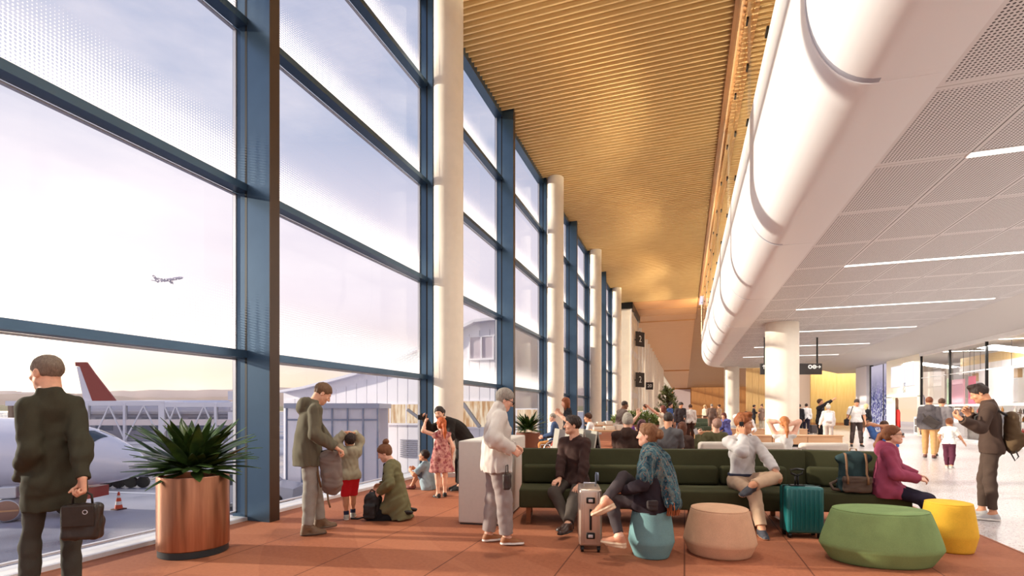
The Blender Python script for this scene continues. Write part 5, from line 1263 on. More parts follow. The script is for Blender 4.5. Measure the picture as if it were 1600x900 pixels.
def bottoms(B, o, name, m, h, t=0.01, length=0.96, loose=0.01, loose_top=0.0, waist=0.09, fold=0.0028, seed=2, wl=0.13, paint=None):
    s = B.s; S = Sculpt(h); up = B.Rp[:, 2]
    f = B.sex == 'f'; pw = 0.168 if f else 0.145 if B.sex == 'c' else 0.162
    S.ell(B.P, vec(pw * B.w * s + t, 0.108 * B.w * s + t, 0.13 * s + t), B.Rp, 0.05)
    for sd in (1, -1): S.ell(B.P + B.Rp @ vec(sd * 0.07, -0.05, -0.05) * s, vec(0.08, 0.075, 0.085) * s * B.w + t, B.Rp, 0.05)
    S.cut(B.P + up * waist * s, up)
    for sd in (1, -1): leg(B, S, sd, t, length, 0.04, loose, loose_top)
    if fold: S.folds(fold * s, wl * s, seed, (1, 1, 0.9))
    return sculpt_obj(name, S, m, o, paint)
def shoes(B, o, m, sole, h, high=0.0, t=0.007, name='shoe', sole_h=0.022, open_=False, wedge=0.0):
    s = B.s
    for sd in (1, -1):
        A, R = B.an[sd], B.ft[sd]; q = lambda x, y, z: A + R @ vec(x, y, z) * s; S = Sculpt(h)
        if not open_:
            S.cone(q(0, -0.012, -0.02 + high), q(0, -0.028, -0.052), 0.036 * s + t, 0.035 * s + t, 0.02); S.cone(q(0, 0.0, -0.025 + high), q(0, 0.09, -0.053), 0.035 * s + t, 0.031 * s + t, 0.03)
            S.cone(q(0, 0.07, -0.055), q(0.0, 0.16, -0.062), 0.036 * s + t, 0.028 * s + t, 0.02, flat=(R[:, 2], 0.75))
            S.cut(q(0, 0, 0.008 + high), R[:, 2])
        else:
            S.cone(q(0, 0.1, -0.06), q(0, 0.115, -0.06), 0.036 * s + t, 0.036 * s + t, 0.01, flat=(R[:, 2], 0.8)); S.cone(q(0, -0.03, -0.03), q(0, -0.02, -0.02), 0.036 * s + t, 0.036 * s + t, 0.01)
        S.cone(q(0, -0.03, -0.074), q(0, 0.07, -0.074), 0.036 * s + t, 0.04 * s + t, 0.01, flat=(R[:, 2], 0.3)); S.cone(q(0, 0.07, -0.074), q(0, 0.16, -0.074), 0.041 * s + t, 0.034 * s + t, 0.01, flat=(R[:, 2], 0.3))
        if wedge: S.cone(q(0, -0.035, -0.085 - wedge * 0.5), q(0, 0.13, -0.08), 0.038 * s, 0.034 * s, 0.01, flat=(R[:, 2], 0.9))
        S.cut(q(0, 0, -0.085 - wedge), -R[:, 2])
        def paint(C, A=A, R=R): return (((C - A) @ R)[:, 2] < -0.085 * s + sole_h * s).astype(int)
        sculpt_obj(name, S, [m, sole], o, paint)
def hair(B, o, m, h, style='short', thick=0.010, curl=0.0, seed=3, name='hair'):
    k = B.hs; R = B.Rh; P = B.hp; S = Sculpt(h); th = thick
    S.ell(P(0, -0.014, 0.032), vec(0.075 + th, 0.095 + th, 0.088 + th) * k, R, 0.01)
    if style in ('quiff',): S.ell(P(0, 0.038, 0.118), vec(0.052, 0.05, 0.034) * k, R @ rot('x', 20), 0.03); S.ell(P(0, -0.02, 0.112), vec(0.058, 0.07, 0.024) * k, R, 0.03)
    if style == 'part': S.ell(P(0.01, 0.03, 0.095), vec(0.06, 0.06, 0.03) * k, R, 0.03)
    S.cut(P(0, 0.03, 0.005), R @ vec(0, 1.0, -1.02)) if style != 'fringe' else S.cut(P(0, 0.06, 0.02), R @ vec(0, 1.0, -1.3))
    if style in ('short', 'quiff', 'part', 'fringe'): S.cut(P(0, -0.06, -0.058), R @ vec(0, 0.25, -1))
    else:
        S.ell(P(0, -0.04, -0.03), vec(0.078, 0.065, 0.06) * k, R, 0.02) if style != 'bun' else S.ell(P(0, -0.045, -0.02), vec(0.07, 0.055, 0.05) * k, R, 0.02)
    if style == 'bun': S.ell(P(0, -0.085, 0.135), vec(0.048, 0.046, 0.042) * k, R, 0.004)
    if style == 'lowbun': S.ell(P(0, -0.125, 0.01), vec(0.062, 0.045, 0.055) * k, R, 0.008)
    if style == 'pony':
        S.cone(P(0, -0.105, 0.03), P(0, -0.135, -0.01), 0.026 * k, 0.033 * k, 0.015); b = P(0, -0.135, -0.01); e = b + vec(0, -0.03, -0.24) * k + R @ vec(0, -0.02, 0) * k
        S.cone(b, (b + e) / 2 + R @ vec(0, -0.02, 0) * k, 0.036 * k, 0.034 * k, 0.02); S.cone((b + e) / 2 + R @ vec(0, -0.02, 0) * k, e, 0.034 * k, 0.015 * k, 0.02)
    if style in ('long', 'bob'):
        L = 0.30 if style == 'long' else 0.12
        b = P(0, -0.05, -0.03); e = b + vec(0, 0, -L) * k + R @ vec(0, -0.035, 0) * k; S.cone(b, e, 0.085 * k, 0.07 * k, 0.03, flat=(R[:, 1], 0.6))
        for sd in (1, -1):
            b = P(sd * 0.068, 0.005, 0.0); e = b + vec(0, 0, -L * 0.75) * k; S.cone(b, e, 0.026 * k, 0.022 * k, 0.03)
    if curl: S.folds(curl * k, 0.035 * k, seed)
    elif fine_hair: S.folds(0.0025 * k, 0.03 * k, seed, (1, 0.5, 0.5))
    return sculpt_obj(name, S, m, o)
fine_hair = True
def on_knee(B, sd, x=0.0, y=-0.02, z=0.088):
    return tuple((B.kn[sd] + vec(x, y, z) * B.s) / B.s)
def place(px, py=None, d=None, phi=0.0):
    """floor point for a figure and its heading; phi: 0 faces away, 90 faces right, 180 faces the viewer"""
    p = G(px, py) if d is None else GD(px, d)
    a = math.atan2(p.y, p.x) - math.radians(phi)
    return p, a - PI / 2
def rel(p, rz, w):
    """world point w in the figure's own axes"""
    c, s = math.cos(-rz), math.sin(-rz); x, y = w[0] - p[0], w[1] - p[1]
    return (c * x - s * y, s * x + c * y, w[2] - p[2])
# ================================================================== PEOPLE: the cast
class Fig:
    def __init__(s, px, py=None, d=None, phi=0.0, H=1.75):
        s.p, s.rz = place(px, py, d, phi); s.s = H / 1.75; s.H = H
    def T(s, px, py, d):
        q = rel(s.p, s.rz, W(px, py, d)); return (q[0] / s.s, q[1] / s.s, q[2] / s.s)
white_sole = mat('white_sole', (226, 220, 212), 0.5); dark_sole = mat('dark_sole', (34, 28, 26), 0.6); tan_sole = mat('tan_sole', (176, 130, 92), 0.6)
BR, DK_, BL, GY, AU, RD = hairm('hair_brown', (78, 50, 34)), hairm('hair_dark', (50, 36, 30)), hairm('hair_blond', (206, 176, 130)), hairm('hair_grey', (146, 138, 128)), hairm('hair_auburn', (134, 74, 40)), hairm('hair_red', (176, 84, 36))
def clothc(n, *c, **k): return fabric('cloth_' + n, c, 300, 0.12, 0.15, **k)
def who(F, B, h, sk, label, tops=(), bot=None, shoe=None, hr=None, face=None, fine=True, group=None):
    o = make_body(B, h, sk, label, 'person', group, F.p, F.rz, fine)
    for n, m, kw in tops: top(B, o, n, m, max(h, 0.008), **kw)
    if bot: bottoms(B, o, bot[0], bot[1], max(h, 0.008), **bot[2])
    if shoe: shoes(B, o, shoe[0], shoe[1], min(h, 0.01), **shoe[2])
    if hr: hair(B, o, hr[0], min(h, 0.012), hr[1], *hr[2:])
    if face: eyes(B, o, face, glasses=None)
    return o
def at_local(B, o, M, name, m, parts, smooth=True): pass
def prop(name, label, cat, loc, rz, group=None): return empty(name, tuple(loc), rz, label, cat, group)
def sc(name, h, fn, m, parent, paint=None):
    S = Sculpt(h); fn(S); return sculpt_obj(name, S, m, parent, paint)
I3 = np.eye(3)

# --- man in the long dark coat, back to us, at the left
F_ = Fig(86, d=3.62, phi=-20, H=1.89)
B = Body(F_.H, 'm', w=0.64, side=-5, hs=0.95, head=(6, 22, 0), ra=dict(hand=F_.T(133, 778, 3.5), palm=(-1, 0.2, 0), curl=1.5, dir=(0, 0, -1)), la=dict(hand=(-0.13, 0.12, 0.94), pole=(-0.15, -1, 0), dir=(0.5, 0.6, -0.6)), rl=dict(foot=(0.1, 0.02, .085)), ll=dict(foot=(-0.11, 0.08, .085)))
o = who(F_, B, 0.0065, 'light', 'man seen from behind in a long dark coat, looking out at the left', [('coat', clothc('coat', 62, 60, 48), dict(t=0.014, hem=-0.22, flare=0.18, collar='stand', loose=-0.003, seed=4, fold=0.004))], ('trousers', clothc('charcoal', 66, 64, 58), dict(loose=0.012)), (mat('shoe_dark', (40, 34, 30), 0.4), dark_sole, {}), (hairm('hair_ash', (122, 106, 92)), 'short', 0.006))
hp_ = Vector(B.wr[1] + B.hd[1] * 0.085); c_, s_ = math.cos(F_.rz), math.sin(F_.rz)
def to_w(F, q): c_, s_ = math.cos(F.rz), math.sin(F.rz); return Vector((F.p[0] + c_ * q[0] - s_ * q[1], F.p[1] + s_ * q[0] + c_ * q[1], q[2]))
hw = to_w(F_, hp_); bag = prop('leather_bag', 'dark leather bag held low by the man in the long coat', 'bag', (hw.x, hw.y, hw.z - 0.34), TH + 0.25)
lea = mat('bag_leather', (48, 40, 34), 0.42, var=0.25, scale=14, bump=0.2)
sc('bag_body', 0.007, lambda S: (S.box((0, 0, 0.125), (0.115, 0.055, 0.125), I3, 0.03, 0.01), S.ell((0.03, 0.04, 0.1), (0.08, 0.03, 0.09), I3, 0.03), S.folds(0.004, 0.08, 3)), lea, bag)
MB().tube([(-0.06, 0, 0.24), (-0.055, 0, 0.31), (0, 0, 0.345), (0.055, 0, 0.31), (0.06, 0, 0.24)], 0.008, 8).build('handle', lea, bag, smooth=True)
MB().rbox(-0.095, 0.095, -0.062, -0.05, 0.1, 0.245, 0.012).build('flap', lea, bag, smooth=False); MB().tube([(0.045 + 0.014 * math.cos(a), -0.064, 0.2 + 0.014 * math.sin(a)) for a in [2 * PI * i / 12 for i in range(12)]], 0.003, 6, closed=True).build('ring', alu_frame, bag, smooth=True)

# --- man in the grey cardigan handing over a rucksack
F_ = Fig(485, py=833, phi=78, H=1.86)
B = Body(F_.H, 'm', pelvis=(0, -0.03, 0.95), bend=12, head=(36, -4, 0), ra=dict(hand=F_.T(524, 699, 5.98), pole=(0.3, -0.4, -1), palm=(0, 0, -1), curl=1.0), la=dict(hand=F_.T(522, 703, 6.3), pole=(-0.3, -0.4, -1), palm=(0, 0, -1), curl=1.0), rl=dict(foot=(0.09, -0.05, .085)), ll=dict(foot=(-0.1, 0.13, .085)))
o = who(F_, B, 0.007, 'light', 'man in an olive grey hooded cardigan holding out a rucksack by the window', [('cardigan', clothc('cardigan', 100, 94, 78), dict(t=0.018, hem=-0.17, flare=0.05, hood=True, loose=0.01, seed=6))], ('trousers', clothc('stone', 152, 148, 140), dict(loose=0.014, t=0.013, fold=0.003)), (mat('boot_brown', (112, 88, 66), 0.5), mat('boot_sole', (84, 66, 52), 0.6), dict(high=0.045, t=0.014)), (hairm('hair_lightbrown', (112, 84, 60)), 'short', 0.008), BR)
hw = W(519, 706, 6.08); rk = prop('rucksack', 'grey mauve rucksack hanging from the hands of the man in the cardigan', 'rucksack', (hw.x, hw.y, hw.z - 0.52), TH + 0.1)
gm_ = clothc('mauve_grey', 126, 112, 104)
sc('rucksack_body', 0.008, lambda S: (S.cone((0, 0, 0.12), (-0.02, 0, 0.42), 0.12, 0.13, 0.03, flat=((0, 1, 0), 0.7)), S.box((0.01, -0.06, 0.2), (0.085, 0.05, 0.12), rot('y', -6), 0.04, 0.03), S.cone((-0.13, 0, 0.49), (0.09, 0, 0.52), 0.025, 0.02, 0.04), S.folds(0.005, 0.12, 5)), gm_, rk)
MB().tube([(-0.14, -0.02, 0.46), (-0.17, -0.03, 0.3), (-0.12, -0.04, 0.1)], 0.012, 6).build('strap', mat('strap_tan', (120, 92, 66), 0.7), rk, smooth=True); MB().tube([(-0.05, -0.03, 0.05), (-0.03, -0.06, -0.06), (-0.01, -0.05, -0.14)], 0.011, 6).build('strap', mat('strap_tan', (120, 92, 66), 0.7), rk, smooth=True)
MB().tube([(-0.13, 0, 0.52), (-0.02, -0.02, 0.545), (0.1, 0, 0.53)], 0.014, 6).build('rim', mat('strap_dark', (52, 46, 44), 0.7), rk, smooth=True)

# --- boy in red shorts, hands on his head
F_ = Fig(547, py=811, phi=-25, H=1.13)
B = Body(F_.H, 'c', hs=1.34, head=(-6, -8, 0), ra=dict(hand=(0.09, 0.0, 1.82), pole=(1, 0.6, 0.2), dir=(-1, 0.1, 0.1), palm=(0, 0, -1)), la=dict(hand=(-0.09, 0.05, 1.84), pole=(-1, 0.8, 0.2), dir=(1, 0.1, 0.1), palm=(0, 0, -1)), rl=dict(foot=(0.1, 0.08, .085), toe=35), ll=dict(foot=(-0.09, -0.02, .085), toe=20))
o = who(F_, B, 0.0065, 'tan', 'small boy in bright red shorts with both hands on his head', [('hoodie', clothc('putty', 160, 152, 130), dict(t=0.026, hem=-0.1, hood=True, loose=0.01, fold=0.004))], ('shorts', clothc('bright_red', 200, 34, 44), dict(length=0.5, loose_top=0.018, t=0.012, waist=0.06)), (mat('sneaker_grey', (168, 166, 158), 0.6), white_sole, dict(high=0.02)), (DK_, 'short', 0.012, 0.004))
for sd in (1, -1):
    S = Sculpt(0.006); S.cone(B.an[sd] + (B.kn[sd] - B.an[sd]) * 0.05, B.an[sd] + (B.kn[sd] - B.an[sd]) * 0.25, 0.034, 0.036, 0.01, cap=True); sculpt_obj('sock', S, clothc('navy', 44, 48, 70), o)

# --- kneeling woman with a small black backpack
F_ = Fig(616, d=6.95, phi=-72, H=1.68)
kd = dict(pole=(0, 1, -0.25), foot_dir=(0, -1, -0.15), foot_up=(0, 0.15, -1))
B = Body(F_.H, 'f', pelvis=(0, -0.02, 0.285), bend=14, head=(26, 8, 0), ra=dict(hand=F_.T(596, 758, 7.0), pole=(1, -0.5, -0.8), palm=(-1, 0, -0.4)), la=dict(hand=F_.T(594, 768, 6.75), pole=(-1, -0.5, -0.8), palm=(1, 0, -0.4)), rl=dict(kd, foot=(0.1, -0.1, 0.075)), ll=dict(kd, foot=(-0.1, -0.1, 0.075)))
o = who(F_, B, 0.007, 'pink', 'kneeling woman in an olive coat with a hair bun, opening a black backpack', [('coat', clothc('olive_coat', 112, 108, 78), dict(t=0.016, hem=-0.262, flare=0.1, back=-0.09, loose=0.012, fold=0.006, collar=None, seed=9))], ('trousers', clothc('black', 30, 28, 30), {}), (mat('shoe_black', (28, 26, 26), 0.5), dark_sole, {}), (hairm('hair_chestnut', (116, 76, 50)), 'bun', 0.012), BR)
S = Sculpt(0.007); q = lambda x, y, z: B.C + B.Rc @ vec(x, y, z) * B.s
S.cone(q(-0.06, 0.06, 0.19), q(-0.03, 0.135, 0.0), 0.03, 0.03, 0.02); S.cone(q(-0.03, 0.135, 0.0), q(-0.02, 0.135, -0.2), 0.03, 0.025, 0.02); S.cone(q(-0.06, 0.06, 0.19), q(0.06, 0.02, 0.22), 0.025, 0.025, 0.02)
sculpt_obj('scarf', S, clothc('black', 30, 28, 30), o)
g0 = W(583, 806, 6.9); bp = prop('backpack', 'small black backpack standing on the carpet before the kneeling woman', 'backpack', (g0.x, g0.y, 0), TH)
sc('bag_body', 0.008, lambda S: (S.box((0, 0, 0.17), (0.11, 0.1, 0.17), I3, 0.06, 0.02), S.box((-0.02, -0.09, 0.13), (0.085, 0.05, 0.1), I3, 0.03, 0.02), S.ell((0, 0.0, 0.32), (0.1, 0.09, 0.06), I3, 0.03), S.folds(0.004, 0.09, 2)), mat('nylon_black', (34, 30, 30), 0.6, bump=0.2, scale=40), bp)
MB().tube([(-0.1, 0.02, 0.03), (-0.2, -0.02, 0.016), (-0.3, 0.0, 0.014)], 0.012, 6).build('strap', mat('nylon_black', (34, 30, 30)), bp, smooth=True); MB().tube([(-0.05, 0, 0.36), (-0.02, 0.0, 0.41), (0.04, 0.0, 0.37)], 0.01, 6).build('handle', mat('nylon_black', (34, 30, 30)), bp, smooth=True)

# --- woman in black bending down with a camera
F_ = Fig(712, d=9.35, phi=-118, H=1.78)
B = Body(F_.H, 'f', pelvis=(0, -0.16, 0.95), pbend=30, bend=66, mid=48, head=(10, 38, 8), ra=dict(hand=F_.T(664, 655, 9.15), pole=(0.4, -0.2, -1), palm=(-1, 0, 0.2), curl=0.8), la=dict(hand=F_.T(690, 700, 9.0), pole=(-1, -0.3, -0.3)), rl=dict(foot=(0.11, -0.12, .085)), ll=dict(foot=(-0.11, -0.02, .085)))
o = who(F_, B, 0.009, 'light', 'woman in a dark suit bending over beside the column, smiling', [('blazer', clothc('suit_black', 44, 39, 36), dict(t=0.018, hem=-0.12, loose=0.012))], ('trousers', clothc('suit_black', 44, 39, 36), dict(loose=0.014)), (mat('shoe_black', (28, 26, 26)), dark_sole, {}), (DK_, 'lowbun', 0.012), DK_)
hw = W(659, 652, 9.1); cm = prop('camera', 'black camera raised at the window by the bending woman', 'camera', tuple(hw), 0.4)
MB().rbox(-0.07, 0.07, -0.035, 0.035, -0.045, 0.045, 0.012).build('camera_body', black_metal, cm); m_ = MB(); m_.M = Matrix.Rotation(PI / 2, 4, 'X'); m_.lathe([(0.04, -0.14), (0.042, -0.05), (0.035, 0.04)], 20); m_.build('lens', black_metal, cm, angle=40); MB().rbox(-0.025, 0.025, -0.02, 0.03, 0.045, 0.07, 0.008).build('finder', black_metal, cm)

# --- little girl in the pink dress
F_ = Fig(690, py=777, phi=-14, H=1.32)
B = Body(F_.H, 'c', hs=1.2, head=(-4, 8, 0), la=dict(hand=F_.T(664, 661, 8.75), pole=(-0.6, -0.6, -0.6), curl=0.8), ra=dict(hand=(0.26, 0.06, 0.93)), rl=dict(foot=(0.09, 0.06, .085), toe=15), ll=dict(foot=(-0.09, -0.04, .085), toe=-20))
t = NT('pink_dress_cloth'); co = t.coord(); f = t.noise(co, 16.0, 4.0, 0.65); p = t.bsdf(t.mix(t.n_map(f, 0.42, 0.6), rgb(196, 142, 132), rgb(140, 66, 72)), 0.85, 0, 0.2)
o = who(F_, B, 0.0075, 'pink', 'red-haired girl in a pink summer dress reaching up with her left arm', [('dress', t.m, dict(t=0.012, hem=-0.37, flare=0.55, sleeve=0.0, fold=0.008, wl=0.13))], None, (mat('sandal_black', (34, 28, 28), 0.5), dark_sole, dict(open_=True)), (RD, 'pony', 0.014, 0.004))
# --- boy sitting on the carpet by the window
F_ = Fig(662, d=9.55, phi=-62, H=1.36)
B = Body(F_.H, 'c', hs=1.16, pelvis=(0, -0.12, 0.12), bend=18, head=(-12, 10, 0), ra=dict(hand=(0.12, 0.30, 0.46), pole=(1, 0, -1)), la=dict(hand=(-0.1, 0.30, 0.44), pole=(-1, 0, -1)), rl=dict(foot=(0.1, 0.34, .085), pole=(0, 0.3, 1)), ll=dict(foot=(-0.1, 0.26, .085), pole=(0, 0.3, 1)))
o = who(F_, B, 0.0085, 'tan', 'boy in a pale blue shirt sitting on the carpet with knees drawn up', [('shirt', clothc('pale_blue', 158, 180, 190), dict(t=0.015, hem=-0.12, sleeve=0.4, loose=0.012))], ('shorts', clothc('grey_blue', 96, 110, 126), dict(length=0.42, t=0.012)), (mat('shoe_red', (126, 60, 48), 0.6), dark_sole, {}), (DK_, 'short', 0.012))

# --- older woman in the white jumper
F_ = Fig(781, py=849, phi=80, H=1.74)
B = Body(F_.H, 'f', w=1.12, pelvis=(0, -0.04, 0.95), bend=4, head=(24, -2, 0), ra=dict(hand=F_.T(800, 703, 5.42), pole=(0.7, -1, -0.4), palm=(-1, 0, -0.3), curl=0.7), la=dict(hand=F_.T(803, 701, 5.72), pole=(-0.7, -1, -0.4), palm=(1, 0, -0.3), curl=0.7), rl=dict(foot=(0.09, 0.06, .085)), ll=dict(foot=(-0.1, -0.12, .085)))
o = who(F_, B, 0.007, 'pink', 'grey-haired woman in glasses and a white jumper standing at the counter block', [('jumper', clothc('off_white', 204, 196, 188), dict(t=0.024, hem=-0.13, collar='roll', loose=0.018, fold=0.005, seed=8))], ('trousers', clothc('taupe', 152, 140, 136), dict(loose=0.026, t=0.014, fold=0.003)), (mat('sneaker_tan', (150, 96, 60), 0.6), white_sole, dict(sole_h=0.03)), (GY, 'short', 0.014, 0.002), GY)
eyes(B, o, GY, glasses=mat('glasses_dark', (30, 26, 24), 0.3)) if False else None
g = MB(); h_ = B.hs
for sd in (1, -1):
    g.tube([tuple(B.hp(sd * (0.033 + 0.026 * math.cos(a)), 0.106, 0.0 + 0.019 * math.sin(a))) for a in [2 * PI * i / 14 for i in range(14)]], 0.004, 6, closed=True); g.tube([tuple(B.hp(sd * 0.059, 0.104, 0.003)), tuple(B.hp(sd * 0.085, 0.05, 0.006)), tuple(B.hp(sd * 0.088, -0.01, 0.004))], 0.004, 6)
g.build('glasses', mat('glasses_dark', (30, 26, 24), 0.3), o, smooth=True)
hw = W(792, 752, 5.38); bg_ = prop('shoulder_bag', 'small dark bag at the hip of the grey-haired woman', 'bag', tuple(hw), TH + PI / 2 - 0.2)
sc('bag_body', 0.007, lambda S: (S.box((0, 0, 0), (0.07, 0.035, 0.085), I3, 0.02, 0.01), S.folds(0.003, 0.07, 3)), mat('bag_brown', (56, 44, 40), 0.5), bg_); MB().tube([(-0.06, 0, 0.08), (-0.05, 0, 0.17), (0.05, 0, 0.17), (0.06, 0, 0.08)], 0.006, 6).build('strap', mat('bag_brown', (56, 44, 40)), bg_, smooth=True)

# --- smiling man seated on the long sofa
F_ = Fig(899, d=6.74, phi=-142, H=1.80)
kw_ = dict(pelvis=(0, 0, 0.57), bend=5, head=(-2, -42, 0), rl=dict(foot=F_.T(889, 816, 6.28), pole=(0.75, 0.7, 1)), ll=dict(foot=F_.T(884, 832, 5.86), pole=(-0.1, 1, 0.6)))
B = Body(F_.H, 'm', **kw_)
B = Body(F_.H, 'm', **kw_, ra=dict(hand=on_knee(B, 1, -0.01, -0.085, 0.085), pole=(1, -0.5, 0.3), dir=(0.1, 0.85, -0.35), palm=(0, -0.4, -1), curl=0.55), la=dict(hand=on_knee(B, -1, 0.0, -0.11, 0.095), pole=(-1, -0.5, 0.2), dir=(0.05, 0.8, -0.45), palm=(0, -0.5, -1), curl=0.5))
o = who(F_, B, 0.006, 'light', 'smiling dark-haired man in a dark brown jumper seated on the long sofa', [('jumper', clothc('brown_knit', 64, 46, 42), dict(t=0.012, hem=-0.08, loose=0.008, sleeve=0.97))], ('trousers', clothc('dark_taupe', 76, 68, 62), dict(loose=0.016)), (mat('shoe_chestnut', (66, 44, 36), 0.4), dark_sole, dict(high=0.02)), (DK_, 'part', 0.012), DK_)

# --- woman with the shawl on the teal pouf
F_ = Fig(1019, d=5.2, phi=-80, H=1.70)
kw_ = dict(pelvis=(0, 0, 0.585), bend=4, head=(0, -2, 0), ll=dict(foot=F_.T(968, 838, 5.02), pole=(0, 1, 0.5), toe=0), rl=dict(foot=F_.T(945, 782, 4.98), pole=(0.0, 0.6, 1), foot_dir=(-0.15, 0.9, -0.5), foot_up=(0, 0.5, 0.9)))
B = Body(F_.H, 'f', **kw_)
B = Body(F_.H, 'f', **kw_, la=dict(hand=on_knee(B, -1, 0.0, -0.14, 0.085), pole=(-0.6, -1, -0.1), palm=(0.2, -0.3, -1), dir=(0.1, 1, -0.15)), ra=dict(hand=F_.T(996, 765, 5.4), pole=(1, -1, 0)))
o = who(F_, B, 0.0065, 'pink', 'woman with a blue shawl and low bun sitting cross-legged on the teal pouf', [('jumper', clothc('aubergine', 46, 38, 44), dict(t=0.012, hem=-0.13, loose=0.008))], ('trousers', clothc('slate', 70, 62, 64), dict(loose=0.006, t=0.008)), (mat('sandal_tan', (190, 130, 100), 0.5), mat('wedge_cream', (216, 190, 160), 0.6), dict(wedge=0.03, sole_h=0.028)), (hairm('hair_copper', (122, 82, 52)), 'lowbun', 0.012), BR)
t = NT('shawl_cloth'); co = t.coord(); f = t.noise(co, 22.0, 5.0, 0.7); g_2 = t.noise(co, 60.0, 2.0); wv = t.n('ShaderNodeTexWave'); wv.inputs['Scale'].default_value = 9.0; wv.inputs['Distortion'].default_value = 4.0; t.l(co, wv.inputs['Vector'])
c1 = t.mix(t.n_map(f, 0.42, 0.58), rgb(30, 58, 72), rgb(74, 106, 114)); c1 = t.mix(t.math('MULTIPLY', t.math('GREATER_THAN', wv.outputs['Fac'], 0.8), 0.45), c1, rgb(130, 140, 130)); c1 = t.mix(t.math('MULTIPLY', t.math('GREATER_THAN', g_2, 0.64), 0.7), c1, rgb(190, 120, 76))
p = t.bsdf(c1, 0.9, 0, 0.2); t.bump(p, f, 0.5, 0.01); shawl_m = t.m
S = Sculpt(0.0075); q = lambda x, y, z: B.C + B.Rc @ vec(x, y, z) * B.s
S.ell(B.C + B.Rc @ vec(0, -0.01, 0.03) * B.s, vec(0.178, 0.138, 0.2) * B.s, B.Rc, 0.05); S.cone(B.N, B.N + B.Rc @ vec(0, 0.02, 0.05), 0.085, 0.08, 0.04)
for sd in (1, -1): S.cone(B.N, B.sh[sd], 0.065, 0.075, 0.05); S.cone(B.sh[sd], B.sh[sd] + (B.el[sd] - B.sh[sd]) * 0.75, 0.075, 0.075, 0.05)
S.cone(q(-0.03, -0.13, 0.1), q(-0.08, -0.2, -0.33), 0.07, 0.09, 0.06); S.cone(q(0.08, -0.12, 0.1), q(0.05, -0.2, -0.25), 0.07, 0.07, 0.06); S.cone(q(-0.17, 0.05, 0.05), q(-0.12, 0.1, -0.2), 0.06, 0.03, 0.05)
S.cut(q(0, 0, -0.36), (0, 0.1, -1)); S.folds(0.009, 0.11, 12, (1.2, 1.2, 0.3))
sculpt_obj('shawl', S, shawl_m, o)
m_ = MB(); r_ = random.Random(2)
for i in range(60):
    a = r_.uniform(0, 1); b = r_.uniform(0, 1); st_ = q(-0.16 + 0.22 * a, -0.16 - 0.1 * b, -0.34); m_.tube([tuple(st_), tuple(st_ + vec(r_.uniform(-.01, .01), r_.uniform(-.01, .01), -0.05)), tuple(st_ + vec(r_.uniform(-.02, .02), r_.uniform(-.02, .02), -0.11))], 0.0055, 5)
m_.build('fringe', mat('fringe_rust', (150, 84, 48), 0.9), o)
hw = W(1019, 790, 4.93); pu = prop('pouch', 'dark grey pouch hanging at the hip of the woman with the shawl', 'bag', tuple(hw), TH)
sc('pouch_body', 0.006, lambda S: (S.box((0, 0, 0), (0.055, 0.022, 0.05), I3, 0.02, 0.01), S.folds(0.002, 0.06, 3)), clothc('pouch_grey', 60, 54, 54), pu); MB().rbox(-0.05, 0.05, -0.032, -0.018, 0.0, 0.052, 0.01).build('flap', clothc('pouch_grey', 60, 54, 54), pu)

# --- man with the phone, legs crossed
F_ = Fig(1160, d=6.62, phi=146, H=1.84)
kw_ = dict(pelvis=(0, 0, 0.565), bend=-4, head=(6, 46, 0), rl=dict(foot=F_.T(1190, 826, 5.98), pole=(0.1, 1, 0.4), toe=20), ll=dict(foot=F_.T(1176, 758, 6.0), pole=(-1, 0.5, 0.35), foot_dir=(0.85, 0.3, -0.25), foot_up=(0.1, 0.5, 0.8)))
B = Body(F_.H, 'm', **kw_)
B = Body(F_.H, 'm', **kw_, ra=dict(hand=tuple(B.hp(0.115, 0.03, -0.15) / B.s), pole=(1, -0.2, -1), dir=B.hp(0.10, -0.02, 0) - B.hp(0.115, 0.03, -0.15), palm=-B.Rh[:, 0], curl=0.55), la=dict(hand=on_knee(B, -1, 0.0, 0.03, 0.07), pole=(-1, -0.5, -0.1), dir=(-0.3, 0.6, -0.85), palm=(0.2, -0.8, -0.6), curl=0.45))
o = who(F_, B, 0.006, 'tan', 'red-haired man in a pale shirt phoning on the long sofa, legs crossed', [('shirt', clothc('pale_shirt', 196, 192, 190), dict(t=0.013, hem=0.045, collar='shirt', loose=0.012, fold=0.005))], ('trousers', clothc('sand', 196, 166, 138), dict(loose=0.016, t=0.012, waist=0.07)), (mat('loafer_slate', (60, 62, 70), 0.5), tan_sole, dict(sole_h=0.014)), (hairm('hair_ginger', (136, 76, 38)), 'quiff', 0.009), BR)
S = Sculpt(0.006); S.ell(B.P + B.Rp @ vec(0, 0, 0.065) * B.s, vec(0.192, 0.136, 0.16), B.Rp); S.cut(B.P + B.Rp @ vec(0, 0, 0.078), B.Rp[:, 2]); S.cut(B.P + B.Rp @ vec(0, 0, 0.044), -B.Rp[:, 2]); sculpt_obj('belt', S, mat('belt_navy', (40, 44, 66), 0.5), o)
hw = to_w(F_, B.hp(0.096, -0.008, -0.028)); ph = prop('mobile_phone', 'black phone held to the ear of the man in the pale shirt', 'phone', tuple(hw), F_.rz + math.radians(46)); MB().rbox(-0.005, 0.005, -0.026, 0.026, -0.055, 0.055, 0.004).build('phone_body', black_metal, ph); MB().rbox(-0.0062, -0.0052, -0.025, 0.025, -0.056, 0.056, 0.0004, 1).build('phone_display', dark_glass, ph)

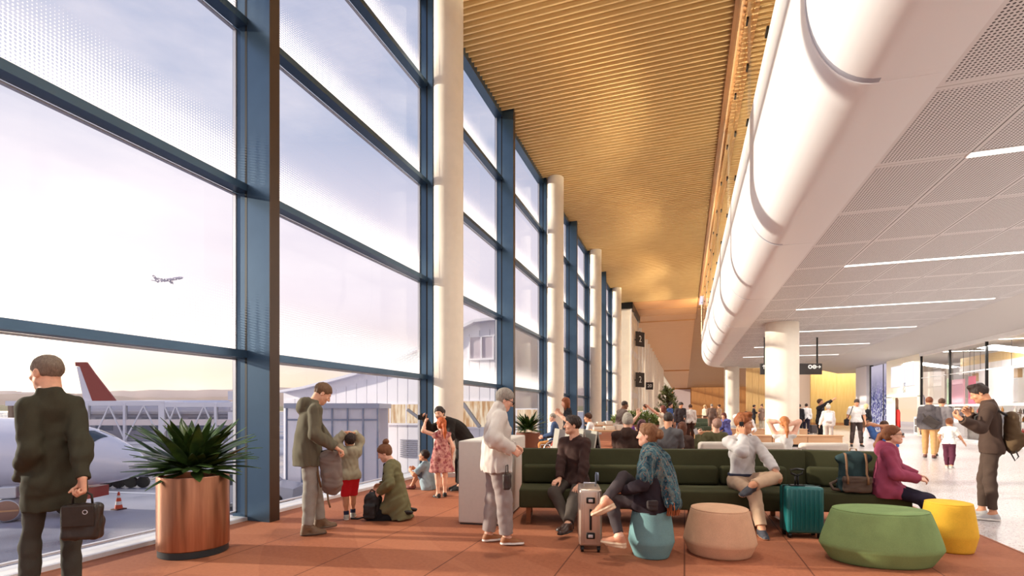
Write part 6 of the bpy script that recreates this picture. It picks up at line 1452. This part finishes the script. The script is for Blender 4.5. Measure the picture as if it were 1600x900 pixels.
# --- girl in the pink hoodie
F_ = Fig(1388, d=6.15, phi=97, H=1.62)
B = Body(F_.H, 'f', pelvis=(0, -0.02, 0.605), bend=9, head=(-4, -2, 0), ra=dict(hand=F_.T(1434, 748, 5.92), pole=(0.8, -0.6, -0.6), palm=(-0.6, 0, -0.8), curl=0.6), la=dict(hand=F_.T(1432, 742, 6.22), pole=(-0.8, -0.6, -0.6), palm=(0.6, 0, -0.8), curl=0.4), rl=dict(foot=(0.1, 0.46, .085), pole=(0, 1, 0.6)), ll=dict(foot=(-0.1, 0.5, .085), pole=(0, 1, 0.6)))
o = who(F_, B, 0.0065, 'pink', 'girl in a raspberry hoodie and glasses sitting at the end of the short sofa', [('hoodie', clothc('raspberry', 150, 68, 92), dict(t=0.016, hem=-0.13, hood=True, loose=0.012, fold=0.004, seed=11))], ('trousers', clothc('night', 38, 32, 48), dict(loose=0.01)), (mat('shoe_black', (28, 26, 26)), dark_sole, {}), (hairm('hair_nut', (122, 74, 46)), 'pony', 0.011))
eyes(B, o, BR, glasses=mat('glasses_dark', (30, 26, 24), 0.3))

# --- man standing at the right
F_ = Fig(1543, py=811, phi=-92, H=1.87)
B = Body(F_.H, 'm', w=0.9, hs=0.92, pelvis=(0, -0.03, 0.95), bend=6, head=(26, 4, 0), la=dict(hand=F_.T(1503, 656, 6.75), pole=(0.15, -0.35, -1), dir=(0.4, 0.7, 0.5), palm=(0.3, -0.6, 0.6), curl=0.8), ra=dict(hand=F_.T(1514, 648, 7.0), pole=(0.1, -0.35, -1), dir=(-0.3, 0.5, 0.8), palm=(-0.6, -0.4, 0), curl=1.0), rl=dict(foot=(0.1, 0.05, .085)), ll=dict(foot=(-0.1, -0.05, .085)))
o = who(F_, B, 0.0065, 'tan', 'man in a brown bomber jacket with a backpack, standing at the right checking his watch', [('jacket', clothc('bomber_brown', 74, 58, 50), dict(t=0.019, hem=-0.1, collar='stand', loose=0.005, fold=0.004, wl=0.15, seed=14))], ('trousers', clothc('dark_brown', 76, 62, 54), dict(loose=0.0, t=0.011, length=0.93)), (mat('sneaker_white', (182, 180, 180), 0.6), white_sole, dict(sole_h=0.03)), (DK_, 'quiff', 0.010), DK_)
mx_ = F_.T(1571, 676, 6.95); hw = to_w(F_, (0, -0.235, 1.2)); bk = prop('backpack', 'brown backpack worn by the man in the bomber jacket', 'backpack', (hw.x, hw.y, hw.z), F_.rz)
sc('bag_body', 0.008, lambda S: (S.cone((0, -0.01, -0.14), (0, 0.0, 0.16), 0.15, 0.12, 0.03, flat=((0, 1, 0), 0.62)), S.box((0, -0.09, -0.1), (0.1, 0.04, 0.09), I3, 0.03, 0.03), S.folds(0.004, 0.12, 4)), clothc('khaki_brown', 88, 70, 50), bk)
MB().tube([(-0.09, 0.05, 0.22), (-0.12, 0.2, 0.34), (-0.13, 0.36, 0.2), (-0.13, 0.36, 0.02)], 0.016, 6).build('strap', mat('strap_black', (36, 32, 30), 0.7), bk, smooth=True); MB().tube([(-0.08, -0.02, -0.2), (-0.09, -0.06, -0.32), (-0.07, -0.03, -0.38), (-0.08, 0.02, -0.26)], 0.009, 6).build('strap', mat('strap_black', (36, 32, 30), 0.7), bk, smooth=True)
wr_ = B.wr[-1]; S = Sculpt(0.005); d_ = unit(B.wr[-1] - B.el[-1]); S.cone(wr_ - d_ * 0.012, wr_ + d_ * 0.012, 0.034, 0.034, 0.0, cap=True); sculpt_obj('watch', S, black_metal, o)

# --- backpack on the short sofa
g0 = W(1334, 766, 6.28); bp = prop('backpack', 'dark teal roll-top backpack with leather straps on the short sofa', 'backpack', (g0.x, g0.y, 0.472), TH - 0.35)
sc('bag_body', 0.007, lambda S: (S.cone((0, 0, 0.1), (0, 0.02, 0.36), 0.17, 0.155, 0.02, flat=((0, 1, 0), 0.55)), S.box((0, 0, 0.09), (0.18, 0.09, 0.088), I3, 0.04, 0.02), S.cone((-0.16, 0.0, 0.42), (0.15, 0.0, 0.43), 0.045, 0.045, 0.05), S.cut((0, 0, 0.002), (0, 0, -1)), S.folds(0.004, 0.1, 6)), clothc('deep_teal', 44, 62, 64), bp)
sc('front_pocket', 0.007, lambda S: (S.box((0.01, -0.1, 0.11), (0.15, 0.05, 0.095), I3, 0.03, 0.01), S.box((0.01, -0.115, 0.175), (0.155, 0.045, 0.035), I3, 0.02, 0.01), S.folds(0.003, 0.08, 2)), clothc('pocket_brown', 92, 76, 66), bp)
tl2 = mat('strap_leather', (128, 92, 62), 0.55)
for x in (-0.1, 0.11): MB().tube([(x, -0.165, 0.12), (x, -0.162, 0.2), (x, -0.105, 0.24), (x, -0.1, 0.38), (x, -0.05, 0.475), (x, 0.03, 0.48)], 0.013, 6).build('strap', tl2, bp, smooth=True)
MB().tube([(-0.05, 0.03, 0.46), (-0.03, 0.03, 0.54), (0.03, 0.03, 0.54), (0.05, 0.03, 0.46)], 0.009, 6).build('handle', tl2, bp, smooth=True); MB().tube([(-0.15, -0.06, 0.03), (-0.24, -0.08, 0.04), (-0.26, -0.04, 0.1), (-0.17, 0.0, 0.14)], 0.02, 6).build('shoulder_strap', clothc('pocket_brown', 92, 76, 66), bp, smooth=True)

# ------------------------------------------------------------------ people further back
sit = lambda z=0.58, a=0.44: dict(pelvis=(0, 0, z), rl=dict(foot=(0.1, a, .085), pole=(0, 1, 0.6)), ll=dict(foot=(-0.1, a, .085), pole=(0, 1, 0.6)))
blk, jean = clothc('ink', 40, 38, 42), clothc('denim', 96, 110, 136); shd = (mat('shoe_dark', (40, 34, 30), 0.4), dark_sole, {})
HM = 0.0115
F_ = Fig(868, d=14.6, phi=-88, H=1.74); B = Body(F_.H, 'm', **sit(0.60), bend=10, head=(4, 4, 0), la=dict(hand=(-0.2, 0.34, 0.72)), ra=dict(hand=(0.2, 0.34, 0.72)))
who(F_, B, HM, 'pink', 'bald old man in a blue cardigan sitting in the wheelchair', [('cardigan', clothc('blue_grey', 66, 84, 116), dict(t=0.018, hem=-0.05))], ('trousers', clothc('ochre', 190, 132, 78), dict(loose=0.016, t=0.014)), shd, (GY, 'short', 0.004))
e = prop('wheelchair', 'wheelchair with a white-rimmed wheel, seen behind the smiling man', 'wheelchair', tuple(F_.p), F_.rz); fr_ = mat('chair_frame', (190, 190, 190), 0.3, 0.7)
for sd in (-1, 1):
    m_ = MB(); m_.tube([(sd * 0.3, 0.02 + 0.31 * math.cos(a), 0.31 + 0.31 * math.sin(a)) for a in [2 * PI * i / 40 for i in range(40)]], 0.018, 8, closed=True)
    for i in range(10): a = PI * i / 10; m_.bar((sd * 0.3, 0.02 + 0.3 * math.cos(a), 0.31 + 0.3 * math.sin(a)), (sd * 0.3, 0.02 - 0.3 * math.cos(a), 0.31 - 0.3 * math.sin(a)), 0.005)
    m_.build('wheel', fr_, e, smooth=True); MB().tube([(sd * 0.27, -0.25, 0.95), (sd * 0.27, -0.2, 0.5), (sd * 0.27, 0.4, 0.5), (sd * 0.27, 0.5, 0.1)], 0.014, 8).build('side_frame', fr_, e, smooth=True)
    MB().rbox(sd * 0.28 - 0.03, sd * 0.28 + 0.03, -0.15, 0.25, 0.70, 0.74, 0.01).build('armrest', black_metal, e); m_ = MB(); m_.M = Matrix.Translation((sd * 0.27, 0.42, 0.07)) @ Matrix.Rotation(PI / 2, 4, 'Y'); m_.lathe([(0.02, -0.015), (0.07, -0.015), (0.07, 0.015), (0.02, 0.015)], 16); m_.build('caster', black_metal, e)
MB().rbox(-0.25, 0.25, -0.2, 0.3, 0.46, 0.5, 0.015).build('seat', mat('seat_dark', (84, 66, 58), 0.8), e); MB().rbox(-0.25, 0.25, -0.25, -0.21, 0.5, 0.92, 0.015).build('backrest', mat('seat_dark', (84, 66, 58), 0.8), e)
q = to_w(F_, (-0.40, 0.0, 0.32)); e = prop('carrier_bag', 'white and red carrier bag hanging beside the wheelchair wheel', 'bag', tuple(q), F_.rz + 0.3); sc('bag_body', 0.012, lambda S: (S.cone((0, 0, 0.0), (0, 0, 0.22), 0.17, 0.09, 0.03, flat=((1, 0, 0), 0.4)), S.folds(0.006, 0.12, 3)), [mat('bag_white', (226, 218, 214), 0.6), mat('bag_red', (196, 70, 52), 0.6)], e, lambda C: (C[:, 2] > 0.16).astype(int)); MB().tube([(0, -0.06, 0.26), (0, -0.04, 0.4), (0, 0.04, 0.4), (0, 0.06, 0.26)], 0.008, 6).build('handle', mat('bag_red', (196, 70, 52), 0.6), e)

F_ = Fig(887, d=12.9, phi=-98, H=1.80); B = Body(F_.H, 'f', head=(14, 0, 0), ra=dict(hand=F_.T(874, 644, 12.8), pole=(0.5, -1, -0.6), curl=0.7), la=dict(hand=F_.T(872, 647, 12.65), pole=(-0.4, -1, -0.6), curl=0.7))
who(F_, B, HM, 'pink', 'standing woman with long auburn hair and a black top looking at her phone', [('blouse', blk, dict(t=0.015, hem=-0.06, sleeve=0.45))], ('jeans', jean, dict(t=0.014)), shd, (AU, 'long', 0.014))
F_ = Fig(925, d=13.6, phi=-84, H=1.76); B = Body(F_.H, 'm', **sit(0.60), bend=12, head=(6, 0, 0), la=dict(hand=(-0.14, 0.34, 0.66)), ra=dict(hand=(0.14, 0.34, 0.66)))
who(F_, B, HM, 'tan', 'seated man in a white T-shirt facing the windows, behind the smiling man', [('shirt', clothc('tee_white', 224, 220, 216), dict(t=0.016, hem=-0.1, sleeve=0.4, loose=0.012))], ('trousers', clothc('mid_grey', 120, 118, 120), dict(t=0.014)), shd, (BR, 'short', 0.012))
F_ = Fig(980, d=8.75, phi=6, H=1.80); B = Body(F_.H, 'm', w=1.06, **sit(0.56), bend=8, head=(4, 4, 0), la=dict(hand=(-0.14, 0.34, 0.62)), ra=dict(hand=(0.14, 0.34, 0.62)))
o = who(F_, B, 0.009, 'light', 'man seen from behind in a grey knitted beanie and dark hoodie', [('hoodie', clothc('cocoa', 62, 46, 40), dict(t=0.02, hem=-0.1, hood=True, loose=0.012))], ('trousers', blk, {}), shd, None)
S = Sculpt(0.008); S.ell(B.hp(0, -0.012, 0.035), vec(0.094, 0.114, 0.108) * B.hs, B.Rh); S.ell(B.hp(0, -0.02, 0.12), vec(0.06, 0.07, 0.05) * B.hs, B.Rh, 0.04); S.cut(B.hp(0, 0.06, -0.005), B.Rh @ vec(0, 0.25, -1)); S.folds(0.003, 0.03, 2, (1, 1, 2)); sculpt_obj('beanie', S, fabric('beanie_knit', (160, 152, 140), 90, 0.3, 0.6), o)
bench(952, 1085, 8.55, 'timber bench behind the long sofa carrying the man in the beanie', dp=0.55)
F_ = Fig(1003, d=9.9, phi=172, H=1.62); B = Body(F_.H, 'f', **sit(0.60), head=(0, 10, 0), ra=dict(hand=F_.T(997, 649, 9.8), pole=(1, 0, -0.6), dir=(0, 0, 1), palm=(0, 1, 0), curl=0.1))
who(F_, B, 0.0105, 'pink', 'girl in purple waving with a raised hand behind the man in the beanie', [('shirt', clothc('purple', 120, 74, 150), dict(t=0.014, hem=-0.08, sleeve=0.4))], ('trousers', blk, {}), shd, (hairm('hair_plum', (96, 60, 66)), 'bob', 0.012), BR)
F_ = Fig(1043, d=9.0, phi=14, H=1.86); B = Body(F_.H, 'm', **sit(0.56), bend=6, head=(8, 8, 0), la=dict(hand=(-0.14, 0.34, 0.62)), ra=dict(hand=(0.14, 0.34, 0.62)))
who(F_, B, 0.009, 'tan', 'short-haired man in a dark grey shirt seen from behind, next to the shawl woman', [('shirt', clothc('graphite', 92, 90, 92), dict(t=0.016, hem=-0.1, sleeve=0.45, loose=0.012))], ('trousers', blk, {}), shd, (DK_, 'short', 0.006))
F_ = Fig(1065, d=9.7, phi=10, H=1.66); B = Body(F_.H, 'f', **sit(0.52), bend=6, head=(6, 0, 0), la=dict(hand=(-0.14, 0.34, 0.62)), ra=dict(hand=(0.14, 0.34, 0.62)))
who(F_, B, 0.0105, 'light', 'woman with long brown hair seen from behind at the end of the bench', [('jumper', clothc('umber', 70, 52, 46), dict(t=0.015, hem=-0.1))], ('trousers', blk, {}), shd, (hairm('hair_mahogany', (96, 54, 34)), 'long', 0.014))
F_ = Fig(1118, d=9.85, phi=-24, H=1.78); B = Body(F_.H, 'm', pelvis=(0, 0.12, 0.52), rl=dict(foot=(0.1, 0.6, .085), pole=(0, 1, 0.6)), ll=dict(foot=(-0.1, 0.6, .085), pole=(0, 1, 0.6)), bend=-14, pbend=-20, head=(-26, 0, 0), la=dict(hand=F_.T(1091, 680, 9.9), pole=(-0.5, -0.3, -1), curl=0.8), ra=dict(hand=(0.24, 0.4, 0.6)))
o = who(F_, B, 0.009, 'pink', 'man in an olive shirt leaning back on a pale sofa with a phone', [('shirt', clothc('olive_shirt', 92, 88, 62), dict(t=0.018, hem=-0.1, loose=0.014))], ('trousers', clothc('mid_grey', 120, 118, 120), {}), shd, (hairm('hair_mouse', (140, 106, 92)), 'short', 0.01))
hw = W(1087, 674, 9.85); ph = prop('mobile_phone', 'phone in the raised hand of the man leaning back in olive', 'phone', tuple(hw), TH); ph.rotation_euler = (0.5, -0.5, TH); MB().rbox(-0.04, 0.04, -0.006, 0.006, -0.08, 0.08, 0.005).build('phone_body', black_metal, ph); MB().rbox(-0.036, 0.036, -0.0078, -0.0062, -0.074, 0.074, 0.0005, 1).build('phone_display', mat('display_pale', (224, 220, 224), 0.3), ph)
F_ = Fig(1225, d=9.45, phi=-12, H=1.70); B = Body(F_.H, 'f', **sit(0.60), bend=-4, head=(-8, 4, 0), la=dict(hand=(-0.02, -0.06, 1.30), pole=(-1, 0.25, 0.35), dir=(1, -0.1, 0.2), palm=(0, 1, 0)), ra=dict(hand=(0.05, -0.08, 1.24), pole=(1, 0.5, 0.1), dir=(-1, 0, 0), palm=(0, 1, 0)))
who(F_, B, 0.0085, 'pink', 'girl with a light brown ponytail holding both hands behind her head', [('tank_top', clothc('tee_white', 224, 220, 216), dict(t=0.012, hem=-0.08, sleeve=0.0, neck_cut=-0.07))], ('trousers', jean, {}), shd, (hairm('hair_honey', (172, 106, 58)), 'pony', 0.012))
F_ = Fig(1381, d=10.4, phi=8, H=1.6); B = Body(F_.H, 'm', **sit(0.58), bend=4, head=(6, 0, 0), la=dict(hand=(-0.03, -0.05, 1.27), pole=(-1, 0.2, 0.3), dir=(1, 0, 0), palm=(0, 1, 0)), ra=dict(hand=(0.16, 0.3, 0.66)))
who(F_, B, 0.0105, 'tan', 'boy in a blue T-shirt with one raised elbow just behind the girl in glasses', [('shirt', clothc('blue_tee', 74, 110, 170), dict(t=0.014, hem=-0.08, sleeve=0.42))], ('trousers', blk, {}), shd, (BR, 'short', 0.012))
F_ = Fig(968, d=15.2, phi=62, H=1.78); B = Body(F_.H, 'm', bend=22, head=(10, -10, 0), la=dict(hand=(-0.2, 0.2, 0.85)), ra=dict(hand=(0.2, 0.3, 0.9)))
who(F_, B, HM, 'brown', 'dark-skinned man in a grey shirt leaning forward in front of the far windows', [('shirt', clothc('ash', 108, 94, 88), dict(t=0.016, hem=-0.1))], ('trousers', blk, {}), shd, (DK_, 'short', 0.004))
F_ = Fig(1036, d=16.2, phi=-62, H=1.62); B = Body(F_.H, 'f', head=(-6, 6, 0), la=dict(hand=F_.T(1013, 636, 16.0), pole=(-0.3, -0.5, -1), curl=0.2), ra=dict(hand=(0.22, 0.1, 0.85)))
who(F_, B, HM, 'pink', 'woman in a cream top with an arm stretched out towards the planter box', [('blouse', clothc('cream_top', 226, 212, 190), dict(t=0.015, hem=-0.08, sleeve=0.2))], ('skirt_trousers', clothc('mid_grey', 120, 118, 120), {}), shd, (hairm('hair_wine', (100, 48, 36)), 'bob', 0.014))
HF = 0.0155
def far(px, d, phi, H, sex, sk, label, tc, bc, hr, head=(4, 0, 0), sleeve=1.0, hem=-0.1, tname='shirt', **kw):
    F_ = Fig(px, d=d, phi=phi, H=H); kw = {k: (v(F_) if callable(v) else v) for k, v in kw.items()}
    B = Body(H, sex, head=head, hs=kw.pop('hs', 1.0), **kw); o = who(F_, B, HF, sk, label, [(tname, tc, dict(t=0.02, hem=hem, sleeve=sleeve, loose=0.008, fold=0.004))], ('trousers', bc, dict(t=0.018, loose=0.008)) if bc else None, (shd[0], dark_sole, dict(t=0.012)), hr, fine=False); return F_, B, o
whs, navy, taupe, blu = clothc('shirt_white', 232, 228, 226), clothc('navy_trousers', 50, 44, 58), clothc('taupe_coat', 150, 124, 108), clothc('royal', 58, 82, 132)
far(1009, 21.8, -74, 1.72, 'm', 'tan', 'man whose brown-haired head shows above the planter box', whs, blk, (BR, 'short', 0.012))
far(1047, 24.6, 112, 1.84, 'm', 'light', 'man in a royal blue shirt standing beside the potted tree', blu, blk, (DK_, 'short', 0.014), ra=dict(hand=(0.2, 0.35, 1.0)))
far(1063, 23.2, 165, 1.84, 'm', 'tan', 'man in a dark jacket over a pale shirt in the group beside the potted tree', clothc('slate_jacket', 62, 56, 58), jean, (DK_, 'short', 0.014), head=(24, 20, 0), la=dict(hand=(-0.1, 0.3, 1.05)))
far(1079, 24.4, -8, 1.74, 'm', 'tan', 'man seen from behind in a light grey shirt and dark brown trousers', clothc('light_grey', 206, 200, 196), clothc('coffee', 66, 46, 40), (BR, 'short', 0.014), head=(14, 0, 0))
far(1101, 36, 62, 1.82, 'm', 'light', 'fair-haired man in pale clothes at the bar table', clothc('linen', 206, 192, 170), taupe, (BL, 'short', 0.014))
far(1112, 35, 4, 1.88, 'm', 'light', 'broad man in a brown suit seen from behind at the bar table', clothc('brown_suit', 112, 92, 82), clothc('brown_suit', 112, 92, 82), (GY, 'short', 0.008), w=1.15)
far(1124, 36, -64, 1.86, 'm', 'tan', 'man in a tan shirt at the right end of the bar table group', clothc('tan_shirt', 170, 142, 116), taupe, (BR, 'short', 0.014))
far(1136, 19.6, -135, 1.72, 'f', 'light', 'woman in a violet blue top sitting bent over her hands', clothc('violet_blue', 96, 100, 160), jean, (hairm('hair_maroon', (92, 46, 38)), 'bob', 0.014), head=(20, 10, 0), bend=18, **sit(0.62), la=dict(hand=(-0.06, 0.26, 1.08)), ra=dict(hand=(0.12, 0.36, 0.72)))
far(1165, 17.6, 172, 1.80, 'm', 'tan', 'seated man in a white shirt resting his head in his hand', whs, navy, (DK_, 'short', 0.014), head=(24, 0, 0), bend=12, **sit(0.60), ra=dict(hand=(0.1, 0.16, 1.26), pole=(1, 0, -0.4)), la=dict(hand=(-0.2, 0.3, 0.75)))
bench(1128, 1178, 18.0, 'timber bench under the seated man in the white shirt')
far(1178, 37, 88, 1.84, 'm', 'tan', 'man in a black suit with folded arms by the far oak wall', blk, blk, (DK_, 'short', 0.014), ra=dict(hand=(-0.08, 0.2, 1.22)), la=dict(hand=(0.08, 0.22, 1.2)))
far(1190.5, 37, -150, 1.86, 'f', 'light', 'woman in a taupe coat by the far oak wall', taupe, clothc('linen', 206, 192, 170), (BR, 'bun', 0.014), hem=-0.3, tname='coat')
far(1249, 31, 14, 1.82, 'm', 'tan', 'man in a black suit partly hidden by the thick column', blk, blk, (DK_, 'short', 0.014))
far(1260, 31, 0, 1.86, 'm', 'tan', 'man in a white shirt and navy trousers seen from behind with a trolley case', whs, navy, (DK_, 'short', 0.012))
far(1282, 21.6, 110, 1.94, 'm', 'tan', 'man in a black suit pointing up to the right', blk, blk, (BR, 'short', 0.014), head=(-12, -6, 0), tname='jacket', hem=-0.16, ra=lambda F: dict(hand=F.T(1306, 622, 21.0), pole=(0.3, -0.3, -1)), la=dict(hand=(-0.25, 0.05, 0.86)))
F_, B, o = far(1294, 20.8, -6, 1.70, 'f', 'light', 'white-haired woman carrying a white backpack beside the pointing man', clothc('dusty_white', 216, 206, 200), clothc('pale_grey', 186, 178, 174), (hairm('hair_white', (224, 214, 204)), 'bun', 0.016), la=dict(hand=(-0.3, 0.1, 0.85)))
def mini_pack(F, z, m, label, w=0.15, hh=0.2, off=-0.2):
    q = to_w(F, (0, off, z)); e = prop('backpack', label, 'backpack', tuple(q), F.rz); sc('bag_body', 0.014, lambda S: (S.box((0, 0, 0), (w, 0.075, hh), I3, 0.05, 0.02), S.box((0, -0.07, -0.06), (w * 0.75, 0.04, hh * 0.45), I3, 0.03, 0.02)), m, e)
    for x in (-0.09, 0.09): MB().tube([(x, 0.05, hh - 0.02), (x, 0.16, hh + 0.08), (x, 0.3, hh - 0.02), (x, 0.32, 0.0)], 0.014, 6).build('strap', m, e, smooth=True)
mini_pack(F_, 1.17, mat('pack_white', (226, 220, 220), 0.6), 'white backpack on the back of the white-haired woman')
F_ = Fig(1338, py=697.5, phi=168, H=1.93); B = Body(F_.H, 'm', head=(28, -4, 0), ra=dict(hand=(0.26, 0.08, 0.92)), la=dict(hand=(-0.26, 0.08, 0.92)), rl=dict(foot=(0.15, 0, .085)), ll=dict(foot=(-0.15, 0.06, .085)))
who(F_, B, HM, 'tan', 'man in a white T-shirt and dark jeans looking down, shoulder bag at his side', [('shirt', clothc('tee_white', 224, 220, 216), dict(t=0.018, hem=-0.06, sleeve=0.42, loose=0.012))], ('jeans', clothc('dark_jeans', 66, 54, 52), dict(t=0.014)), shd, (DK_, 'short', 0.012))
q = to_w(F_, (0.34, 0.02, 0.98)); e = prop('shoulder_bag', 'black shoulder bag of the man in the white T-shirt near the wood wall', 'bag', tuple(q), F_.rz); sc('bag_body', 0.012, lambda S: (S.box((0, 0, 0), (0.07, 0.16, 0.13), I3, 0.04, 0.02), S.folds(0.004, 0.1, 2)), blk, e); MB().tube([(0, -0.1, 0.12), (-0.12, -0.05, 0.45), (-0.2, 0.08, 0.64), (-0.12, 0.12, 0.4), (0, 0.1, 0.12)], 0.014, 6).build('strap', blk, e, smooth=True)
F_, B, o = far(1353, 25.6, 32, 1.78, 'f', 'pink', 'blonde woman in a dark top and brown skirt walking away by the lit screen', blk, None, (BL, 'bob', 0.014), hem=-0.02, rl=dict(foot=(0.08, 0.22, .085)), ll=dict(foot=(-0.08, -0.22, 0.13)))
S = Sculpt(0.013); S.cone(B.Wa, B.P + vec(0, 0, -0.36), 0.15, 0.25, 0.05, flat=((0, 1, 0), 0.8), cap=True); S.folds(0.006, 0.14, 3); sculpt_obj('skirt', S, clothc('skirt_brown', 104, 74, 54), o)
q = to_w(Fig(1271, d=31, phi=0), (0, 0, 0)); e = prop('trolley_case', 'small dark trolley case behind the man in the white shirt', 'suitcase', tuple(q), TH); MB().rbox(-0.2, 0.2, -0.12, 0.12, 0.06, 0.56, 0.06, 4).build('shell', mat('case_dark', (70, 60, 60), 0.5), e, angle=50); MB().tube([(-0.1, 0.1, 0.55), (-0.1, 0.1, 1.0), (0.1, 0.1, 1.0), (0.1, 0.1, 0.55)], 0.012, 6).build('pull_handle', black_metal, e); wheels(e, 0.15, 0.08)
F_ = Fig(1452, py=716, phi=4, H=1.88); B = Body(F_.H, 'm', head=(4, 4, 0), rl=dict(foot=(0.11, -0.12, .1)), ll=dict(foot=(-0.1, 0.14, .085)))
who(F_, B, HM, 'tan', 'man in a grey hooded jacket and tan chinos walking towards the shops', [('jacket', clothc('grey_jacket', 96, 90, 92), dict(t=0.022, hem=-0.12, hood=True))], ('chinos', clothc('chino', 182, 140, 94), dict(t=0.014, loose=0.012)), (mat('shoe_maroon', (92, 48, 40), 0.5), dark_sole, {}), (hairm('hair_rust', (112, 60, 34)), 'short', 0.012))
q = to_w(F_, (0.06, -0.17, 1.12)); e = prop('sling_bag', 'dark sling bag on the back of the man in the grey jacket', 'bag', tuple(q), F_.rz); e.rotation_euler = (0, 0.7, F_.rz); sc('bag_body', 0.012, lambda S: (S.box((0, 0, 0), (0.2, 0.05, 0.13), I3, 0.04, 0.02), S.folds(0.003, 0.1, 2)), clothc('sling_grey', 78, 70, 66), e); MB().tube([(-0.18, 0, 0), (-0.3, 0.06, 0.05), (-0.36, 0.16, 0.1)], 0.018, 6).build('strap', clothc('sling_grey', 78, 70, 66), e, smooth=True)
F_ = Fig(1471, d=16.1, phi=18, H=1.85); B = Body(F_.H, 'm', head=(10, 10, 0), rl=dict(foot=(0.11, 0.1, .085)), ll=dict(foot=(-0.1, -0.12, .1)))
who(F_, B, HM, 'tan', 'man in a grey T-shirt walking on the right of the man in the grey jacket', [('shirt', clothc('heather', 124, 118, 120), dict(t=0.018, hem=-0.1, sleeve=0.42))], ('trousers', clothc('chino', 182, 140, 94), dict(t=0.014)), shd, (BR, 'short', 0.012))
F_ = Fig(1483, d=12.8, phi=8, H=1.24); B = Body(F_.H, 'c', hs=1.24, bend=6, head=(4, 10, 0), ra=dict(hand=F_.T(1508, 694, 12.7), pole=(0.2, -0.6, -0.8), curl=0.3), la=dict(hand=(-0.26, 0.1, 1.02)), rl=dict(foot=(0.08, -0.14, .12)), ll=dict(foot=(-0.07, 0.1, .085)))
who(F_, B, 0.0105, 'tan', 'small child in a white T-shirt and plum trousers running with one arm out', [('shirt', clothc('child_white', 226, 222, 216), dict(t=0.016, hem=-0.06, sleeve=0.4))], ('trousers', clothc('plum', 84, 40, 56), dict(t=0.012, loose=0.006)), (mat('sneaker_grey', (168, 166, 158), 0.6), white_sole, {}), (hairm('hair_fox', (122, 70, 40)), 'short', 0.014, 0.003))
